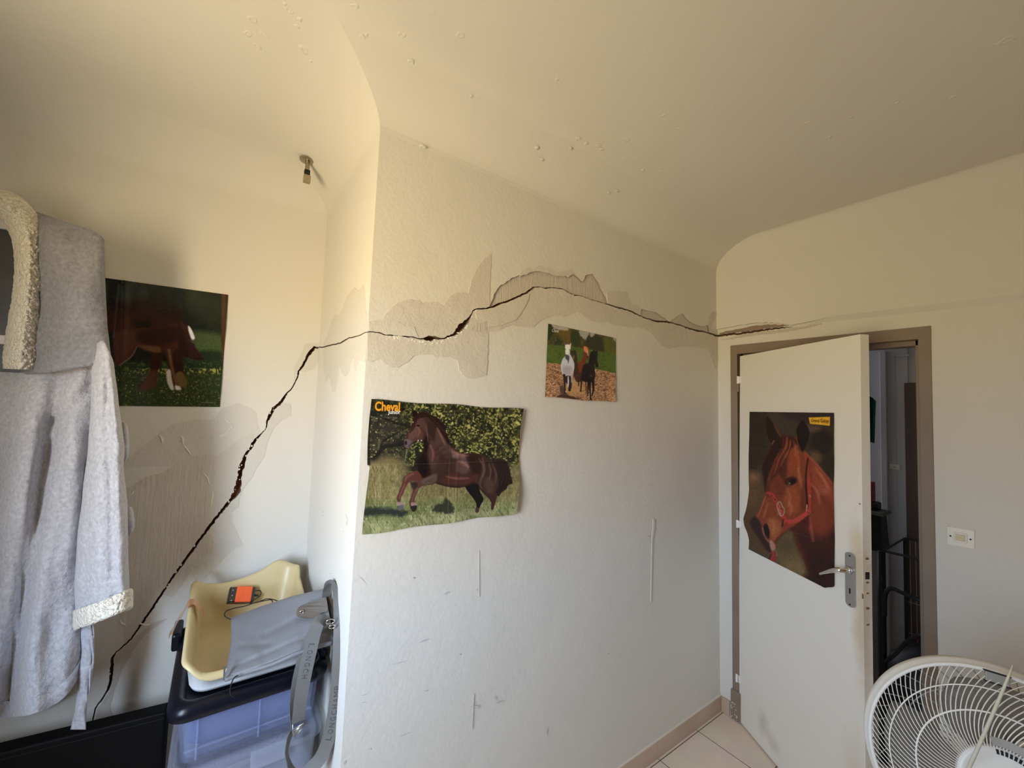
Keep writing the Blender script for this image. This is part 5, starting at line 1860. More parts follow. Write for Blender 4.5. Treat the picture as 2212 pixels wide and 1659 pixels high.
# ---------------- drawing 4: horse portrait (frame: 3.95 px per photo pixel, origin 1600, 870)
def draw_portrait(S):
    X, Y = S.X, S.Y
    S.fill((74, 60, 42))
    top = np.clip((620-Y)/200, 0, 1)
    S.mix(top, (50, 42, 32))
    S.poly([(60, 60), (200, 80), (220, 300), (190, 520), (60, 560)], (40, 33, 25), 40, 0.85)
    S.poly([(230, 70), (470, 90), (470, 300), (300, 250)], (58, 50, 38), 30, 0.8)
    S.poly([(380, 70), (820, 70), (820, 180), (560, 170), (400, 130)], (42, 32, 38), 22, 0.9)
    S.ell(700, 340, 100, 110, (30, 24, 20), 25, 0.95)
    S.ell(770, 560, 90, 130, (34, 28, 22), 30, 0.8)
    S.ell(640, 460, 50, 50, (92, 72, 50), 25, 0.8)
    S.ell(600, 220, 90, 30, (84, 70, 54), 20, 0.8)
    S.ell(115, 640, 45, 50, (118, 88, 62), 30, 0.9)
    S.ell(110, 800, 60, 120, (92, 68, 42), 40, 0.8)
    S.poly([(40, 950), (120, 900), (130, 1100), (200, 1260), (80, 1250)], (74, 56, 34), 25, 0.8)
    S.poly([(400, 1130), (470, 1130), (520, 1260), (600, 1500), (400, 1420), (300, 1330), (330, 1200)], (92, 80, 50), 25, 0.95)
    S.ell(480, 1420, 110, 90, (112, 96, 62), 40, 0.7)
    S.ell(400, 1220, 70, 70, (76, 66, 42), 30, 0.8)
    # neck
    S.poly([(545, 410), (600, 460), (660, 520), (730, 600), (800, 690), (830, 800), (840, 1700), (600, 1700), (600, 1500), (560, 1400), (510, 1250), (470, 1120), (430, 1060), (560, 900), (530, 600)], (104, 46, 27), 5)
    S.poly([(560, 1080), (700, 1150), (830, 1100), (840, 1700), (610, 1700), (600, 1500), (540, 1330), (480, 1130)], (50, 22, 16), 40, 0.95)
    S.poly([(600, 1300), (820, 1350), (840, 1700), (600, 1700)], (36, 17, 14), 40, 0.8)
    S.poly([(600, 480), (700, 590), (790, 720), (800, 860), (700, 760), (630, 700)], (134, 66, 44), 28, 0.8)
    S.poly([(620, 760), (700, 800), (740, 950), (700, 1080), (630, 1000)], (114, 54, 34), 30, 0.8)
    S.ell(720, 745, 50, 40, (150, 84, 66), 22, 0.6)
    S.line([(590, 980), (610, 1080), (628, 1180)], [30, 26, 16], (146, 74, 60), 12, 0.75)
    S.line([(560, 430), (620, 490), (700, 580), (790, 690)], [6, 10, 8, 5], (160, 92, 66), 6, 0.7)
    S.poly([(560, 900), (590, 960), (590, 1060), (520, 1120), (420, 1080), (430, 1030), (540, 980)], (64, 26, 17), 12, 0.85)
    # head base
    head = [(300, 300), (360, 283), (430, 285), (490, 310), (540, 400), (565, 500), (570, 640), (585, 760), (590, 880), (570, 960), (500, 1030), (430, 1080), (390, 1110), (360, 1150), (320, 1200), (300, 1250), (262, 1278),
            (220, 1262), (180, 1200), (150, 1130), (118, 1060), (118, 1000), (150, 970), (175, 900), (200, 820), (212, 740), (200, 640), (190, 560), (210, 500), (250, 400)]
    S.poly(head, (112, 54, 32), 5)
    S.poly([(300, 300), (430, 285), (490, 330), (450, 380), (400, 420), (330, 440), (260, 430)], (46, 20, 14), 14, 0.95)
    # dark forelock on the left
    S.poly([(300, 300), (360, 300), (350, 400), (310, 470), (270, 560), (240, 640), (215, 760), (200, 640), (188, 560), (210, 490), (255, 390)], (36, 18, 14), 10, 0.97)
    S.poly([(350, 440), (400, 480), (400, 600), (380, 680), (340, 620), (300, 640), (260, 700), (240, 800), (225, 740), (270, 600)], (68, 30, 19), 16, 0.9)
    for pts, w, c in (([(400, 300), (390, 380), (340, 460), (310, 560), (290, 620)], [14, 26, 18, 10, 4], (134, 66, 40)), ([(430, 320), (420, 400), (380, 470), (350, 540)], [10, 16, 10, 4], (148, 78, 50)),
                      ([(370, 310), (360, 390), (320, 450), (290, 520)], [8, 12, 9, 4], (96, 44, 28)), ([(450, 340), (420, 420), (400, 500)], [10, 12, 5], (44, 20, 14)), ([(385, 330), (350, 430), (300, 520)], [6, 7, 3], (40, 18, 13))):
        S.line(pts, w, c, 5, 0.85)
    # forehead / cheek light
    S.poly([(430, 400), (490, 420), (500, 500), (480, 590), (430, 600), (410, 500)], (130, 64, 36), 22, 0.8)
    S.line([(490, 420), (505, 520), (500, 620), (530, 760)], [12, 18, 14, 10], (158, 88, 58), 10, 0.7)
    S.poly([(400, 720), (480, 720), (520, 800), (500, 900), (430, 960), (390, 900), (370, 800)], (136, 70, 40), 26, 0.8)
    S.line([(400, 740), (430, 800), (410, 880)], 16, (160, 100, 68), 12, 0.6)
    S.poly([(300, 640), (380, 680), (390, 760), (340, 800), (280, 760)], (96, 44, 28), 20, 0.8)
    S.poly([(520, 700), (570, 700), (590, 880), (570, 950), (520, 900)], (92, 40, 24), 14, 0.8)
    # eye
    S.poly([(385, 660), (440, 630), (490, 650), (480, 690), (430, 715), (390, 700)], (52, 24, 17), 8, 0.9)
    S.ell(450, 672, 30, 20, (12, 8, 8), 4, 1.0, -0.25)
    S.ell(425, 688, 9, 7, (120, 124, 128), 3, 0.9)
    S.line([(400, 640), (450, 612), (490, 640)], 7, (126, 74, 48), 4, 0.7)
    S.line([(412, 704), (450, 712), (480, 692)], 7, (142, 92, 64), 4, 0.7)
    # nose
    S.poly([(215, 830), (300, 850), (340, 950), (310, 1010), (250, 1040), (180, 1030), (150, 980), (190, 890)], (118, 58, 34), 16, 0.85)
    S.poly([(250, 1000), (330, 1000), (370, 1080), (350, 1140), (300, 1180), (270, 1120)], (146, 88, 50), 18, 0.85)
    S.poly([(118, 1000), (150, 980), (200, 1040), (215, 1120), (250, 1200), (262, 1275), (220, 1262), (180, 1200), (140, 1120), (115, 1060)], (42, 26, 22), 9, 0.97)
    S.line([(215, 800), (190, 900), (165, 980)], [8, 8, 4], (168, 108, 84), 5, 0.7)
    S.poly([(228, 1050), (250, 1045), (272, 1100), (262, 1160), (240, 1150), (225, 1100)], (22, 12, 12), 5, 0.97)
    S.line([(215, 1080), (225, 1160), (262, 1200)], 9, (150, 120, 104), 6, 0.7)
    S.poly([(262, 1180), (290, 1190), (300, 1240), (272, 1265), (255, 1235)], (168, 136, 118), 9, 0.85)
    S.line([(300, 1265), (310, 1290), (304, 1310)], 8, (126, 104, 70), 4, 0.8)
    S.line([(400, 1110), (340, 1170), (310, 1195)], 16, (60, 30, 20), 8, 0.7)
    # ears
    S.poly([(226, 112), (262, 150), (300, 210), (340, 290), (310, 300), (290, 350), (275, 362), (240, 300), (220, 210), (218, 150)], (30, 17, 13), 4)
    S.line([(285, 190), (320, 250), (345, 292)], [4, 14, 6], (110, 54, 42), 4, 0.8)
    S.line([(272, 352), (292, 322)], 8, (150, 106, 80), 4, 0.8)
    S.poly([(530, 150), (570, 195), (590, 250), (578, 330), (545, 400), (530, 420), (500, 380), (478, 290), (482, 230), (505, 180)], (22, 13, 11), 4)
    S.line([(480, 260), (485, 320), (520, 410)], [4, 7, 4], (128, 68, 46), 3, 0.8)
    # halter
    H = (150, 52, 44)
    S.line([(560, 440), (575, 540), (585, 640), (590, 760)], [26, 24, 26, 26], (134, 58, 42), 4)
    S.line([(578, 480), (566, 620), (568, 760), (572, 870)], 13, (26, 14, 14), 4, 0.95)
    S.line([(592, 660), (594, 780), (592, 900), (584, 950)], [26, 24, 20, 18], H, 3)
    S.line([(236, 768), (270, 785), (310, 850), (350, 920), (380, 980), (410, 1040)], [22, 30, 32, 32, 34, 38], H, 3)
    S.line([(400, 1020), (470, 1010), (530, 975), (588, 925)], [32, 38, 38, 36], (162, 60, 54), 3)
    S.line([(405, 1040), (395, 1090), (378, 1115)], [34, 26, 14], (128, 44, 38), 3)
    S.line([(375, 1000), (372, 1060)], 10, (24, 14, 14), 4, 0.9)
    for pts in ([(322, 850), (345, 848), (365, 890), (378, 905), (380, 945), (360, 970), (348, 960), (330, 920), (318, 880), (322, 850)],):
        S.line(pts, 8, (150, 146, 132), 2.5, 0.9)
    S.line([(350, 908), (352, 960)], 6, (150, 146, 132), 2, 0.8)
    for p in ((270, 792), (300, 826), (352, 905), (566, 640), (586, 940)):
        S.ell(p[0], p[1], 6, 6, (50, 16, 14), 2, 0.9)
    S.line([(570, 870), (566, 920)], 9, (170, 150, 120), 3, 0.9)
    S.line([(590, 790), (600, 800)], 8, (160, 140, 100), 3, 0.9)
    S.line([(275, 1290), (285, 1330), (275, 1375)], [46, 50, 50], (126, 46, 44), 4)
    S.line([(262, 1290), (250, 1340)], 10, (40, 22, 18), 4, 0.9)
    # title badge
    S.poly([(584, 126), (768, 120), (766, 196), (596, 180)], (206, 164, 40), 2, 1.0, 1)
    # fold lines
    S.line([(60, 392), (460, 400), (820, 470)], 2.5, (130, 110, 84), 2, 0.3, 1)
    S.line([(60, 1095), (460, 1110), (830, 1220)], 2.5, (130, 110, 84), 2, 0.3, 1)
    S.grain(0.10, 14, 9)
    S.grain(0.10, 5, 19)
    S.C *= np.array([0.86, 0.80, 0.74])
    # hair light on face and neck
    for pts, w in (([(455, 330), (470, 380), (475, 450)], [4, 12, 6]), ([(500, 560), (520, 650), (530, 720)], [6, 14, 6]), ([(330, 860), (340, 900), (330, 960)], [6, 12, 6]), ([(650, 560), (710, 640), (760, 730)], [8, 20, 10]), ([(610, 690), (660, 760), (680, 850)], [8, 18, 8]),
                   ([(240, 860), (225, 920), (215, 980)], [5, 12, 6]), ([(420, 850), (440, 900), (430, 960)], [6, 14, 6]), ([(290, 1020), (310, 1060), (300, 1120)], [6, 14, 6])):
        S.line(pts, w, (168, 104, 72), 12, 0.5)
    for k in range(60):
        x0, y0_ = 240+(k*37) % 330, 420+(k*91) % 560
        S.line([(x0, y0_), (x0+10, y0_+34)], 3, (70, 32, 20) if k % 2 else (150, 84, 56), 3, 0.16, 1)


def on_leaf(px, py, off=0.0):
    d = ray(px, py)
    n_ = np.array(_n)
    h_ = np.array(HINGE + _n*off)
    return Vector(CAM + d*((n_ @ (h_-CAM))/(n_ @ d)))


# edges of the sheet traced from top to bottom (photo pixels -> metres along the leaf)
z7 = lambda x, y: (1600+x/3.95, 870+y/3.95)


def leaf_st(px, py):
    P = on_leaf(px, py)
    return (P-HINGE).dot(_d), P.z


Ledge = [leaf_st(*z7(x, y)) for x, y in ((78, 77), (76, 250), (70, 450), (70, 650), (74, 740), (55, 920), (40, 990), (46, 1050), (66, 1110), (76, 1170), (70, 1250))]
Redge = [leaf_st(*z7(x, y)) for x, y in ((800, 86), (803, 300), (804, 470), (798, 700), (804, 900), (806, 1200), (808, 1500), (806, 1570), (770, 1608))]
Lz = np.array([p[1] for p in Ledge])
Ls = np.array([p[0] for p in Ledge])
Rz = np.array([p[1] for p in Redge])
Rs = np.array([p[0] for p in Redge])
zTop = leaf_st(*z7(440, 80))[1]
UVP = [(78, 77), (802, 86), (808, 1625), (70, 1250)]


def pos_door(u, v):
    z_l = Lz[0] + (Lz[-1]-Lz[0])*v
    z_r = Rz[0] + (leaf_st(*z7(808, 1625))[1]-Rz[0])*v
    zz = z_l*(1-u)+z_r*u
    s_l = np.interp(-z_l, -Lz, Ls)
    s_r = np.interp(-z_r, -Rz, Rs)
    s_r = np.where(v > 0.965, s_r-0.02*((v-0.965)/0.035)**2*0.0, s_r)
    # rounded lower right corner
    cr = np.clip((v-0.955)/0.045, 0, 1)*np.clip((u-0.92)/0.08, 0, 1)
    s = s_l*(1-u)+s_r*u
    off = 0.0018 + 0.010*np.clip((0.10-u)/0.10, 0, 1)**1.5*np.exp(-((v-0.80)/0.10)**2) + 0.003*np.clip((u-0.9)/0.1, 0, 1)*np.sin(v*9)**2 + 0.006*cr
    H_, D_, N_ = np.array(HINGE), np.array(_d), np.array(_n)
    W_ = H_[None, :] + s[:, None]*D_ + off[:, None]*N_
    W_[:, 2] = zz + 0.012*cr*cr
    W_ -= (0.010*cr*cr)[:, None]*D_
    return W_


t = sheet_mesh('poster', 250, 440, UVP, draw_portrait, pos_door, (176, 172, 160), M_print_matt)
tag(t, 'tall poster of a bay horse head in a red halter stuck on the door', 'poster', 'horse posters')
on_leaf6 = lambda x, y: on_leaf(x, y, 0.007)
lab(text_on('Grand Galop', [z7(598, 174), z7(750, 182), z7(600, 134)], on_leaf6, 'title_lettering', node_mat('brown_ink', lin((104, 60, 20)), 0.5), t, 0.0006, 0, (0, 0, 0), bold=0.012), 'brown lettering on a yellow badge')

# ------------------------------------------------------------------ ceiling bracket for a curtain rod
M_bronze = node_mat('aged_nickel', (0.36, 0.32, 0.24), 0.32, 0.95)
M_amber = node_mat('smoky_amber_plastic', (0.42, 0.34, 0.20), 0.2, trans=0.35)
bz = 2.55
for _ in range(6):
    Pb = onp(665, 346, 2, bz)
    bz = ceil_z(Pb.x, Pb.y)
br = thing('rod_bracket', 'small nickel curtain-rod bracket hanging from the ceiling above the alcove', 'bracket', Pb)
bx_, by_ = Pb.x, Pb.y
k_ = 0.75
bm = bmesh.new()
for r0, h0, h1, r1 in ((0.030, 0.0015, -0.004, 0.030), (0.030, -0.004, -0.007, 0.024)):
    bmesh.ops.create_cone(bm, segments=28, radius1=r1, radius2=r0, depth=abs(h0-h1), cap_ends=True, matrix=Matrix.Translation((bx_, by_, bz+(h0+h1)/2)))
flange = obj('flange', bm, M_bronze, br, smooth=False)
bm = bmesh.new()
bmesh.ops.create_cone(bm, segments=20, radius1=0.0085, radius2=0.0085, depth=0.030, cap_ends=True, matrix=Matrix.Translation((bx_, by_, bz-0.020)))
bmesh.ops.create_cone(bm, segments=20, radius1=0.007, radius2=0.007, depth=0.008, cap_ends=True, matrix=Matrix.Translation((bx_, by_, bz-0.038)))
obj('stem', bm, M_bronze, br)
bm = bmesh.new()
box(bm, (bx_-0.010, by_-0.010, bz-0.068), (bx_+0.010, by_+0.010, bz-0.042), bev=0.002)
obj('socket', bm, M_black, br)
bm = bmesh.new()
box(bm, (bx_-0.012, by_-0.0115, bz-0.092), (bx_+0.013, by_+0.011, bz-0.064), bev=0.0015)
obj('clip', bm, M_amber, br)

# ------------------------------------------------------------------ white framed panel with dark grey panes, the robe hangs on its corner
M_pane = node_mat('dark_grey_pane', (0.055, 0.056, 0.06), 0.35, noise_col=(8, (0.085, 0.085, 0.09), 0.35, 0.7))
YL = 1.955
top_z = onp(10, 497, 1, YL).z
bar_z = onp(10, 735, 1, YL).z
low_z = onp(10, 805, 1, YL).z
xr = -0.36
cas = thing('shutter_leaf', 'white-framed leaf with dark grey panes behind the hanging bathrobe', 'shutter', (-0.55, YL, 1.05))
bm = bmesh.new()
box(bm, (-0.84, YL-0.0175, top_z), (xr, YL+0.0175, top_z+0.035), bev=0.003)
box(bm, (-0.84, YL-0.0165, bar_z-0.014), (xr, YL+0.0165, bar_z+0.014), bev=0.003)
box(bm, (-0.84, YL-0.0175, 1.05), (xr, YL+0.0175, 1.09), bev=0.003)
for x0 in (-0.84, xr-0.04):
    box(bm, (x0, YL-0.018, 1.048), (x0+0.04, YL+0.018, top_z+0.0345), bev=0.003)
obj('frame', bm, M_white, cas)
bm = bmesh.new()
box(bm, (-0.81, YL-0.003, bar_z), (xr-0.03, YL+0.003, top_z+0.01))
obj('pane', bm, M_pane, cas)
bm = bmesh.new()
box(bm, (-0.81, YL-0.003, low_z-0.01), (xr-0.03, YL+0.003, bar_z))
obj('pane', bm, M_pane, cas)
bm = bmesh.new()
box(bm, (-0.81, YL-0.005, 1.07), (xr-0.03, YL+0.005, low_z-0.01))
obj('lower_panel', bm, node_mat('grey_panel', (0.33, 0.34, 0.33), 0.5), cas)
for z_ in (1.25, 1.95):
    bm = bmesh.new()
    tube(bm, [(-0.843, YL, z_-0.04), (-0.843, YL, z_+0.04)], 0.008, 10)
    obj('hinge', bm, M_alu, cas)

# ------------------------------------------------------------------ bathrobe
def cloth_mat(name, c1, c2, scale, disp):
    m = node_mat(name, c1, 0.95, bump=(scale, 0.9, disp), bump2=(scale*3.2, 0.6, disp*0.4), spec=0.1, sheen=0.35,
                 noise_col=(scale*1.6, c2, 0.30, 0.75))
    return m


M_fleece = cloth_mat('grey_fleece', (0.41, 0.415, 0.46), (0.62, 0.62, 0.68), 60, 0.009)
M_sherpa = bpy.data.materials.new('cream_sherpa')
M_sherpa.use_nodes = True
_t = M_sherpa.node_tree
_b = _t.nodes['Principled BSDF']
_b.inputs['Roughness'].default_value = 0.95
_b.inputs['Specular IOR Level'].default_value = 0.1
_b.inputs['Sheen Weight'].default_value = 0.3
_b.inputs['Base Color'].default_value = (0.80, 0.755, 0.66, 1)
_co = _t.nodes.new('ShaderNodeTexCoord')
_nw = _t.nodes.new('ShaderNodeTexNoise')
_nw.inputs['Scale'].default_value = 60
_vm = _t.nodes.new('ShaderNodeMixRGB')
_vm.inputs[0].default_value = 0.02
_v = _t.nodes.new('ShaderNodeTexVoronoi')
_v.feature = 'SMOOTH_F1'
_v.inputs['Scale'].default_value = 130
_t.links.new(_co.outputs['Object'], _nw.inputs['Vector'])
_t.links.new(_co.outputs['Object'], _vm.inputs[1])
_t.links.new(_nw.outputs['Color'], _vm.inputs[2])
_t.links.new(_vm.outputs[0], _v.inputs['Vector'])
_inv = _t.nodes.new('ShaderNodeMath')
_inv.operation = 'SUBTRACT'
_inv.inputs[0].default_value = 1.0
_t.links.new(_v.outputs['Distance'], _inv.inputs[1])
_bp = _t.nodes.new('ShaderNodeBump')
_bp.inputs['Strength'].default_value = 0.9
_bp.inputs['Distance'].default_value = 0.012
_t.links.new(_inv.outputs[0], _bp.inputs['Height'])
_t.links.new(_bp.outputs[0], _b.inputs['Normal'])

robe = thing('bathrobe', 'light grey hooded fleece bathrobe with cream sherpa trim hanging at the left', 'bathrobe', at(60, 430, 1.27))
RK = 1.155       # depth scale of the robe


def atr(px, py, d):
    return at(px, py, d*RK)



def interp(tab, y):
    for (y0, v0), (y1, v1) in zip(tab, tab[1:]):
        if y <= y1:
            t = (y-y0)/(y1-y0)
            t = max(0, min(1, t))
            t = t*t*(3-2*t)*0.5+t*0.5
            return v0+(v1-v0)*t
    return tab[-1][1]


def nubs(x, y, z):
    """bobbly pile, -1..1"""
    d, _ = noise.voronoi(Vector((x + 0.6*noise.noise(Vector((x, y, z))), y + 0.6*noise.noise(Vector((y, z, x))), z)))
    return 0.9 - 1.6*d[0]


def rows(a, b, n):
    return [a+(b-a)*k/(n-1) for k in range(n)]


DR = 1.10
# body below the neck seam
body_left = [(780, -60), (900, -120), (1200, -170), (1550, -190)]
body_right = [(770, 236), (800, 240), (850, 228), (1000, 200), (1200, 190), (1330, 192), (1400, 178), (1450, 165), (1490, 150), (1520, 125), (1556, 60)]
depthB = [(770, 1.10), (1000, 1.10), (1560, 1.13)]
thickB = [(770, 0.04), (850, 0.075), (1100, 0.10), (1500, 0.11), (1560, 0.10)]
rs_ = rows(772, 1478, 58)
foldsB = [(2.6, [(780, 0.006), (1000, 0.018), (1550, 0.024)], 0.6, 0.25), (5.2, [(780, 0.004), (1100, 0.010), (1550, 0.008)], 2.2, -0.5)]
hemB = None
bm = bmesh.new()
rings = []
NP = 96
for j in range(66):
    t = j/65
    ring = []
    for k in range(NP):
        ph = 2*pi*k/NP
        ca, sa = cos(ph), sin(ph)
        ux = math.copysign(abs(ca)**0.8, ca)
        uz = math.copysign(abs(sa)**0.8, sa)
        # hem: lowest at the left, rising towards the right-hand side
        y_end = 1548 - 0*ux
        xx_n = -190 + (190+190)*0.5*(ux+1)
        y_end = np.interp(xx_n, [-190, 0, 60, 100, 130, 150, 165, 190], [1560, 1549, 1546, 1533, 1516, 1498, 1476, 1430])
        y_top = np.interp(ux, [-1, -0.2, 0.35, 0.75, 1.0], [800, 806, 800, 776, 752])
        y = y_top + (y_end-y_top)*t
        yq = 800+(1548-800)*t
        xl, xr_ = interp(body_left, yq), interp([(800, 238), (850, 226), (1000, 204), (1200, 194), (1400, 190), (1548, 186)], yq)
        cx_, hw = (xl+xr_)/2, (xr_-xl)/2
        T = interp(thickB, yq)
        X_ = cx_+ux*hw
        amp1 = interp([(800, 0.004), (950, 0.018), (1548, 0.032)], yq)
        # long soft folds: ridges at x = 40 and 130 px, valley between them slanting down-left
        valley = math.exp(-((X_-(130-0.16*(yq-800)))/22.0)**2)*amp1*2.3
        valley2 = math.exp(-((X_-(8-0.10*(yq-900)))/18.0)**2)*amp1*1.4
        ridge = math.exp(-((X_-(60+0.02*(yq-800)))/34.0)**2)*amp1*1.1 + math.exp(-((X_-(168-0.03*(yq-800)))/24.0)**2)*amp1*0.6
        dia = 0.008*math.exp(-((yq-(850+0.5*(X_)))/22.0)**2) + 0.007*math.exp(-((yq-(930-0.55*(X_-90)))/18.0)**2)*(1 if X_ > 20 else 0.4)
        nzv = noise.noise(Vector((X_/60.0, yq/120.0, uz)))*0.012 + noise.noise(Vector((X_/22.0, yq/60.0, uz*2)))*0.004
        front_ = max(0, uz)
        dd = 1.11 - uz*(T if uz > 0 else T*0.25)*(0.5+0.5*abs(sa)) + front_*(valley+valley2-ridge+dia) + nzv
        ring.append(atr(X_, y, dd))
    rings.append(ring)
loft(bm, rings)
bodyo = obj('robe_body', bm, M_fleece, robe, smooth=True)
# hem band, slightly raised
bm = bmesh.new()
hr = []
for off, tt in ((0.0, 0.955), (0.004, 0.96), (0.005, 0.985), (0.003, 1.0)):
    r_i = rings[int(round(tt*65))]
    cen = sum(r_i, Vector())/len(r_i)
    hr.append([p + (p-cen).normalized()*off for p in r_i])
loft(bm, hr)
lab(obj('hem', bm, M_fleece, robe, smooth=True), 'stitched hem band of the robe')

# sleeve: shoulder to turned-up cuff
sl_l = [(735, 205), (780, 198), (860, 196), (950, 190), (1050, 178), (1150, 166), (1250, 160), (1318, 163)]
sl_r = [(735, 236), (760, 246), (850, 256), (930, 266), (960, 270), (1000, 267), (1100, 276), (1200, 277), (1290, 280), (1318, 281)]
bm = bmesh.new()
rings = []
for j in range(50):
    t = j/49
    ring = []
    for k in range(64):
        ph = 2*pi*k/64
        ca, sa = cos(ph), sin(ph)
        ux = math.copysign(abs(ca)**0.85, ca)
        y_top = 758 - 22*(1-ux*ux) + 6*ux
        y_end = 1318 - 20*ux           # cuff slopes up to the right
        y = y_top+(y_end-y_top)*t
        yq = 740+(1318-740)*t
        xl, xr_ = interp(sl_l, yq), interp(sl_r, yq)
        X_ = (xl+xr_)/2+ux*(xr_-xl)/2
        T = interp([(740, 0.02), (820, 0.045), (1000, 0.055), (1318, 0.06)], yq)
        fd = 0.010*math.exp(-((X_-(232+0.03*(yq-800)))/9.0)**2)*min(1, t*3) + 0.006*math.exp(-((X_-(205-0.05*(yq-800)))/9.0)**2)
        nzv = noise.noise(Vector((X_/30.0+9, yq/90.0, sa)))*0.010+noise.noise(Vector((X_/12.0+9, yq/30.0, sa)))*0.003
        dd = 1.055 - sa*T + max(0, sa)*fd + nzv
        ring.append(atr(X_, y, dd))
    rings.append(ring)
loft(bm, rings, cap0=True)
sleeve = obj('sleeve', bm, M_fleece, robe, smooth=True)
bm = bmesh.new()
cuff = []
for off, dy in ((0.002, -40), (0.007, -39), (0.009, -35), (0.009, -31), (0.009, -27), (0.009, -23), (0.009, -19), (0.009, -15), (0.009, -11), (0.009, -7), (0.009, -3), (0.008, 1), (0.004, 4), (-0.006, 2), (-0.010, -30)):
    ring = []
    for k in range(150):
        ph = 2*pi*k/150
        ca, sa = cos(ph), sin(ph)
        ux = math.copysign(abs(ca)**0.85, ca)
        s_px = off*800
        X_ = (163+281)/2 + ux*((281-163)/2+s_px)
        y = 1335 - 24*ux + dy - 3*sin(ph*3)*0.4
        ring.append(atr(X_, y, 1.055-sa*(0.06+off + 0.0012*nubs(X_/3.2, y/3.2, sa*2))))
    cuff.append(ring)
loft(bm, cuff)
lab(obj('cuff', bm, M_sherpa, robe, smooth=True), 'cream sherpa turn-up of the sleeve')

# hood: cap of cloth hanging from its crown, opening to the left with a sherpa border
hood_r = [(415, 60), (440, 130), (470, 178), (500, 212), (520, 226), (560, 226), (640, 229), (700, 232), (745, 237), (800, 245)]
hood_l = [(415, 0), (430, 10), (450, 25), (480, 45), (520, 58), (560, 64), (620, 64), (700, 58), (800, 40)]
bm = bmesh.new()
rings = []
for j in range(40):
    t = j/39
    ring = []
    for k in range(48):
        s = k/47
        # s runs from the trim seam at the front across to the back edge and round behind
        ang = s*pi*1.25
        y_t = np.interp(s, [0, 0.3, 0.55, 0.8, 1], [446, 452, 486, 512, 500])
        y_b = np.interp(s, [0, 0.3, 0.6, 0.85, 1], [812, 806, 786, 756, 752])
        y = y_t+(y_b-y_t)*t
        yq = y
        xl = interp(hood_l, yq)
        xr_ = interp(hood_r, yq)
        X_ = xl + (xr_-xl)*min(1.0, (1-cos(min(ang, pi)))/2*1.0) if ang < pi else xr_-(ang-pi)*60
        dd = 1.085 - 0.055*sin(min(ang, pi))*min(1, t*4+0.25) + (0.06*(ang-pi) if ang > pi else 0)
        dia = 0.007*math.exp(-((y-(760-0.35*(X_-100)))/16.0)**2)
        nzv = noise.noise(Vector((X_/70.0+3, y/90.0, 0)))*0.016 + noise.noise(Vector((X_/25.0+3, y/45.0, 1)))*0.004
        ring.append(atr(X_, y, dd+nzv+dia))
    rings.append(ring)
loft(bm, rings, closed=False)
bmesh.ops.solidify(bm, geom=bm.faces[:], thickness=0.006)
hood = obj('hood', bm, M_fleece, robe, smooth=True)
# sherpa border: thick soft band from the crown down to the neck
border = [(-60, 452, 26), (-30, 436, 30), (5, 440, 34), (34, 462, 38), (56, 496, 40), (64, 540, 38), (64, 590, 37), (60, 640, 37), (54, 690, 40), (48, 740, 42), (45, 775, 43), (44, 798, 42)]
sp = smooth_path([(x, y, w) for x, y, w in border], 22)
bm = bmesh.new()
rings = []
for i, p in enumerate(sp):
    a, b = sp[max(i-1, 0)], sp[min(i+1, len(sp)-1)]
    tx, ty = b.x-a.x, b.y-a.y
    L = math.hypot(tx, ty)
    nx_, ny_ = -ty/L, tx/L
    hw = p.z*0.92
    ring = []
    for k in range(64):
        a_ = 2*pi*k/64
        c_, s_ = cos(a_), sin(a_)
        qx, qy = p.x+nx_*hw*c_, p.y+ny_*hw*c_
        nub = nubs(qx/6.5, qy/6.5, s_*1.5)
        ring.append(atr(p.x+nx_*(hw*c_+nub*1.8*c_), p.y+ny_*(hw*c_+nub*1.8*c_), 1.055 - s_*(0.022+nub*0.0050) - 0.012*(1-abs(c_)) + 0.02*max(0, -c_)))
    rings.append(ring)
loft(bm, rings, cap0=True, cap1=True)
lab(obj('hood_border', bm, M_sherpa, robe, smooth=True), 'cream sherpa border of the hood')
# belt hanging down behind the sleeve
bm = bmesh.new()
for pts, w, dd in (([(182, 1330), (186, 1400), (180, 1460), (177, 1505), (172, 1550), (169, 1576)], [15, 14, 13, 12, 14, 17], 1.068), ([(196, 1330), (199, 1400), (196, 1450), (190, 1500)], [6, 6, 5, 3], 1.072)):
    sp = smooth_path([(x, y, w_) for (x, y), w_ in zip(pts, w)], 6)
    rings = []
    for p in sp:
        rings.append([atr(p.x+p.z*cos(2*pi*k/14), p.y, dd - sin(2*pi*k/14)*0.008 + 0.003*sin(p.y/11+k)) for k in range(14)])
    loft(bm, rings, cap0=True, cap1=True)
belt = obj('belt', bm, M_fleece, robe, smooth=True)
lab(belt, 'loose belt end hanging below the sleeve')
# two bulges of the far sleeve showing past the near one
for cx0, cy0, rx, ry, dd in ((268, 955, 13, 42, 1.16), (276, 1125, 17, 32, 1.17)):
    bm = bmesh.new()
    vs_ = bmesh.ops.create_icosphere(bm, subdivisions=3, radius=1.0)['verts']
    for v in vs_:
        w_ = 1+0.2*noise.noise(v.co*1.5)
        v.co = atr(cx0+v.co.x*rx*w_, cy0-v.co.z*ry*w_, dd+v.co.y*0.03)
    obj('far_sleeve', bm, M_fleece, robe, smooth=True)

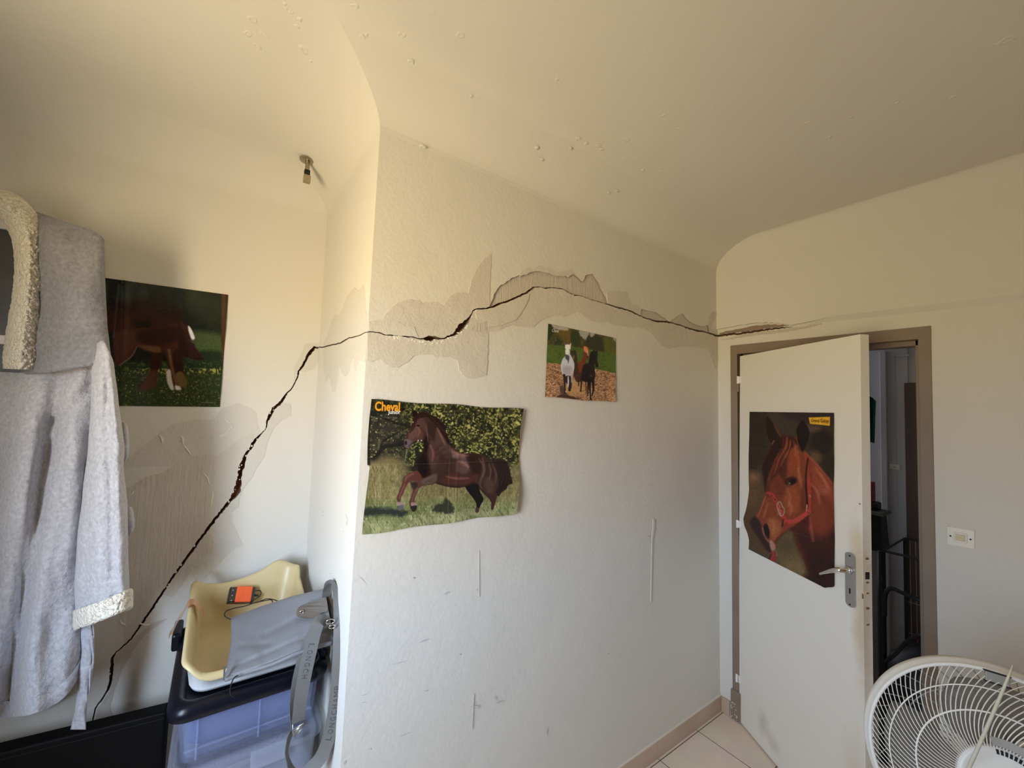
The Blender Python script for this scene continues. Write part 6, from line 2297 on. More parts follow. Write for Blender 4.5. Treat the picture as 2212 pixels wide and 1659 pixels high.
# ------------------------------------------------------------------ black headboard
M_leather = node_mat('black_leatherette', (0.004, 0.004, 0.0045), 0.6, bump=(180, 0.2, 0.001), spec=0.15)
hb = thing('headboard', 'low black leatherette headboard along the alcove wall under the bathrobe', 'headboard', (-0.4, 1.83, 0))
pR, pL = onp(359, 1537, 2, 0.62), onp(0, 1626, 2, 0.62)
dirh = Vector((pL.x-pR.x, pL.y-pR.y, 0)).normalized()
endL = pR + dirh*0.70
HM = frame((pR.x, pR.y, 0), -dirh, Vector((0, 0, 1)).cross(-dirh), (0, 0, 1))
bm = bmesh.new()
box(bm, (-0.72, 0.0, 0.16), (0.0, 0.055, 0.62), mat=HM, bev=0.007)
obj('panel', bm, M_leather, hb)
bm = bmesh.new()
tube(bm, [HM @ Vector((-0.715, 0.004, 0.598)), HM @ Vector((-0.005, 0.004, 0.598))], 0.005, 8)
obj('piping', bm, M_leather, hb)
for x0 in (-0.70, -0.06):
    bm = bmesh.new()
    box(bm, (x0, 0.005, 0.0), (x0+0.04, 0.045, 0.17), mat=HM, bev=0.003)
    obj('leg', bm, M_leather, hb)

# ------------------------------------------------------------------ storage boxes in the alcove
M_lidblack = node_mat('navy_black_lid', (0.004, 0.005, 0.010), 0.28, spec=0.3)
M_clear = node_mat('frosted_clear_plastic', (0.42, 0.50, 0.78), 0.25, trans=0.3, alpha=0.24, ior=1.3)
M_clear2 = node_mat('frosted_grey_plastic', (0.52, 0.57, 0.72), 0.25, trans=0.3, alpha=0.34, ior=1.3)
M_blue = node_mat('blue_fabric_content', (0.05, 0.075, 0.22), 0.9, bump=(14, 0.7, 0.02), noise_col=(5, (0.08, 0.11, 0.29), 0.35, 0.65))
M_dimcontent = node_mat('grey_violet_content', (0.16, 0.15, 0.22), 0.9, bump=(14, 0.7, 0.02), noise_col=(5, (0.22, 0.21, 0.28), 0.35, 0.65))
BX0, BX1, BY0, BY1 = -0.055, 0.318, 1.420, 1.925
ZT = 0.855


def rrect(x0, x1, y0, y1, r, z, n=6):
    pts = []
    for cx0, cy0, a0 in ((x1-r, y0+r, -pi/2), (x1-r, y1-r, 0), (x0+r, y1-r, pi/2), (x0+r, y0+r, pi)):
        for k in range(n+1):
            a = a0+pi/2*k/n
            pts.append(Vector((cx0+r*cos(a), cy0+r*sin(a), z)))
    return pts


def shell(levels, cap_bottom=True, r=0.03):
    """levels = (inset, z)"""
    bm = bmesh.new()
    rings = [rrect(BX0+i, BX1-i, BY0+i, BY1-i, max(r-i*0.3, 0.008), z) for i, z in levels]
    loft(bm, rings, cap0=cap_bottom)
    return bm


sb = thing('storage_box', 'frosted plastic box with black lid under the cream tray, top one in the alcove', 'storage box', ((BX0+BX1)/2, (BY0+BY1)/2, 0.655), 'stacked plastic boxes in the alcove')
bm = shell([(0.030, 0.662), (0.022, 0.668), (0.016, 0.74), (0.010, 0.800), (0.004, 0.806), (0.004, 0.815), (0.012, 0.815), (0.018, 0.80), (0.026, 0.72), (0.032, 0.672)])
b1 = obj('body', bm, M_clear, sb, smooth=True)
bm = bmesh.new()      # front and side ribs of the box
for xx in (BX0+0.055, BX0+0.20, BX1-0.06):
    box(bm, (xx, BY0+0.010, 0.675), (xx+0.004, BY0+0.018, 0.80), bev=0.001)
box(bm, (BX0+0.03, BY0+0.014, 0.700), (BX1-0.03, BY0+0.020, 0.704), bev=0.001)
obj('rib', bm, M_clear, b1)
bm = bmesh.new()
rings = [rrect(BX0+i, BX1-i, BY0+i, BY1-i, 0.03, z) for i, z in ((0.05, 0.682), (0.036, 0.70), (0.034, 0.77), (0.05, 0.785), (0.12, 0.788))]
R5 = loft(bm, rings, cap0=True, cap1=True)
for v in bm.verts:
    v.co += Vector((noise.noise(v.co*9), noise.noise(v.co*9+Vector((5, 0, 0))), noise.noise(v.co*9+Vector((0, 7, 0)))))*0.007
c_ = obj('folded_fabric', bm, M_blue, smooth=True)
tag(c_, 'folded blue fabric inside the top frosted box', 'fabric')
bm = shell([(-0.004, 0.792), (-0.012, 0.796), (-0.014, 0.812), (-0.010, 0.826), (0.000, 0.836), (0.010, 0.838), (0.018, 0.834), (0.024, 0.824), (0.032, 0.820)], cap_bottom=False, r=0.045)
for f in bm.faces:
    f.smooth = True
tp = bm.verts[:]
vv = [v for v in bm.verts if abs(v.co.z-0.820) < 1e-5]
bm.faces.new(vv)
lid = obj('lid', bm, M_lidblack, sb, smooth=True)
lab(lid, 'black lid with a raised rounded rim')
bm = bmesh.new()     # clip handles at the left and right of the lid
box(bm, (BX0-0.030, 1.79, 0.805), (BX0-0.004, 1.91, 0.862), bev=0.008)
obj('clip_handle', bm, M_lidblack, lid)
bm = bmesh.new()
box(bm, (BX1-0.006, 1.45, 0.835), (BX1+0.012, 1.60, 0.862), bev=0.006)
obj('clip_handle', bm, M_lidblack, lid)

sb2 = thing('storage_box', 'clear box of greyish things directly beneath the black-lidded one', 'storage box', ((BX0+BX1)/2, (BY0+BY1)/2, 0.44), 'stacked plastic boxes in the alcove')
ib = 0.008
bm = bmesh.new()
rings = [rrect(BX0+i, BX1-i, BY0+i, BY1-i, 0.03, z) for i, z in ((0.028, 0.446), (0.022, 0.452), (0.008, 0.625), (0.012, 0.625), (0.028, 0.455))]
loft(bm, rings, cap0=True)
obj('body', bm, M_clear2, sb2, smooth=True)
bm = bmesh.new()
rings = [rrect(BX0+i, BX1-i, BY0+i, BY1-i, 0.035, z) for i, z in ((0.0, 0.618), (-0.004, 0.622), (-0.004, 0.648), (0.002, 0.655), (0.02, 0.656), (0.026, 0.650), (0.036, 0.649))]
R5 = loft(bm, rings)
bm.faces.new(R5[-1])
l2 = obj('lid', bm, M_clear2, sb2, smooth=True)
bm = bmesh.new()
box(bm, (0.13, BY0-0.012, 0.600), (0.22, BY0-0.001, 0.652), bev=0.004)
obj('clip_handle', bm, M_clear2, l2)
bm = bmesh.new()
rings = [rrect(BX0+i, BX1-i, BY0+i, BY1-i, 0.03, z) for i, z in ((0.05, 0.462), (0.036, 0.48), (0.036, 0.585), (0.06, 0.60))]
loft(bm, rings, cap0=True, cap1=True)
for v in bm.verts:
    v.co += Vector((noise.noise(v.co*9), noise.noise(v.co*9+Vector((5, 0, 0))), noise.noise(v.co*9+Vector((0, 7, 0)))))*0.010
c_ = obj('folded_fabric', bm, M_dimcontent, smooth=True)
tag(c_, 'grey violet fabric inside the lower frosted box', 'fabric')
# the boxes stand on a third one, mostly below the picture
sb3 = thing('storage_box', 'lowest plastic box of the alcove stack, standing on the floor', 'storage box', ((BX0+BX1)/2, (BY0+BY1)/2, 0.0), 'stacked plastic boxes in the alcove')
bm = bmesh.new()
rings = [rrect(BX0+i, BX1-i, BY0+i, BY1-i, 0.03, z) for i, z in ((0.03, 0.001), (0.022, 0.006), (0.008, 0.40), (0.002, 0.405), (0.002, 0.44), (0.03, 0.445))]
R5 = loft(bm, rings, cap0=True, cap1=True)
obj('body', bm, M_clear2, sb3, smooth=True)

# ------------------------------------------------------------------ cream tray with a scooped front
M_cream = node_mat('cream_plastic', lin((205, 188, 145)), 0.38, bump=(30, 0.12, 0.002), noise_col=(7, lin((192, 172, 126)), 0.45, 0.75))
M_trayout = node_mat('tray_outside_white', lin((228, 226, 226)), 0.4)
TX0, TX1, TY0, TY1 = -0.040, 0.298, 1.455, 1.915
ZB = 0.822
NR = 9


def rimz(x, y):
    """height of the tray edge round the outline: high at the back and left, dipping at the front"""
    u = (x-TX0)/(TX1-TX0)
    v = (y-TY0)/(TY1-TY0)
    front_ = 0.872 + 0.040*math.exp(-(u/0.10)**2) + 0.012*math.exp(-((1-u)/0.25)**2)
    back = 0.972 - 0.020*math.exp(-((u-0.30)/0.22)**2) + 0.034*math.exp(-((u-0.80)/0.14)**2) + 0.016*math.exp(-(u/0.07)**2)
    side = 0.912 + (0.992-0.912)*v
    if v < 0.10:
        w = v/0.10
        return front_*(1-w)+(side if u < 0.5 else 0.885)*w
    if v > 0.90:
        w = (1-v)/0.10
        return back*(1-w)+side*w
    return side if u < 0.5 else 0.868+(0.960-0.868)*v


def tray_ring(inset, frac, lip=0.0, flare=0.0):
    pts = rrect(TX0-flare+inset, TX1+flare-inset, TY0-flare+inset, TY1+flare-inset, 0.045, 0, NR)
    # add intermediate points on the straight runs
    res = []
    for a, b in zip(pts, pts[1:]+pts[:1]):
        n = max(1, int((b-a).length/0.02))
        for k in range(n):
            res.append(a.lerp(b, k/n))
    out_ = []
    for p in res:
        zt = rimz(p.x, p.y)
        out_.append(Vector((p.x, p.y, ZB+(zt-ZB)*frac+lip)))
    return out_


def even(ring, n=120):
    L = [0]
    for a, b in zip(ring, ring[1:]+ring[:1]):
        L.append(L[-1]+(Vector((a.x, a.y))-Vector((b.x, b.y))).length)
    tot = L[-1]
    R_ = ring+[ring[0]]
    res = []
    i = 0
    for k in range(n):
        t = tot*k/n
        while L[i+1] < t:
            i += 1
        f = (t-L[i])/max(L[i+1]-L[i], 1e-9)
        res.append(R_[i].lerp(R_[i+1], f))
    return res


tray = thing('plastic_tray', 'cream plastic tray with a scooped front edge on the black box lid', 'tray', ((TX0+TX1)/2, (TY0+TY1)/2, ZB))
bm = bmesh.new()
rings = [even(tray_ring(0.030, 0.0)), even(tray_ring(0.020, 0.04)), even(tray_ring(0.014, 0.2)), even(tray_ring(0.004, 0.95, flare=0.0)), even(tray_ring(-0.004, 1.0, -0.006))]
loft(bm, rings, cap0=True)
to = obj('outside', bm, M_trayout, tray, smooth=True)
bm = bmesh.new()
rings = [even(tray_ring(-0.004, 1.0, -0.006)), even(tray_ring(-0.006, 1.0, 0.0)), even(tray_ring(-0.002, 1.0, 0.006)), even(tray_ring(0.005, 1.0, 0.005)), even(tray_ring(0.012, 0.93)), even(tray_ring(0.022, 0.55)), even(tray_ring(0.032, 0.15)),
         even(tray_ring(0.055, 0.03, 0.003)), even(tray_ring(0.11, 0.0, 0.004))]
R5 = loft(bm, rings)
bm.faces.new(R5[-1])
ti = obj('inside', bm, M_cream, tray, smooth=True)
for me_ in (ti.data,):
    for v in me_.vertices:
        pass
# adhesive tape from tray edge to the lid handle
M_tape = node_mat('brown_packing_tape', lin((196, 142, 106)), 0.25, alpha=0.85, coat=0.4)
bm = bmesh.new()
prof = [(TX0+0.040, 1.75, 0.925), (TX0+0.026, 1.75, 0.952), (TX0+0.012, 1.75, 0.972), (TX0-0.004, 1.75, 0.976), (TX0-0.012, 1.75, 0.962), (TX0-0.020, 1.765, 0.94), (TX0-0.034, 1.79, 0.905), (TX0-0.044, 1.80, 0.875), (TX0-0.052, 1.80, 0.862)]
prof = smooth_path(prof, 4)
rings = []
for i, p in enumerate(prof):
    w_ = 0.026
    rings.append([Vector((p.x, p.y-w_+0.006*sin(i*0.9), p.z)), Vector((p.x-0.001, p.y, p.z+0.0015)), Vector((p.x, p.y+w_, p.z))])
loft(bm, rings, closed=False)
t = obj('packing_tape', bm, M_tape, smooth=True)
tag(t, 'strip of brown packing tape over the left edge of the cream tray', 'tape')

# ------------------------------------------------------------------ black and orange power adapter with its cord
M_blackgloss = node_mat('black_gloss_plastic', (0.008, 0.008, 0.010), 0.18, coat=0.5)
M_orange = node_mat('orange_label', lin((240, 98, 44)), 0.3, noise_col=(40, lin((225, 84, 34)), 0.5, 0.8), coat=0.2)
gd = 1.545
g = [at(491, 1301, gd-0.05), at(548, 1300, gd+0.0), at(555, 1261, gd+0.035), at(495, 1267, gd-0.015)]
ex_ = (g[1]-g[0]).normalized()
up_ = (g[3]-g[0]).normalized()
nz_ = ex_.cross(up_).normalized()
up_ = nz_.cross(ex_)
wq, hq = (g[1]-g[0]).length, (g[3]-g[0]).length
GM = frame(g[0], ex_, up_, nz_)
dev = thing('power_adapter', 'small black and orange box with a thin black cord in the cream tray', 'adapter', g[0])
bm = bmesh.new()
box(bm, (0, 0, -0.022), (wq, hq, 0.0), mat=GM, bev=0.004)
obj('case', bm, M_blackgloss, dev)
bm = bmesh.new()
box(bm, (wq*0.26, 0.0005, -0.0225), (wq*0.88, hq+0.001, 0.0012), mat=GM, bev=0.0025)
obj('label_wrap', bm, M_orange, dev)
bm = bmesh.new()
for a_, b_ in ((0.13, 0.10), (0.13, 0.42), (0.13, 0.75)):
    bmesh.ops.create_uvsphere(bm, u_segments=10, v_segments=6, radius=0.0026, matrix=GM @ Matrix.Translation((wq*a_, hq*b_, 0.0)))
obj('contact_stud', bm, M_chrome, dev)
bm = bmesh.new()
cord = smooth_path([at(552, 1276, gd+0.02), at(561, 1276, gd+0.02), at(564, 1280, gd+0.0), at(560, 1288, gd-0.02), at(545, 1298, gd-0.03), at(541, 1303, gd-0.03), at(556, 1301, gd-0.03), at(575, 1294, gd-0.02), at(590, 1295, gd-0.03), at(604, 1300, gd-0.08)], 8)
tube(bm, cord, 0.0016, 8)
cord = smooth_path([at(590, 1304, gd-0.05), at(586, 1296, gd-0.04), at(575, 1297, gd-0.04), at(550, 1302, gd-0.06), at(530, 1309, gd-0.08), at(505, 1314, gd-0.11), at(489, 1320, gd-0.14), at(485, 1328, gd-0.17), at(488, 1333, gd-0.19), at(498, 1338, gd-0.22)], 8)
tube(bm, cord, 0.0016, 8)
obj('cord', bm, M_black, dev)
bm = bmesh.new()
tube(bm, smooth_path([at(514, 1459, 1.150), at(506, 1464, 1.142), at(500, 1476, 1.138), at(497, 1492, 1.138), at(500, 1503, 1.140), at(508, 1506, 1.150)], 8), 0.0016, 8)
obj('cord_end', bm, M_black, dev)
bm = bmesh.new()
box(bm, (wq*0.99, hq*0.42, -0.014), (wq*1.18, hq*0.56, -0.006), mat=GM, bev=0.002)
obj('plug', bm, M_blackgloss, dev)

# crumbs of plaster fallen into the tray
# ------------------------------------------------------------------ grey shoulder bag
M_bag = node_mat('grey_coated_canvas', (0.165, 0.165, 0.178), 0.55, bump=(220, 0.35, 0.0012), bump2=(9, 0.25, 0.01), noise_col=(5, (0.19, 0.19, 0.205), 0.35, 0.7))
M_bagdark = node_mat('bag_lining', (0.05, 0.048, 0.05), 0.7)
M_flap = node_mat('brown_leather', (0.085, 0.062, 0.042), 0.5, bump=(60, 0.4, 0.002, (1, 6, 1)))
M_strap = node_mat('grey_webbing', (0.135, 0.13, 0.122), 0.6, bump=(500, 0.3, 0.0006))
M_strapprint = node_mat('strap_print', (0.062, 0.060, 0.058), 0.6)
bag = thing('shoulder_bag', 'flat grey shoulder bag lying across the cream tray', 'bag', at(600, 1400, 1.3))
TLb, TRb, BRb, BLb = (499, 1334, 1.36), (702, 1271, 1.385), (722, 1394, 1.275), (482, 1470, 1.150)


def bagp(u, v, h):
    """u along the bag (left bottom end -> right opening), v from the upper to the lower long edge, h lift towards the viewer"""
    ub = u
    top = [TLb, (560, 1311, 1.37), (630, 1288, 1.38), TRb]
    bot = [BLb, (560, 1443, 1.18), (650, 1408, 1.225), BRb]

    def ev(tab, q):
        q = q*(len(tab)-1)
        i = min(int(q), len(tab)-2)
        f = q-i
        return [tab[i][k]*(1-f)+tab[i+1][k]*f for k in range(3)]
    a, b = ev(top, ub), ev(bot, ub)
    # left end bows outwards
    x = a[0]*(1-v)+b[0]*v
    y = a[1]*(1-v)+b[1]*v
    d = a[2]*(1-v)+b[2]*v
    x += -6*math.sin(pi*v)*(1-u)**3*-1
    return at(x, y, d-h)


bm = bmesh.new()
nu_, nv_ = 44, 30
topg, botg = [], []
for j in range(nv_+1):
    r1, r2 = [], []
    for i in range(nu_+1):
        u, v = i/nu_, j/nv_
        edge = (4*v*(1-v))**0.45 * (min(1, u/0.07))**0.6
        puff = 0.020*edge*(1-0.35*u)
        # sag between the tray edges, creases
        cr = 0.006*math.exp(-((v-(0.84-0.10*u))/0.03)**2)*min(1, u*6) + 0.005*math.exp(-((v-(0.42+0.06*math.sin(u*5)))/0.05)**2)*(u > 0.35) \
            + 0.006*math.exp(-((u-0.30-0.2*(v-0.5))/0.035)**2)*max(0, v-0.35) + 0.004*math.exp(-((v-0.55-0.5*(u-0.2))/0.04)**2)*(u < 0.45)
        nz1 = noise.noise(Vector((u*5, v*4, 3)))*0.005*edge
        r1.append(bagp(u, v, puff-cr*edge+nz1))
        r2.append(bagp(u, v, -0.006*edge))
    topg.append(r1)
    botg.append(r2)
A_ = loft(bm, topg, closed=False)
B_ = loft(bm, botg, closed=False)
for j in range(nv_):
    bm.faces.new((A_[j][0], A_[j+1][0], B_[j+1][0], B_[j][0]))
for i in range(nu_):
    bm.faces.new((A_[0][i], A_[0][i+1], B_[0][i+1], B_[0][i]))
    bm.faces.new((A_[-1][i], A_[-1][i+1], B_[-1][i+1], B_[-1][i]))
bagb = obj('pouch', bm, M_bag, bag, smooth=True)
bm = bmesh.new()       # dark open mouth at the right end
mouth = smooth_path([at(702, 1272, 1.38), at(707, 1290, 1.37), at(712, 1310, 1.35), at(716, 1335, 1.33), at(721, 1360, 1.30), at(722, 1392, 1.272)], 5)
tube(bm, mouth, 0.0045, 8)
obj('zip_edge', bm, M_bagdark, bagb, smooth=True)
bm = bmesh.new()       # lower seam roll and the folded corner
tube(bm, smooth_path([at(486, 1468, 1.150), at(530, 1453, 1.172), at(590, 1434, 1.19), at(640, 1412, 1.212), at(690, 1396, 1.245), at(718, 1388, 1.268)], 6), 0.0065, 8)
obj('bottom_seam', bm, M_bag, bagb, smooth=True)
bm = bmesh.new()
plate(bm, [at(483, 1442, 1.150), at(488, 1440, 1.150), at(485, 1466, 1.140), at(482, 1466, 1.140)], (0, -0.3, 1), 0.002)
obj('seam_gap', bm, M_bagdark, bagb)
# leather flap with snap
bm = bmesh.new()
fl = [(703, 1291), (690, 1296), (672, 1302), (656, 1306), (646, 1311), (641, 1320), (641, 1330), (650, 1334), (668, 1336), (680, 1334), (694, 1324), (708, 1318)]
ds = [1.342, 1.340, 1.338, 1.336, 1.332, 1.324, 1.316, 1.312, 1.310, 1.312, 1.320, 1.324]
pts = smooth_path([at(x, y, d_-0.012) for (x, y), d_ in zip(fl, ds)], 3, closed=True)
plate(bm, pts, (at(660, 1320, 1.3)-at(660, 1320, 1.4)), 0.004)
flp = obj('leather_flap', bm, M_flap, bag)
bm = bmesh.new()
nv3 = (Vector(CAM)-at(650, 1322, 1.37)).normalized()
cp = at(652, 1322, 1.303)
fM = frame(cp, nv3.cross(Vector((0, 0, 1))), Vector((0, 0, 1)), nv3)
ringp = [fM @ Vector((0.0052*cos(a), 0.0042*sin(a), 0)) for a in (2*pi*k/18 for k in range(19))]
tube(bm, ringp, 0.0013, 8, cap=False)
obj('snap', bm, M_chrome, flp, smooth=True)


def ribbon(name, track, width_px, m, parent, face_jit=0.0, k=8, thick=0.0016):
    """strap: track of (x, y, depth, half width px, tilt) ; the strap's flat side turned by tilt about its run"""
    sp = []
    T = track
    n = len(T)
    import itertools
    P = smooth_path([at(t_[0], t_[1], t_[2]) for t_ in T], k)
    Wd = smooth_path([(t_[3], t_[4], 0) for t_ in T], k)
    up, dn = [], []
    for i, p in enumerate(P):
        tg = (P[min(i+1, len(P)-1)]-P[max(i-1, 0)]).normalized()
        view = (Vector(CAM)-p).normalized()
        side = tg.cross(view).normalized()
        nrm = side.cross(tg).normalized()
        tl = Wd[i].y
        sd_ = (side*cos(tl)+nrm*sin(tl))
        nn = (nrm*cos(tl)-side*sin(tl))
        hw = Wd[i].x
        up.append([p-sd_*hw+nn*thick/2, p+nn*thick/2, p+sd_*hw+nn*thick/2])
        dn.append([p+sd_*hw-nn*thick/2, p-nn*thick/2, p-sd_*hw-nn*thick/2])
    bm = bmesh.new()
    loft(bm, [a+b for a, b in zip(up, dn)], cap0=True, cap1=True)
    o = obj(name, bm, m, parent)
    return o, P, up


HWs = 0.0185
left_tr = [(704, 1350, 1.27, HWs, -0.3), (699, 1342, 1.255, HWs, -0.2), (688, 1345, 1.235, HWs, 0.0), (678, 1372, 1.222, HWs, 0.05), (669, 1410, 1.205, HWs, 0.05), (660, 1450, 1.195, HWs, 0.05), (651, 1500, 1.19, HWs*0.95, 0.1),
           (646, 1540, 1.188, HWs*0.9, 0.2), (644, 1560, 1.187, HWs*0.9, 0.3)]
strap1, P1, U1_ = ribbon('strap', left_tr, None, M_strap, bag)
back_tr = [(684, 1356, 1.245, HWs, 0.0), (668, 1390, 1.232, HWs, 0.1), (655, 1430, 1.215, HWs, 0.2), (644, 1470, 1.206, HWs*0.9, 0.35), (637, 1510, 1.20, HWs*0.8, 0.6), (634, 1540, 1.198, HWs*0.7, 0.8), (635, 1566, 1.195, HWs*0.7, 0.9)]
ribbon('strap', back_tr, None, M_strap, bag)
low_tr = [(636, 1574, 1.187, HWs*0.9, 1.1), (627, 1592, 1.186, HWs*0.9, 1.25), (621, 1615, 1.185, HWs*0.9, 1.3), (621, 1638, 1.185, HWs*0.9, 1.35), (630, 1668, 1.185, HWs, 1.0), (645, 1680, 1.19, HWs, 0.5), (668, 1664, 1.20, HWs, 0.15), (690, 1640, 1.212, HWs, 0.0),
          (704, 1612, 1.222, HWs, 0.0), (715, 1575, 1.23, HWs, 0.0), (723, 1530, 1.235, HWs, 0.0), (729, 1480, 1.24, HWs, 0.0), (732, 1430, 1.245, HWs, 0.05), (733, 1380, 1.26, HWs*0.95, 0.1), (732, 1340, 1.28, HWs*0.85, 0.3),
          (729, 1305, 1.305, HWs*0.8, 0.6), (725, 1278, 1.325, HWs*0.8, 0.9), (718, 1262, 1.345, HWs*0.8, 1.0), (710, 1262, 1.36, HWs*0.8, 0.9), (706, 1275, 1.365, HWs*0.8, 0.6), (705, 1290, 1.36, HWs*0.8, 0.5)]
strap2, P2, U2_ = ribbon('strap', low_tr, None, M_strap, bag)
# buckle
bm = bmesh.new()
q = [at(633, 1576, 1.180), at(655, 1563, 1.180), at(652, 1574, 1.180), at(636, 1592, 1.180)]
tube(bm, [q[0], q[1]], 0.0022, 8)
tube(bm, [q[2], q[3]], 0.0018, 8)
plate(bm, [at(634, 1577, 1.180), at(654, 1565, 1.180), at(651, 1576, 1.180), at(638, 1588, 1.180)], (0, -1, 0.2), 0.002)
tube(bm, [at(632, 1556, 1.180), at(633, 1584, 1.180), at(636, 1592, 1.180)], 0.002, 8)
obj('buckle', bm, M_alu, bag, smooth=True)
bm = bmesh.new()      # rings joining strap and bag
for c0_, rr in (((713, 1343, 1.262), 0.012), ((717, 1354, 1.258), 0.009)):
    c3 = at(*c0_)
    vw = (Vector(CAM)-c3).normalized()
    s1 = vw.cross(Vector((0, 0, 1))).normalized()
    s2 = s1.cross(vw)
    tube(bm, [c3 + s1*rr*cos(a)*1.0 + s2*rr*0.5*sin(a) + vw*0.004*sin(a) for a in (2*pi*k/20 for k in range(21))], 0.0015, 8, cap=False)
obj('ring', bm, M_chrome, bag, smooth=True)


def letters(word, P, s0, s1, hgt, flip, parent):
    """single letters set along the strap's run between arc positions"""
    L = [0]
    for a, b in zip(P, P[1:]):
        L.append(L[-1]+(b-a).length)

    def atl(s):
        for i in range(len(P)-1):
            if L[i+1] >= s:
                f = (s-L[i])/(L[i+1]-L[i])
                return P[i].lerp(P[i+1], f), (P[i+1]-P[i]).normalized()
        return P[-1], (P[-1]-P[-2]).normalized()
    n = len(word)
    for i, chh in enumerate(word):
        s = s0+(s1-s0)*(i/(n-1) if n > 1 else 0)
        p, tg = atl(s)
        view = (Vector(CAM)-p).normalized()
        side = tg.cross(view).normalized()
        ex2, ey2 = (tg, side) if flip else (tg, side)
        if ex2.cross(ey2).dot(view) < 0:
            ey2 = -ey2
        wd = hgt*(0.75 if chh not in 'M' else 0.95)
        if chh == ' ':
            continue
        Mx = frame(p+view*0.0016-ex2*wd/2-ey2*hgt/2, ex2, ey2, ex2.cross(ey2))
        text_mesh('lettering', chh, M_strapprint, parent, Mx, wd, hgt, 0.0)


def arc_at(P, px_y):
    """arc length where the strap passes a photo row"""
    best, L, bi = 1e9, 0, 0
    acc = [0]
    for a, b in zip(P, P[1:]):
        acc.append(acc[-1]+(b-a).length)
    for i, p in enumerate(P):
        d = np.array(p)-CAM
        y = H/2 - F_PX*(d @ _u)/(d @ _fw)
        x = W/2 + F_PX*(d @ _r)/(d @ _fw)
        if abs(y-px_y) < best and (len(P) < 80 or x > 690):
            best, bi = abs(y-px_y), i
    return acc[bi]


letters('LONGCH', P1, arc_at(P1, 1397), arc_at(P1, 1465), 0.014, True, strap1)
s_a, s_b = arc_at(P2, 1596), arc_at(P2, 1488)
letters('LONGCHAMP', P2, s_a, s_b, 0.0155, True, strap2)

# ------------------------------------------------------------------ pedestal fan
M_fan = node_mat('white_fan_plastic', (0.76, 0.74, 0.69), 0.38)
M_fanwire = node_mat('white_coated_wire', (0.80, 0.78, 0.72), 0.4)
M_blade = node_mat('fan_blade', (0.30, 0.26, 0.22), 0.4, alpha=0.85)
M_fangrey = node_mat('fan_grey_trim', (0.36, 0.35, 0.32), 0.45)
FC = Vector((1.446, 0.141, 0.873))
th, ph = 3.427, 0.24
FN = Vector((cos(ph)*cos(th), cos(ph)*sin(th), sin(ph)))
FX = Vector((0, 0, 1)).cross(FN).normalized()
FU = FN.cross(FX)
fan = thing('pedestal_fan', 'white pedestal fan with a wire guard in the lower right corner', 'fan', (FC.x+0.12, FC.y+0.035, 0))


def fp(r, a, h):
    return FC + FX*(r*cos(a)) + FU*(r*sin(a)) + FN*h


def ringtube(bm, r, h, rad, n=96, seg=8, flat=1.0):
    rings = []
    for k in range(n):
        a = 2*pi*k/n
        rings.append([fp(r+rad*cos(b), a, h+rad*flat*sin(b)) for b in (2*pi*j/seg for j in range(seg))])
    R_ = [[bm.verts.new(p) for p in rg] for rg in rings]
    for i in range(n):
        A2, B2 = R_[i], R_[(i+1) % n]
        for j in range(seg):
            bm.faces.new((A2[j], A2[(j+1) % seg], B2[(j+1) % seg], B2[j]))


def ringprof(bm, prof, n=96):
    R_ = [[bm.verts.new(fp(r, 2*pi*k/n, h)) for r, h in prof] for k in range(n)]
    m_ = len(prof)
    for i in range(n):
        for j in range(m_):
            bm.faces.new((R_[i][j], R_[i][(j+1) % m_], R_[(i+1) % n][(j+1) % m_], R_[(i+1) % n][j]))


bm = bmesh.new()
ringprof(bm, [(0.214, 0.004), (0.2195, 0.005), (0.2215, 0.001), (0.2225, -0.012), (0.2270, -0.016), (0.2290, -0.030), (0.2290, -0.044), (0.2240, -0.050), (0.2180, -0.050), (0.2180, -0.012), (0.214, -0.003)])
obj('rim', bm, M_fan, fan, smooth=False)
for p in bpy.data.objects['rim'].data.polygons:
    p.use_smooth = True
HR = 0.072


def wire_path(a0, swirl, sgn=1, front=True):
    pts = []
    for k in range(15):
        t = k/14
        r = HR*0.97 + (0.2145-HR*0.97)*t
        # angle: tangential sweep growing to the rim
        a = a0 + swirl*(t**1.35)
        h = (0.036 + 0.012*math.sin(pi*min(1, t*1.15)) ) * (1-t**4) + 0.002 if front else -0.05-0.05*(1-t**3)
        pts.append(fp(r, a, h))
    return pts


bm = bmesh.new()
NW = 100
for k in range(NW):
    tube(bm, wire_path(2*pi*k/NW, -0.62), 0.00112, 5, cap=False)
guard = obj('front_guard', bm, M_fanwire, fan, smooth=True)
bm = bmesh.new()
ringtube(bm, 0.139, 0.048, 0.0018)
ringtube(bm, 0.184, 0.036, 0.0014)
obj('guard_ring', bm, M_fanwire, guard, smooth=True)
bm = bmesh.new()
for k in range(36):
    pts = []
    for j in range(12):
        t = j/11
        pts.append(fp(0.05+(0.218-0.05)*t, 2*pi*k/36+0.5*t, -0.05-0.055*(1-t**3)))
    tube(bm, pts, 0.0012, 5, cap=False)
ringtube(bm, 0.15, -0.093, 0.0015)
obj('rear_guard', bm, M_fangrey, fan, smooth=True)
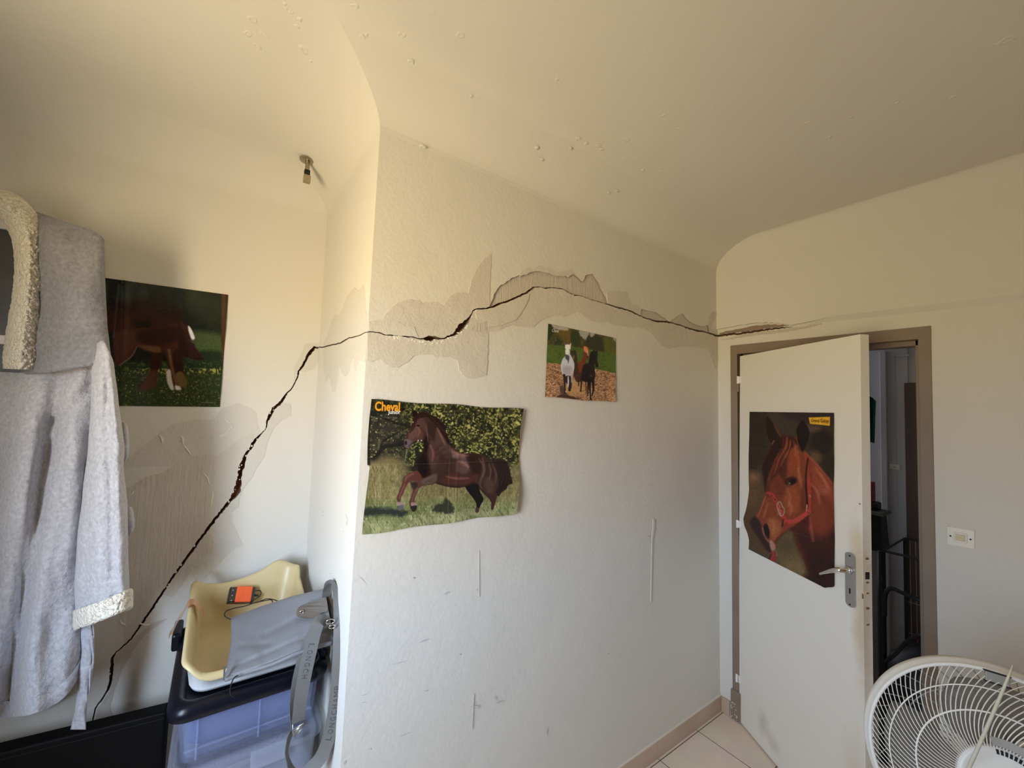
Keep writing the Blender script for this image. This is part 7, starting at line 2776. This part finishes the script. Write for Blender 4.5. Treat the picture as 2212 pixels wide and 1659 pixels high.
# hub disc
bm = bmesh.new()
n = 64
rings = [[fp(r, 2*pi*k/n, h) for k in range(n)] for r, h in ((0.074, 0.026), (0.075, 0.034), (0.072, 0.040), (0.066, 0.0425), (0.060, 0.0405), (0.045, 0.0435), (0.02, 0.0455))]
R5 = loft(bm, rings, cap1=True)
hub = obj('hub_badge', bm, M_fan, fan, smooth=True)
bm = bmesh.new()
rings = []
for r, h in ((0.078, 0.040), (0.078, 0.0445), (0.094, 0.0465), (0.094, 0.043)):
    rings.append([fp(r, radians(102-k*2.5), h) for k in range(70)])
loft(bm, [[rg[k] for rg in rings] for k in range(70)], closed=True, cap0=True, cap1=True)
obj('grey_band', bm, M_fangrey, fan, smooth=False)
bm = bmesh.new()
for k in range(30):
    a = radians(98-k*5.6)
    e1, e2 = FX*cos(a)+FU*sin(a), -FX*sin(a)+FU*cos(a)
    Mx = frame(fp(0.0665, a, 0.0425), e1, e2, FN)
    box(bm, (-0.0042, -0.0018, -0.001), (0.0042, 0.0018, 0.0018), mat=Mx)
obj('vent_slot', bm, M_black, hub)
# blades
for b_ in range(4):
    bm = bmesh.new()
    g_ = []
    for i in range(10):
        r = 0.04+0.15*i/9
        row = []
        for j in range(9):
            s = j/8-0.5
            a = 2*pi*b_/4+0.3 + s*(0.75+0.55*sin(pi*i/9)) - 0.35*(i/9)
            row.append(fp(r, a, -0.022+0.030*s*(1-0.4*i/9)))
        g_.append(row)
    loft(bm, g_, closed=False)
    bmesh.ops.solidify(bm, geom=bm.faces[:], thickness=0.0015)
    obj('blade', bm, M_blade, fan, smooth=True)
bm = bmesh.new()
n = 40
rings = [[fp(r, 2*pi*k/n, h) for k in range(n)] for r, h in ((0.035, -0.005), (0.045, -0.012), (0.048, -0.04), (0.06, -0.09), (0.062, -0.15), (0.05, -0.18), (0.02, -0.19))]
loft(bm, rings, cap0=True, cap1=True)
obj('motor_housing', bm, M_fan, fan, smooth=True)
# catch on the rim
bm = bmesh.new()
a = radians(63)
e1, e2 = FX*cos(a)+FU*sin(a), -FX*sin(a)+FU*cos(a)


def nearest_angle(px, py, r, h):
    best = None
    for k in range(720):
        a_ = 2*pi*k/720
        d = np.array(fp(r, a_, h))-CAM
        x = W/2 + F_PX*(d @ _r)/(d @ _fw)
        y = H/2 - F_PX*(d @ _u)/(d @ _fw)
        e_ = (x-px)**2+(y-py)**2
        if best is None or e_ < best[0]:
            best = (e_, a_)
    return best[1]


a = nearest_angle(2156, 1464, 0.206, 0.012)
e1, e2 = FX*cos(a)+FU*sin(a), -FX*sin(a)+FU*cos(a)
Mx = frame(fp(0.206, a, 0.012), e1, e2, FN)
M_smoke = node_mat('smoky_clip', (0.40, 0.39, 0.36), 0.2, trans=0.3)
box(bm, (-0.011, -0.019, -0.006), (0.011, 0.019, 0.003), mat=Mx, bev=0.002)
obj('rim_catch', bm, M_smoke, fan)
bm = bmesh.new()
box(bm, (-0.0125, -0.021, -0.008), (-0.0100, 0.021, 0.0045), mat=Mx, bev=0.001)
box(bm, (0.0095, -0.021, -0.008), (0.0118, 0.021, 0.0045), mat=Mx, bev=0.001)
obj('catch_frame', bm, M_black, fan)
# pole and base
bm = bmesh.new()
cb = FC - FN*0.12
tube(bm, [cb+Vector((0, 0, -0.04)), Vector((cb.x, cb.y, 0.62)), Vector((cb.x, cb.y, 0.03))], [0.022, 0.016, 0.014], 16)
obj('pole', bm, M_fan, fan, smooth=True)
bm = bmesh.new()
n = 48
rings = [[Vector((cb.x+r*cos(2*pi*k/n), cb.y+r*sin(2*pi*k/n), z)) for k in range(n)] for r, z in ((0.19, 0.001), (0.195, 0.012), (0.17, 0.025), (0.05, 0.04), (0.02, 0.06))]
loft(bm, rings, cap0=True, cap1=True)
obj('base', bm, M_fan, fan, smooth=True)
# thin pale strip across the guard
M_strip = node_mat('pale_strip', (0.56, 0.54, 0.43), 0.6)
bm = bmesh.new()
tube(bm, [at(2188, 1436, 0.86), at(2176, 1468, 0.86), at(2150, 1530, 0.86), at(2115, 1610, 0.86), at(2078, 1690, 0.86)], [0.0012, 0.0024, 0.0030, 0.0032, 0.0032], 10)
obj('cross_strip', bm, M_strip, fan, smooth=True)
